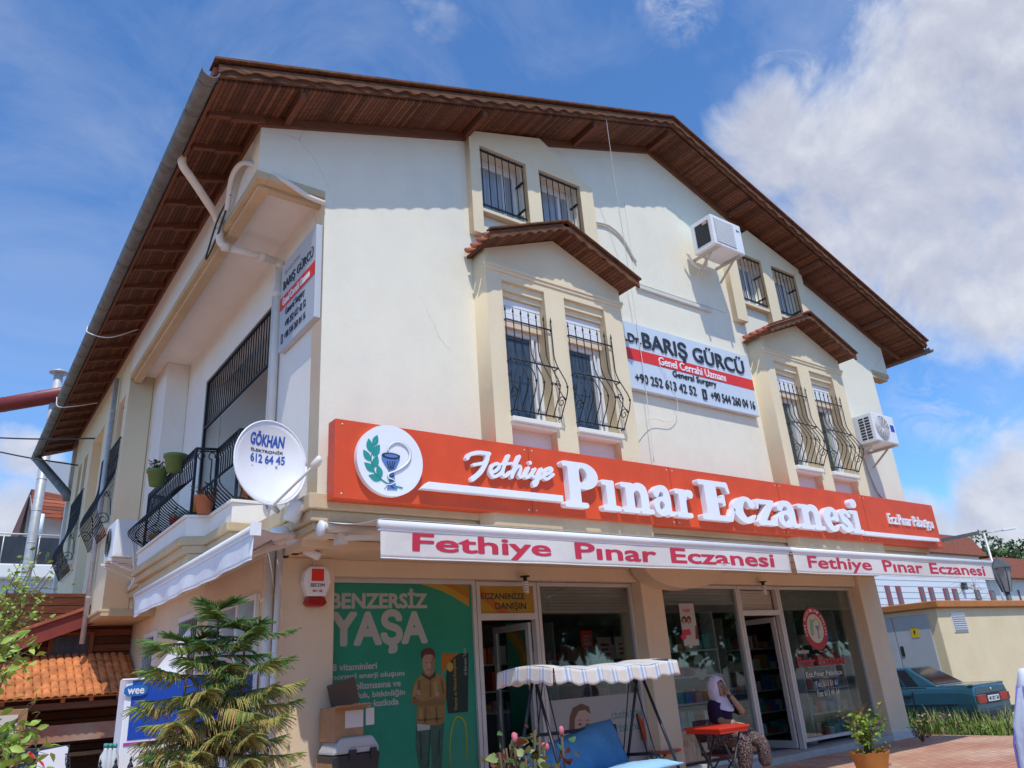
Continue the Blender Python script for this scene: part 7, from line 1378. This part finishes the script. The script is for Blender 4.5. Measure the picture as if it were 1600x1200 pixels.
# foreground twigs at the left edge
def twig_bush(label, spots, D, seed, lf_size, nl):
    p = CAM+ray(*spots[0])*D; t = thing('leafy_shrub', label, 'shrub', (p.x, p.y, GZ), 'leafy shrubs at the left edge'); rnd = random.Random(seed); w = MB(); lf = MB()
    for (x, y) in spots:
        e = CAM+ray(x, y)*(D+rnd.uniform(-.15, .15)); b0 = CAM+ray(-50+rnd.uniform(-20, 20), max(y+140, 1120))*D; pts = spline([b0, b0.lerp(e, .5)+Vector((0, 0, .05)), e], 6); w.tube(pts, [.006-.0045*i/len(pts) for i in range(len(pts))], 5)
        for k in range(nl):
            tt = rnd.uniform(.35, 1); i = min(int(tt*(len(pts)-1)), len(pts)-2); q = pts[i].lerp(pts[i+1], rnd.random())+Vector((rnd.gauss(0, .055), rnd.gauss(0, .05), rnd.gauss(0, .04))); leaf1(lf, q, Vector((rnd.gauss(0, 1), rnd.gauss(0, 1), rnd.gauss(.2, .5))).normalized(), lf_size*rnd.uniform(.7, 1.3), rnd.choice((0, 1, 1)), rnd, .5)
            if k % 3 == 0: w.tube([pts[i], q], .0015, 4)
    w.build('twigs', mat('thin_twig', (.14, .10, .05), .8), t); lf.build('leaves', [mat('spring_leaf', (.20, .34, .035), .45, var=.25), mat('spring_leaf_light', (.34, .46, .07), .45, var=.2)], t, fix=False)
twig_bush('airy shrub with small yellow green leaves at the left picture edge', [(62, 858), (48, 885), (75, 905), (30, 905), (60, 935), (22, 940), (45, 962), (8, 965), (70, 900), (10, 925), (34, 875)], 4.6, 2, .030, 34)
twig_bush('leafy shrub with broader green leaves at the lower left in front of the cafe hut', [(40, 1005), (20, 1000), (5, 1010), (25, 1022), (30, 1120), (45, 1135), (60, 1155), (15, 1130), (30, 1160), (50, 1175), (8, 1165), (20, 1190)], 4.2, 6, .050, 26)

# ------------------------------------------------------------------ right background
def kiosk():
    X, Yk = 17.4, 2.1; t = thing('transformer_kiosk', 'cream transformer kiosk with grey double doors and orange roof edge behind the blue car', 'kiosk', (X, Yk, -.36)); zt = at_x(1459, 950, X).z
    CRM = mat('cream_kiosk_paint', (.78, .64, .40), .85, col2=(.86, .72, .47), vscale=1.1, bump=.2, bscale=30)
    w = MB(); w.box(X, X+5.4, Yk, Yk+3.2, -.36, zt); w.build('wall', CRM, t, bevel=.02)
    w = MB(); w.box(X-.14, X+5.5, Yk-.14, Yk+3.3, zt+.002, zt+.17); w.build('roof_edge', mat('orange_roof_edge', (.50, .19, .055), .8, var=.12, vscale=4), t, bevel=.02)
    DG = mat('grey_door_paint', (.46, .49, .53), .5, var=.05)
    for k, (ya, yb) in enumerate(((2.35, 3.28), (3.30, 4.4))):
        w = MB(); w.box(X-.035, X-.002, ya, yb, -.2, zt-.12); o = w.build('door', DG, t, bevel=.008)
        w = MB(); yy = 3.2 if k == 0 else 3.95; w.box(X-.05, X-.0355, yy-.05, yy+.03, 1.25, 1.5); w.build('handle', BLACK, o); w = MB(); w.box(X-.045, X-.0355, ya+.25, yb-.25, .55, .58); w.build('vent_slot', BLACK, o)
    w = MB(); w.prism([(-2.78, 1.72), (-2.60, 1.72), (-2.60, 1.95), (-2.78, 1.95)], 0, .003, 2); o = flat('warning_sign', [[(-2.86, 1.68), (-2.66, 1.68), (-2.66, 1.9), (-2.76, 1.96), (-2.86, 1.9)]], .006, T(X-.036, 0, 0) @ SIDE, mat('warning_yellow', (.72, .50, .02), .5), t); flat('warning_bolt', [[(-2.78, 1.86), (-2.73, 1.86), (-2.755, 1.81), (-2.735, 1.81), (-2.785, 1.73), (-2.77, 1.79), (-2.79, 1.79)]], .004, T(X-.0425, 0, 0) @ SIDE, BLACK, o)
    a = at_y(1483, 957, Yk); b_ = at_y(1513, 987, Yk); w = MB(); w.box(a.x, b_.x, Yk-.02, Yk-.001, b_.z, a.z); o = w.build('vent_frame', FRAME, t); w = MB()
    for k in range(8): z = b_.z+.04+(a.z-b_.z-.06)*k/8; w.obox(((a.x+b_.x)/2, Yk-.035, z+.03), (b_.x-a.x-.06, .04, .012), (1, 0, 0), (0, 1, .6), (0, -.6, 1))
    w.build('vent_louvre', mat('white_louvre', (.66, .67, .7), .5), o)
kiosk()
def car():
    X0, X1, YR = 14.62, 16.20, .45; G = -.36; t = thing('parked_car', 'old blue green saloon car parked by the kiosk, seen from its left rear', 'car', ((X0+X1)/2, 2.5, G)); PT = mat('blue_green_car_paint', (.028, .115, .17), .28, .3, var=.06, coat=.6)
    Xm = (X0+X1)/2; hw = (X1-X0)/2
    # body sections along the length: (y, floor, sill height, belt height, roof or deck height, half width at deck)
    sec = [(YR, .32, .52, .78, .93, .86), (YR+.05, .26, .50, .84, .965, .90), (YR+.25, .24, .5, .88, .985, .90), (YR+.86, .24, .5, .90, .975, .88), (YR+.9, .24, .5, .90, .98, .87), (YR+2.9, .24, .5, .88, .95, .86), (YR+3.0, .24, .5, .86, .93, .85), (YR+4.05, .25, .48, .78, .84, .84), (YR+4.2, .34, .50, .68, .72, .80)]
    w = MB(); vs = []; m = 14
    for y, z0, z1, z2, z3, k in sec:
        h = hw; pr = [(-h*.92, z0), (-h*.99, z1), (-h, z1+.12), (-h*.985, z2-.05), (-h*.95, z2+.03), (-h*k, z3), (-h*.5, z3+.015), (h*.5, z3+.015), (h*k, z3), (h*.95, z2+.03), (h*.985, z2-.05), (h, z1+.12), (h*.99, z1), (h*.92, z0)]
        vs += [(Xm+a, y, G+b_) for a, b_ in pr]
    n = len(sec); w.add(vs, [(i*m+j, i*m+(j+1) % m, (i+1)*m+(j+1) % m, (i+1)*m+j) for i in range(n-1) for j in range(m)]+[tuple(range(m)), tuple((n-1)*m+j for j in range(m))]); body = w.build('body', PT, t, bevel=.02)
    # greenhouse
    w = MB(); yb0, yb1, yt0, yt1, zb, zt = YR+.78, YR+3.0, YR+1.42, YR+2.45, G+.97, G+1.38; hb, ht = hw*.87, hw*.70
    B4 = [(Xm-hb, yb0, zb), (Xm+hb, yb0, zb), (Xm+hb, yb1, zb), (Xm-hb, yb1, zb)]; T4 = [(Xm-ht, yt0, zt), (Xm+ht, yt0, zt), (Xm+ht, yt1, zt), (Xm-ht, yt1, zt)]; w.add(B4+T4, [(0, 1, 2, 3), (4, 5, 6, 7), (0, 1, 5, 4), (1, 2, 6, 5), (2, 3, 7, 6), (3, 0, 4, 7)]); w.build('cabin', PT, t, bevel=.03)
    GLS = mat('dark_car_glass', (.012, .012, .018), .08, spec=.6)
    def inset(q, pts, off, name):
        q = [Vector(a) for a in q]; nrm = (q[1]-q[0]).cross(q[3]-q[0]).normalized(); f = lambda u, v: (q[0].lerp(q[1], u)).lerp(q[3].lerp(q[2], u), v)
        c = sum((Vector(a) for a in q), Vector())/4; nrm = nrm if nrm.dot(c-Vector((Xm, YR+1.9, G+1.1))) > 0 else -nrm
        w = MB(); a = [f(*p)+nrm*off for p in pts]; k = len(a); w.add(a+[p-nrm*.008 for p in a], [tuple(range(k)), tuple(range(2*k-1, k-1, -1))]+[(i, (i+1) % k, k+(i+1) % k, k+i) for i in range(k)]); return w.build(name, GLS, t)
    inset([B4[0], B4[1], T4[1], T4[0]], [(.07, .1), (.93, .1), (.91, .93), (.09, .93)], .012, 'rear_window')
    for s in (0, 1):
        b0, b1, t1, t0 = (B4[0], B4[3], T4[3], T4[0]) if s == 0 else (B4[1], B4[2], T4[2], T4[1])
        inset([b0, b1, t1, t0], [(.20, .08), (.30, .08), (.30, .9), (.13, .9)][0:4] if False else [(.17, .08), (.30, .08), (.30, .88), (.10, .88)], .012, 'quarter_window'); inset([b0, b1, t1, t0], [(.325, .08), (.57, .08), (.57, .88), (.325, .88)], .012, 'door_window'); inset([b0, b1, t1, t0], [(.60, .08), (.93, .08), (.97, .88), (.60, .88)], .012, 'door_window')
    inset([B4[3], B4[2], T4[2], T4[3]], [(.07, .1), (.93, .1), (.92, .92), (.08, .92)], .012, 'windscreen')
    w = MB(); w.box(X0-.012, X0+.01, YR+1.30, YR+1.31, G+.4, G+.9); w.box(X0-.012, X0+.01, YR+2.25, YR+2.26, G+.4, G+.9); w.build('door_gap', BLACK, t)
    w = MB(); w.box(X0-.02, X0+.004, YR+1.36, YR+1.52, G+.76, G+.81); w.build('door_handle', BLACK, t)
    RL = mat('red_tail_lamp', (.42, .03, .02), .3)
    for s in (-1, 1): w = MB(); xa = Xm+s*hw*.93; xb = Xm+s*hw*.42; w.box(min(xa, xb), max(xa, xb), YR-.02, YR+.02, G+.62, G+.78); o = w.build('tail_lamp', RL, t, bevel=.01); w = MB(); xa = Xm+s*hw*.975; xb = Xm+s*hw*.85; w.box(min(xa, xb), max(xa, xb), YR-.022, YR+.1, G+.63, G+.77); w.build('lamp_end', mat('dark_amber_lens', (.15, .03, .01), .3), o)
    w = MB(); w.box(Xm-hw*.42, Xm+hw*.42, YR-.012, YR+.02, G+.6, G+.79); w.build('rear_panel', BLACK, t)
    w = MB(); w.box(Xm-.26, Xm+.26, YR-.024, YR-.0125, G+.635, G+.75); o = w.build('number_plate', SIGNW, t); text('plate_lettering', '48 UDT 365', (Xm-.23, Xm+.24, G+.655, G+.73), .003, T(0, YR-.0245, 0) @ FRONT, NAVY, o, bold=.02)
    w = MB(); w.box(X0-.01, X1+.01, YR-.1, YR+.1, G+.36, G+.5); w.build('rear_bumper', mat('dark_bumper', (.03, .04, .05), .5), t, bevel=.03)
    CH = mat('dull_chrome', (.45, .46, .48), .3, .8); w = MB(); w.box(X0-.016, X0+.002, YR+.4, YR+3.9, G+.60, G+.625); w.build('side_moulding', BLACK, t); w = MB(); w.box(Xm-hw*.9, Xm+hw*.9, YR-.008, YR+.01, G+.80, G+.806); w.box(Xm-hw*.88, Xm-hw*.874, YR+.03, YR+.84, G+.986, G+.9905); w.box(Xm+hw*.874, Xm+hw*.88, YR+.03, YR+.84, G+.986, G+.9905); w.build('boot_gap', BLACK, t); w = MB(); w.box(X0+.06, X0+.085, YR+1.0, YR+3.0, G+.965, G+.98); w.build('window_trim', CH, t); w = MB(); w.tube([(X1-.3, YR-.06, G+.24), (X1-.3, YR+.3, G+.24)], .025, 8); w.build('exhaust', CH, t)
    w = MB(); w.box(X0+.05, X1-.05, YR+.02, YR+.12, G+.95, G+.985); w.build('boot_lip', PT, t, bevel=.01); w = MB(); w.lathe([(.035, 0), (.03, .008)], (Xm, YR-.004, G+.87), 12, (0, -1, 0)); w.build('boot_badge', ALU, t)
    for y in (YR+.85, YR+3.35):
        for s in (-1, 1):
            w = MB(); xc = Xm+s*(hw-.1); w.lathe([(.20, -.09), (.29, -.08), (.30, 0), (.29, .08), (.20, .09)], (xc, y, G+.30), 26, (1, 0, 0)); o = w.build('wheel', BLACK, t); w = MB(); w.lathe([(.19, 0), (.17, .02), (.05, .03)], (xc+s*.085, y, G+.30), 20, (s, 0, 0)); w.build('hub_cap', mat('dull_hub', (.12, .12, .12), .5, .4), o)
car()
def white_block():
    Y = 24.; t = thing('white_long_building', 'long white building with narrow red framed windows and red roofs behind the kiosk', 'building', (60, Y, GZ)); P = PYQ(Y); WT = mat('white_siding', (.72, .74, .78), .8, var=.04); 
    x0, x1 = 38, 62.3; zt = 9.0
    w = MB(); w.box(x0, P(1546, 930)[0], Y, Y+10, -.36, zt); w.build('wall', WT, t)
    w = MB(); 
    for k in range(18): z = 1+k*.47; w.box(x0, P(1546, 930)[0], Y-.02, Y-.001, z, z+.035)
    w.build('siding_lines', mat('siding_groove', (.42, .45, .50), .8), t)
    MR = mat('dull_red_window_frame', (.30, .075, .085), .7)
    for px in (1387, 1404, 1440, 1455, 1478, 1492, 1527, 1550):
        a = P(px-6, 915+(px-1387)*.045); b_ = P(px+8, 945); w = MB(); zb = 4.2; w.box(a[0], b_[0], Y-.1, Y-.021, zb, a[1]); o = w.build('window_frame', MR, t); w = MB(); w.box(a[0]+.22, b_[0]-.22, Y-.11, Y-.101, zb, a[1]-.18, 0); w.build('pane', PANE, o)
    w = MB(); a = P(1499, 911); b_ = P(1506, 922); w.box(a[0], b_[0], Y-.4, Y-.1, b_[1], a[1]); w.build('wall_vent', BLACK, t)
    w = MB(); w.prism([(x0, zt+.002), (P(1546, 930)[0]+.5, zt+.002), (P(1546, 930)[0]-2, zt+1.6), (x0, zt+1.6)], Y-.6, Y+10, 1); w.build('roof', TILE, t)
white_block()
def right_house():
    Y = 30.; P = PYQ(Y); t = thing('tiled_house', 'far house with pale green gable and red tiled roof at the right edge', 'house', (95, Y, GZ)); x0 = P(1552, 930)[0]; x1 = x0+60
    w = MB(); w.box(x0, x1, Y, Y+10, -.36, P(1580, 905)[1]); w.build('wall', mat('offwhite_house', (.62, .62, .60), .85), t)
    z = P(1580, 905)[1]; w = MB(); w.prism([(x0-1, z+.01), (x1, z+.01), (x1, z+2), (x0+1, z+2.2)], Y-1, Y+10, 1); w.build('roof', TILE, t)
    w = MB(); a = P(1556, 894); b_ = P(1566, 882); w.prism([(a[0], a[1]), (b_[0], b_[1]), (x1, b_[1]-.8), (x1, a[1]-.6)], Y+1, Y+6, 1); w.build('green_gable', mat('pale_green_gable', (.36, .46, .36), .8), t)
    w = MB(); a = P(1590, 922); b_ = P(1597, 948); w.box(a[0], b_[0], Y-.15, Y-.02, b_[1], a[1]); w.build('window', mat('dull_red_window_frame', (.3, .075, .085)), t)
    w = MB(); a = P(1582, 955); b_ = P(1625, 972); w.box(a[0], b_[0], Y-.4, Y-.1, b_[1], a[1]); o = w.build('sign_panel', mat('lilac_sign', (.55, .50, .62), .6), t); text('sign_lettering', 'KUAFÖR', (a[0]+1, b_[0]-2, b_[1]+.25, a[1]-.2), .02, T(0, Y-.41, 0) @ FRONT, mat('purple_lettering', (.12, .04, .14), .6), o)
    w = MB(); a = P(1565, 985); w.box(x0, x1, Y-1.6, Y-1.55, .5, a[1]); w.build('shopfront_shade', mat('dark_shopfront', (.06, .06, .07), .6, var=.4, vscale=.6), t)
right_house()
def tree(label, c, r, h, seed, n, leaf=.5, group='trees behind the right hand houses', low=.72):
    t = thing('leafy_tree', label, 'tree', c, group); rnd = random.Random(seed); c = Vector(c); w = MB(); lf = MB(); w.tube([c, c+Vector((.1, 0, h*.5)), c+Vector((.3, 0, h*.8))], [.28, .2, .1], 8)
    lobes = []
    for k in range(11):
        d = Vector((rnd.gauss(0, .55), rnd.gauss(0, .55), rnd.uniform(-.35, .55))); p = c+Vector((0, 0, h*low))+Vector((d.x*r, d.y*r, d.z*h*.45)); lobes.append((p, r*rnd.uniform(.28, .5))); w.tube([c+Vector((.1, 0, h*.45)), p], [.09, .03], 5)
    for k in range(n):
        p, q = rnd.choice(lobes); d = Vector((rnd.gauss(0, 1), rnd.gauss(0, 1), rnd.gauss(0, 1))).normalized(); pp = p+d*q*rnd.random()**.35; leaf1(lf, pp, (d+Vector((rnd.gauss(0, .7), rnd.gauss(0, .7), rnd.gauss(0, .7)))).normalized(), leaf*rnd.uniform(.6, 1.3), rnd.choice((0, 0, 1, 2)), rnd, .6)
    w.build('trunk', mat('grey_bark', (.13, .10, .08), .95), t); lf.build('crown', [mat('tree_leaf', (.07, .14, .035), .6, var=.3), mat('tree_leaf_light', (.15, .22, .07), .6, var=.3), mat('tree_leaf_dark', (.025, .06, .018), .6, var=.3)], t, fix=False)
for k, (px, py, Yt, lb) in enumerate(((1525, 860, 34., 'dense dark green tree rising left of the thin street light'), (1556, 868, 36., 'pale green tree behind the thin street light pole'), (1590, 866, 38., 'wide green tree at the right edge above the tiled roofs'))):
    p = at_y(px, py, Yt); tree(lb, (p.x, Yt, -.36), 4.6, p.z+1.6, 40+k, 3200, .5)
def old_lamp():
    p = at_y(1563, 897, 3.); q = at_y(1597, 1010, 3.); t = thing('street_lamp', 'old style dark grey street lamp with glass lantern in front of the white building', 'street lamp', (q.x, 3, -.36)); DG = mat('dark_grey_lamp_post', (.10, .105, .115), .6, .2, var=.2); x = (p.x+q.x)/2+.1
    w = MB(); w.tube([(x, 3, -.36), (x, 3, .5), (x, 3, p.z-.55)], [.14, .10, .075], 14); w.lathe([(.16, 0), (.16, .3), (.1, .4)], (x, 3, -.36), 16); w.lathe([(.08, -.05), (.12, 0), (.08, .05)], (x, 3, p.z-1.6), 14); w.build('post', DG, t)
    w = MB(); w.lathe([(.13, 0), (.27, .72), (.27, .74)], (x, 3, p.z-.55), 6, smooth=False); w.build('lantern_glass', mat('dusty_lantern_glass', (.30, .31, .30), .35), t); w = MB(); w.lathe([(.33, .74), (.30, .80), (.14, .98), (.05, 1.05), (.01, 1.15)], (x, 3, p.z-.55), 6, smooth=False)
    for k in range(6): a = 6.2832*k/6; w.tube([(x+.13*math.cos(a), 3+.13*math.sin(a), p.z-.55), (x+.275*math.cos(a), 3+.275*math.sin(a), p.z+.19)], .016, 5)
    w.build('lantern_frame', DG, t)
old_lamp()
a = at_y(1537, 833, 14.); b_ = at_y(1576, 827, 13.); t = thing('street_light', 'thin tall grey street light with a long arm against the sky at the right', 'street light', (a.x, 14, -.36)); w = MB(); w.tube([(a.x, 14, -.36), (a.x, 14, a.z)], .075, 10); w.tube([a, b_], .035, 8); w.build('pole', ALU, t); w = MB(); w.obox(b_, (.9, .25, .12), b_-a, (b_-a).cross(EZ), EZ); w.build('lamp_head', PVCW, t, bevel=.03)
t = thing('sign_flood_bar', 'grey floodlight bar sticking out past the right end of the shop sign', 'lamp bar', (13.2, 1, 3.6)); a = at_y(1468, 845, .6); b_ = at_y(1532, 832, -.55); w = MB(); w.beam(a, b_, .07, .07); w.build('bar', mat('grey_bar', (.40, .40, .38), .6), t); w = MB()
for k in (.3, .88): p = a.lerp(b_, k); w.tube([p, p-EZ*.07, p-EZ*.09+Vector((.06, 0, 0))], .012, 6)
w.build('hooks', ALU, t)
# bare little tree in front of the white building
rnd = random.Random(12); p = at_y(1532, 945, 9.); t = thing('bare_tree', 'small bare tree with thin drooping twigs in front of the white building', 'tree', (p.x, 9, -.36)); w = MB(); w.tube([(p.x, 9, -.36), (p.x, 9, 2.6), (p.x-.1, 9, p.z+1.)], [.07, .05, .03], 6)
for k in range(26): a = rnd.uniform(0, 6.28); q = Vector((p.x-.1, 9, p.z+rnd.uniform(-.3, 1.1))); e = q+Vector((math.cos(a)*1.3, math.sin(a)*1.3, rnd.uniform(-.9, .5))); w.tube(spline([q, q.lerp(e, .5)+Vector((0, 0, .25)), e], 4), [.014, .012, .010, .008, .007, .006, .005, .004, .003], 4)
w.build('branches', mat('grey_twig', (.22, .20, .19), .9), t)
w = MB(); q = at_y(1568, 1065, 1.2); w.box(q.x+2.6, q.x+5.5, 1.0, 1.6, -.36, .05); tag(w.build('rubble_bank', mat('red_earth', (.30, .15, .09), .95, var=.35, vscale=4, bump=.8, bscale=6), bevel=.1), 'low bank of red earth by the kiosk behind the car boot', 'earth bank')
# red sign edge on the far right wall face
w = MB(); w.box(12.905, 12.96, .03, 1.3, 4.2, 7.0); tag(w.build('end_wall_board', REDB, bevel=.005), 'thin red edged board on the right end wall seen edge on', 'sign board')
# trees and a car across the road, which the shop glass reflects
for k, (x, y, r, h) in enumerate(((3, -29, 6, 10), (14, -28, 6, 10), (24, -30, 6.5, 9), (35, -28, 6.5, 10), (47, -30, 7, 10), (60, -29, 8, 11))):
    tree(['tree across the road, leftmost of six', 'tree across the road, second from the left of six', 'tree across the road, third from the left of six', 'tree across the road, third from the right of six', 'tree across the road, second from the right of six', 'tree across the road, rightmost of six'][k], (x, y, -.36), r, h, 60+k, 2600, 1., 'trees across the road', .5)
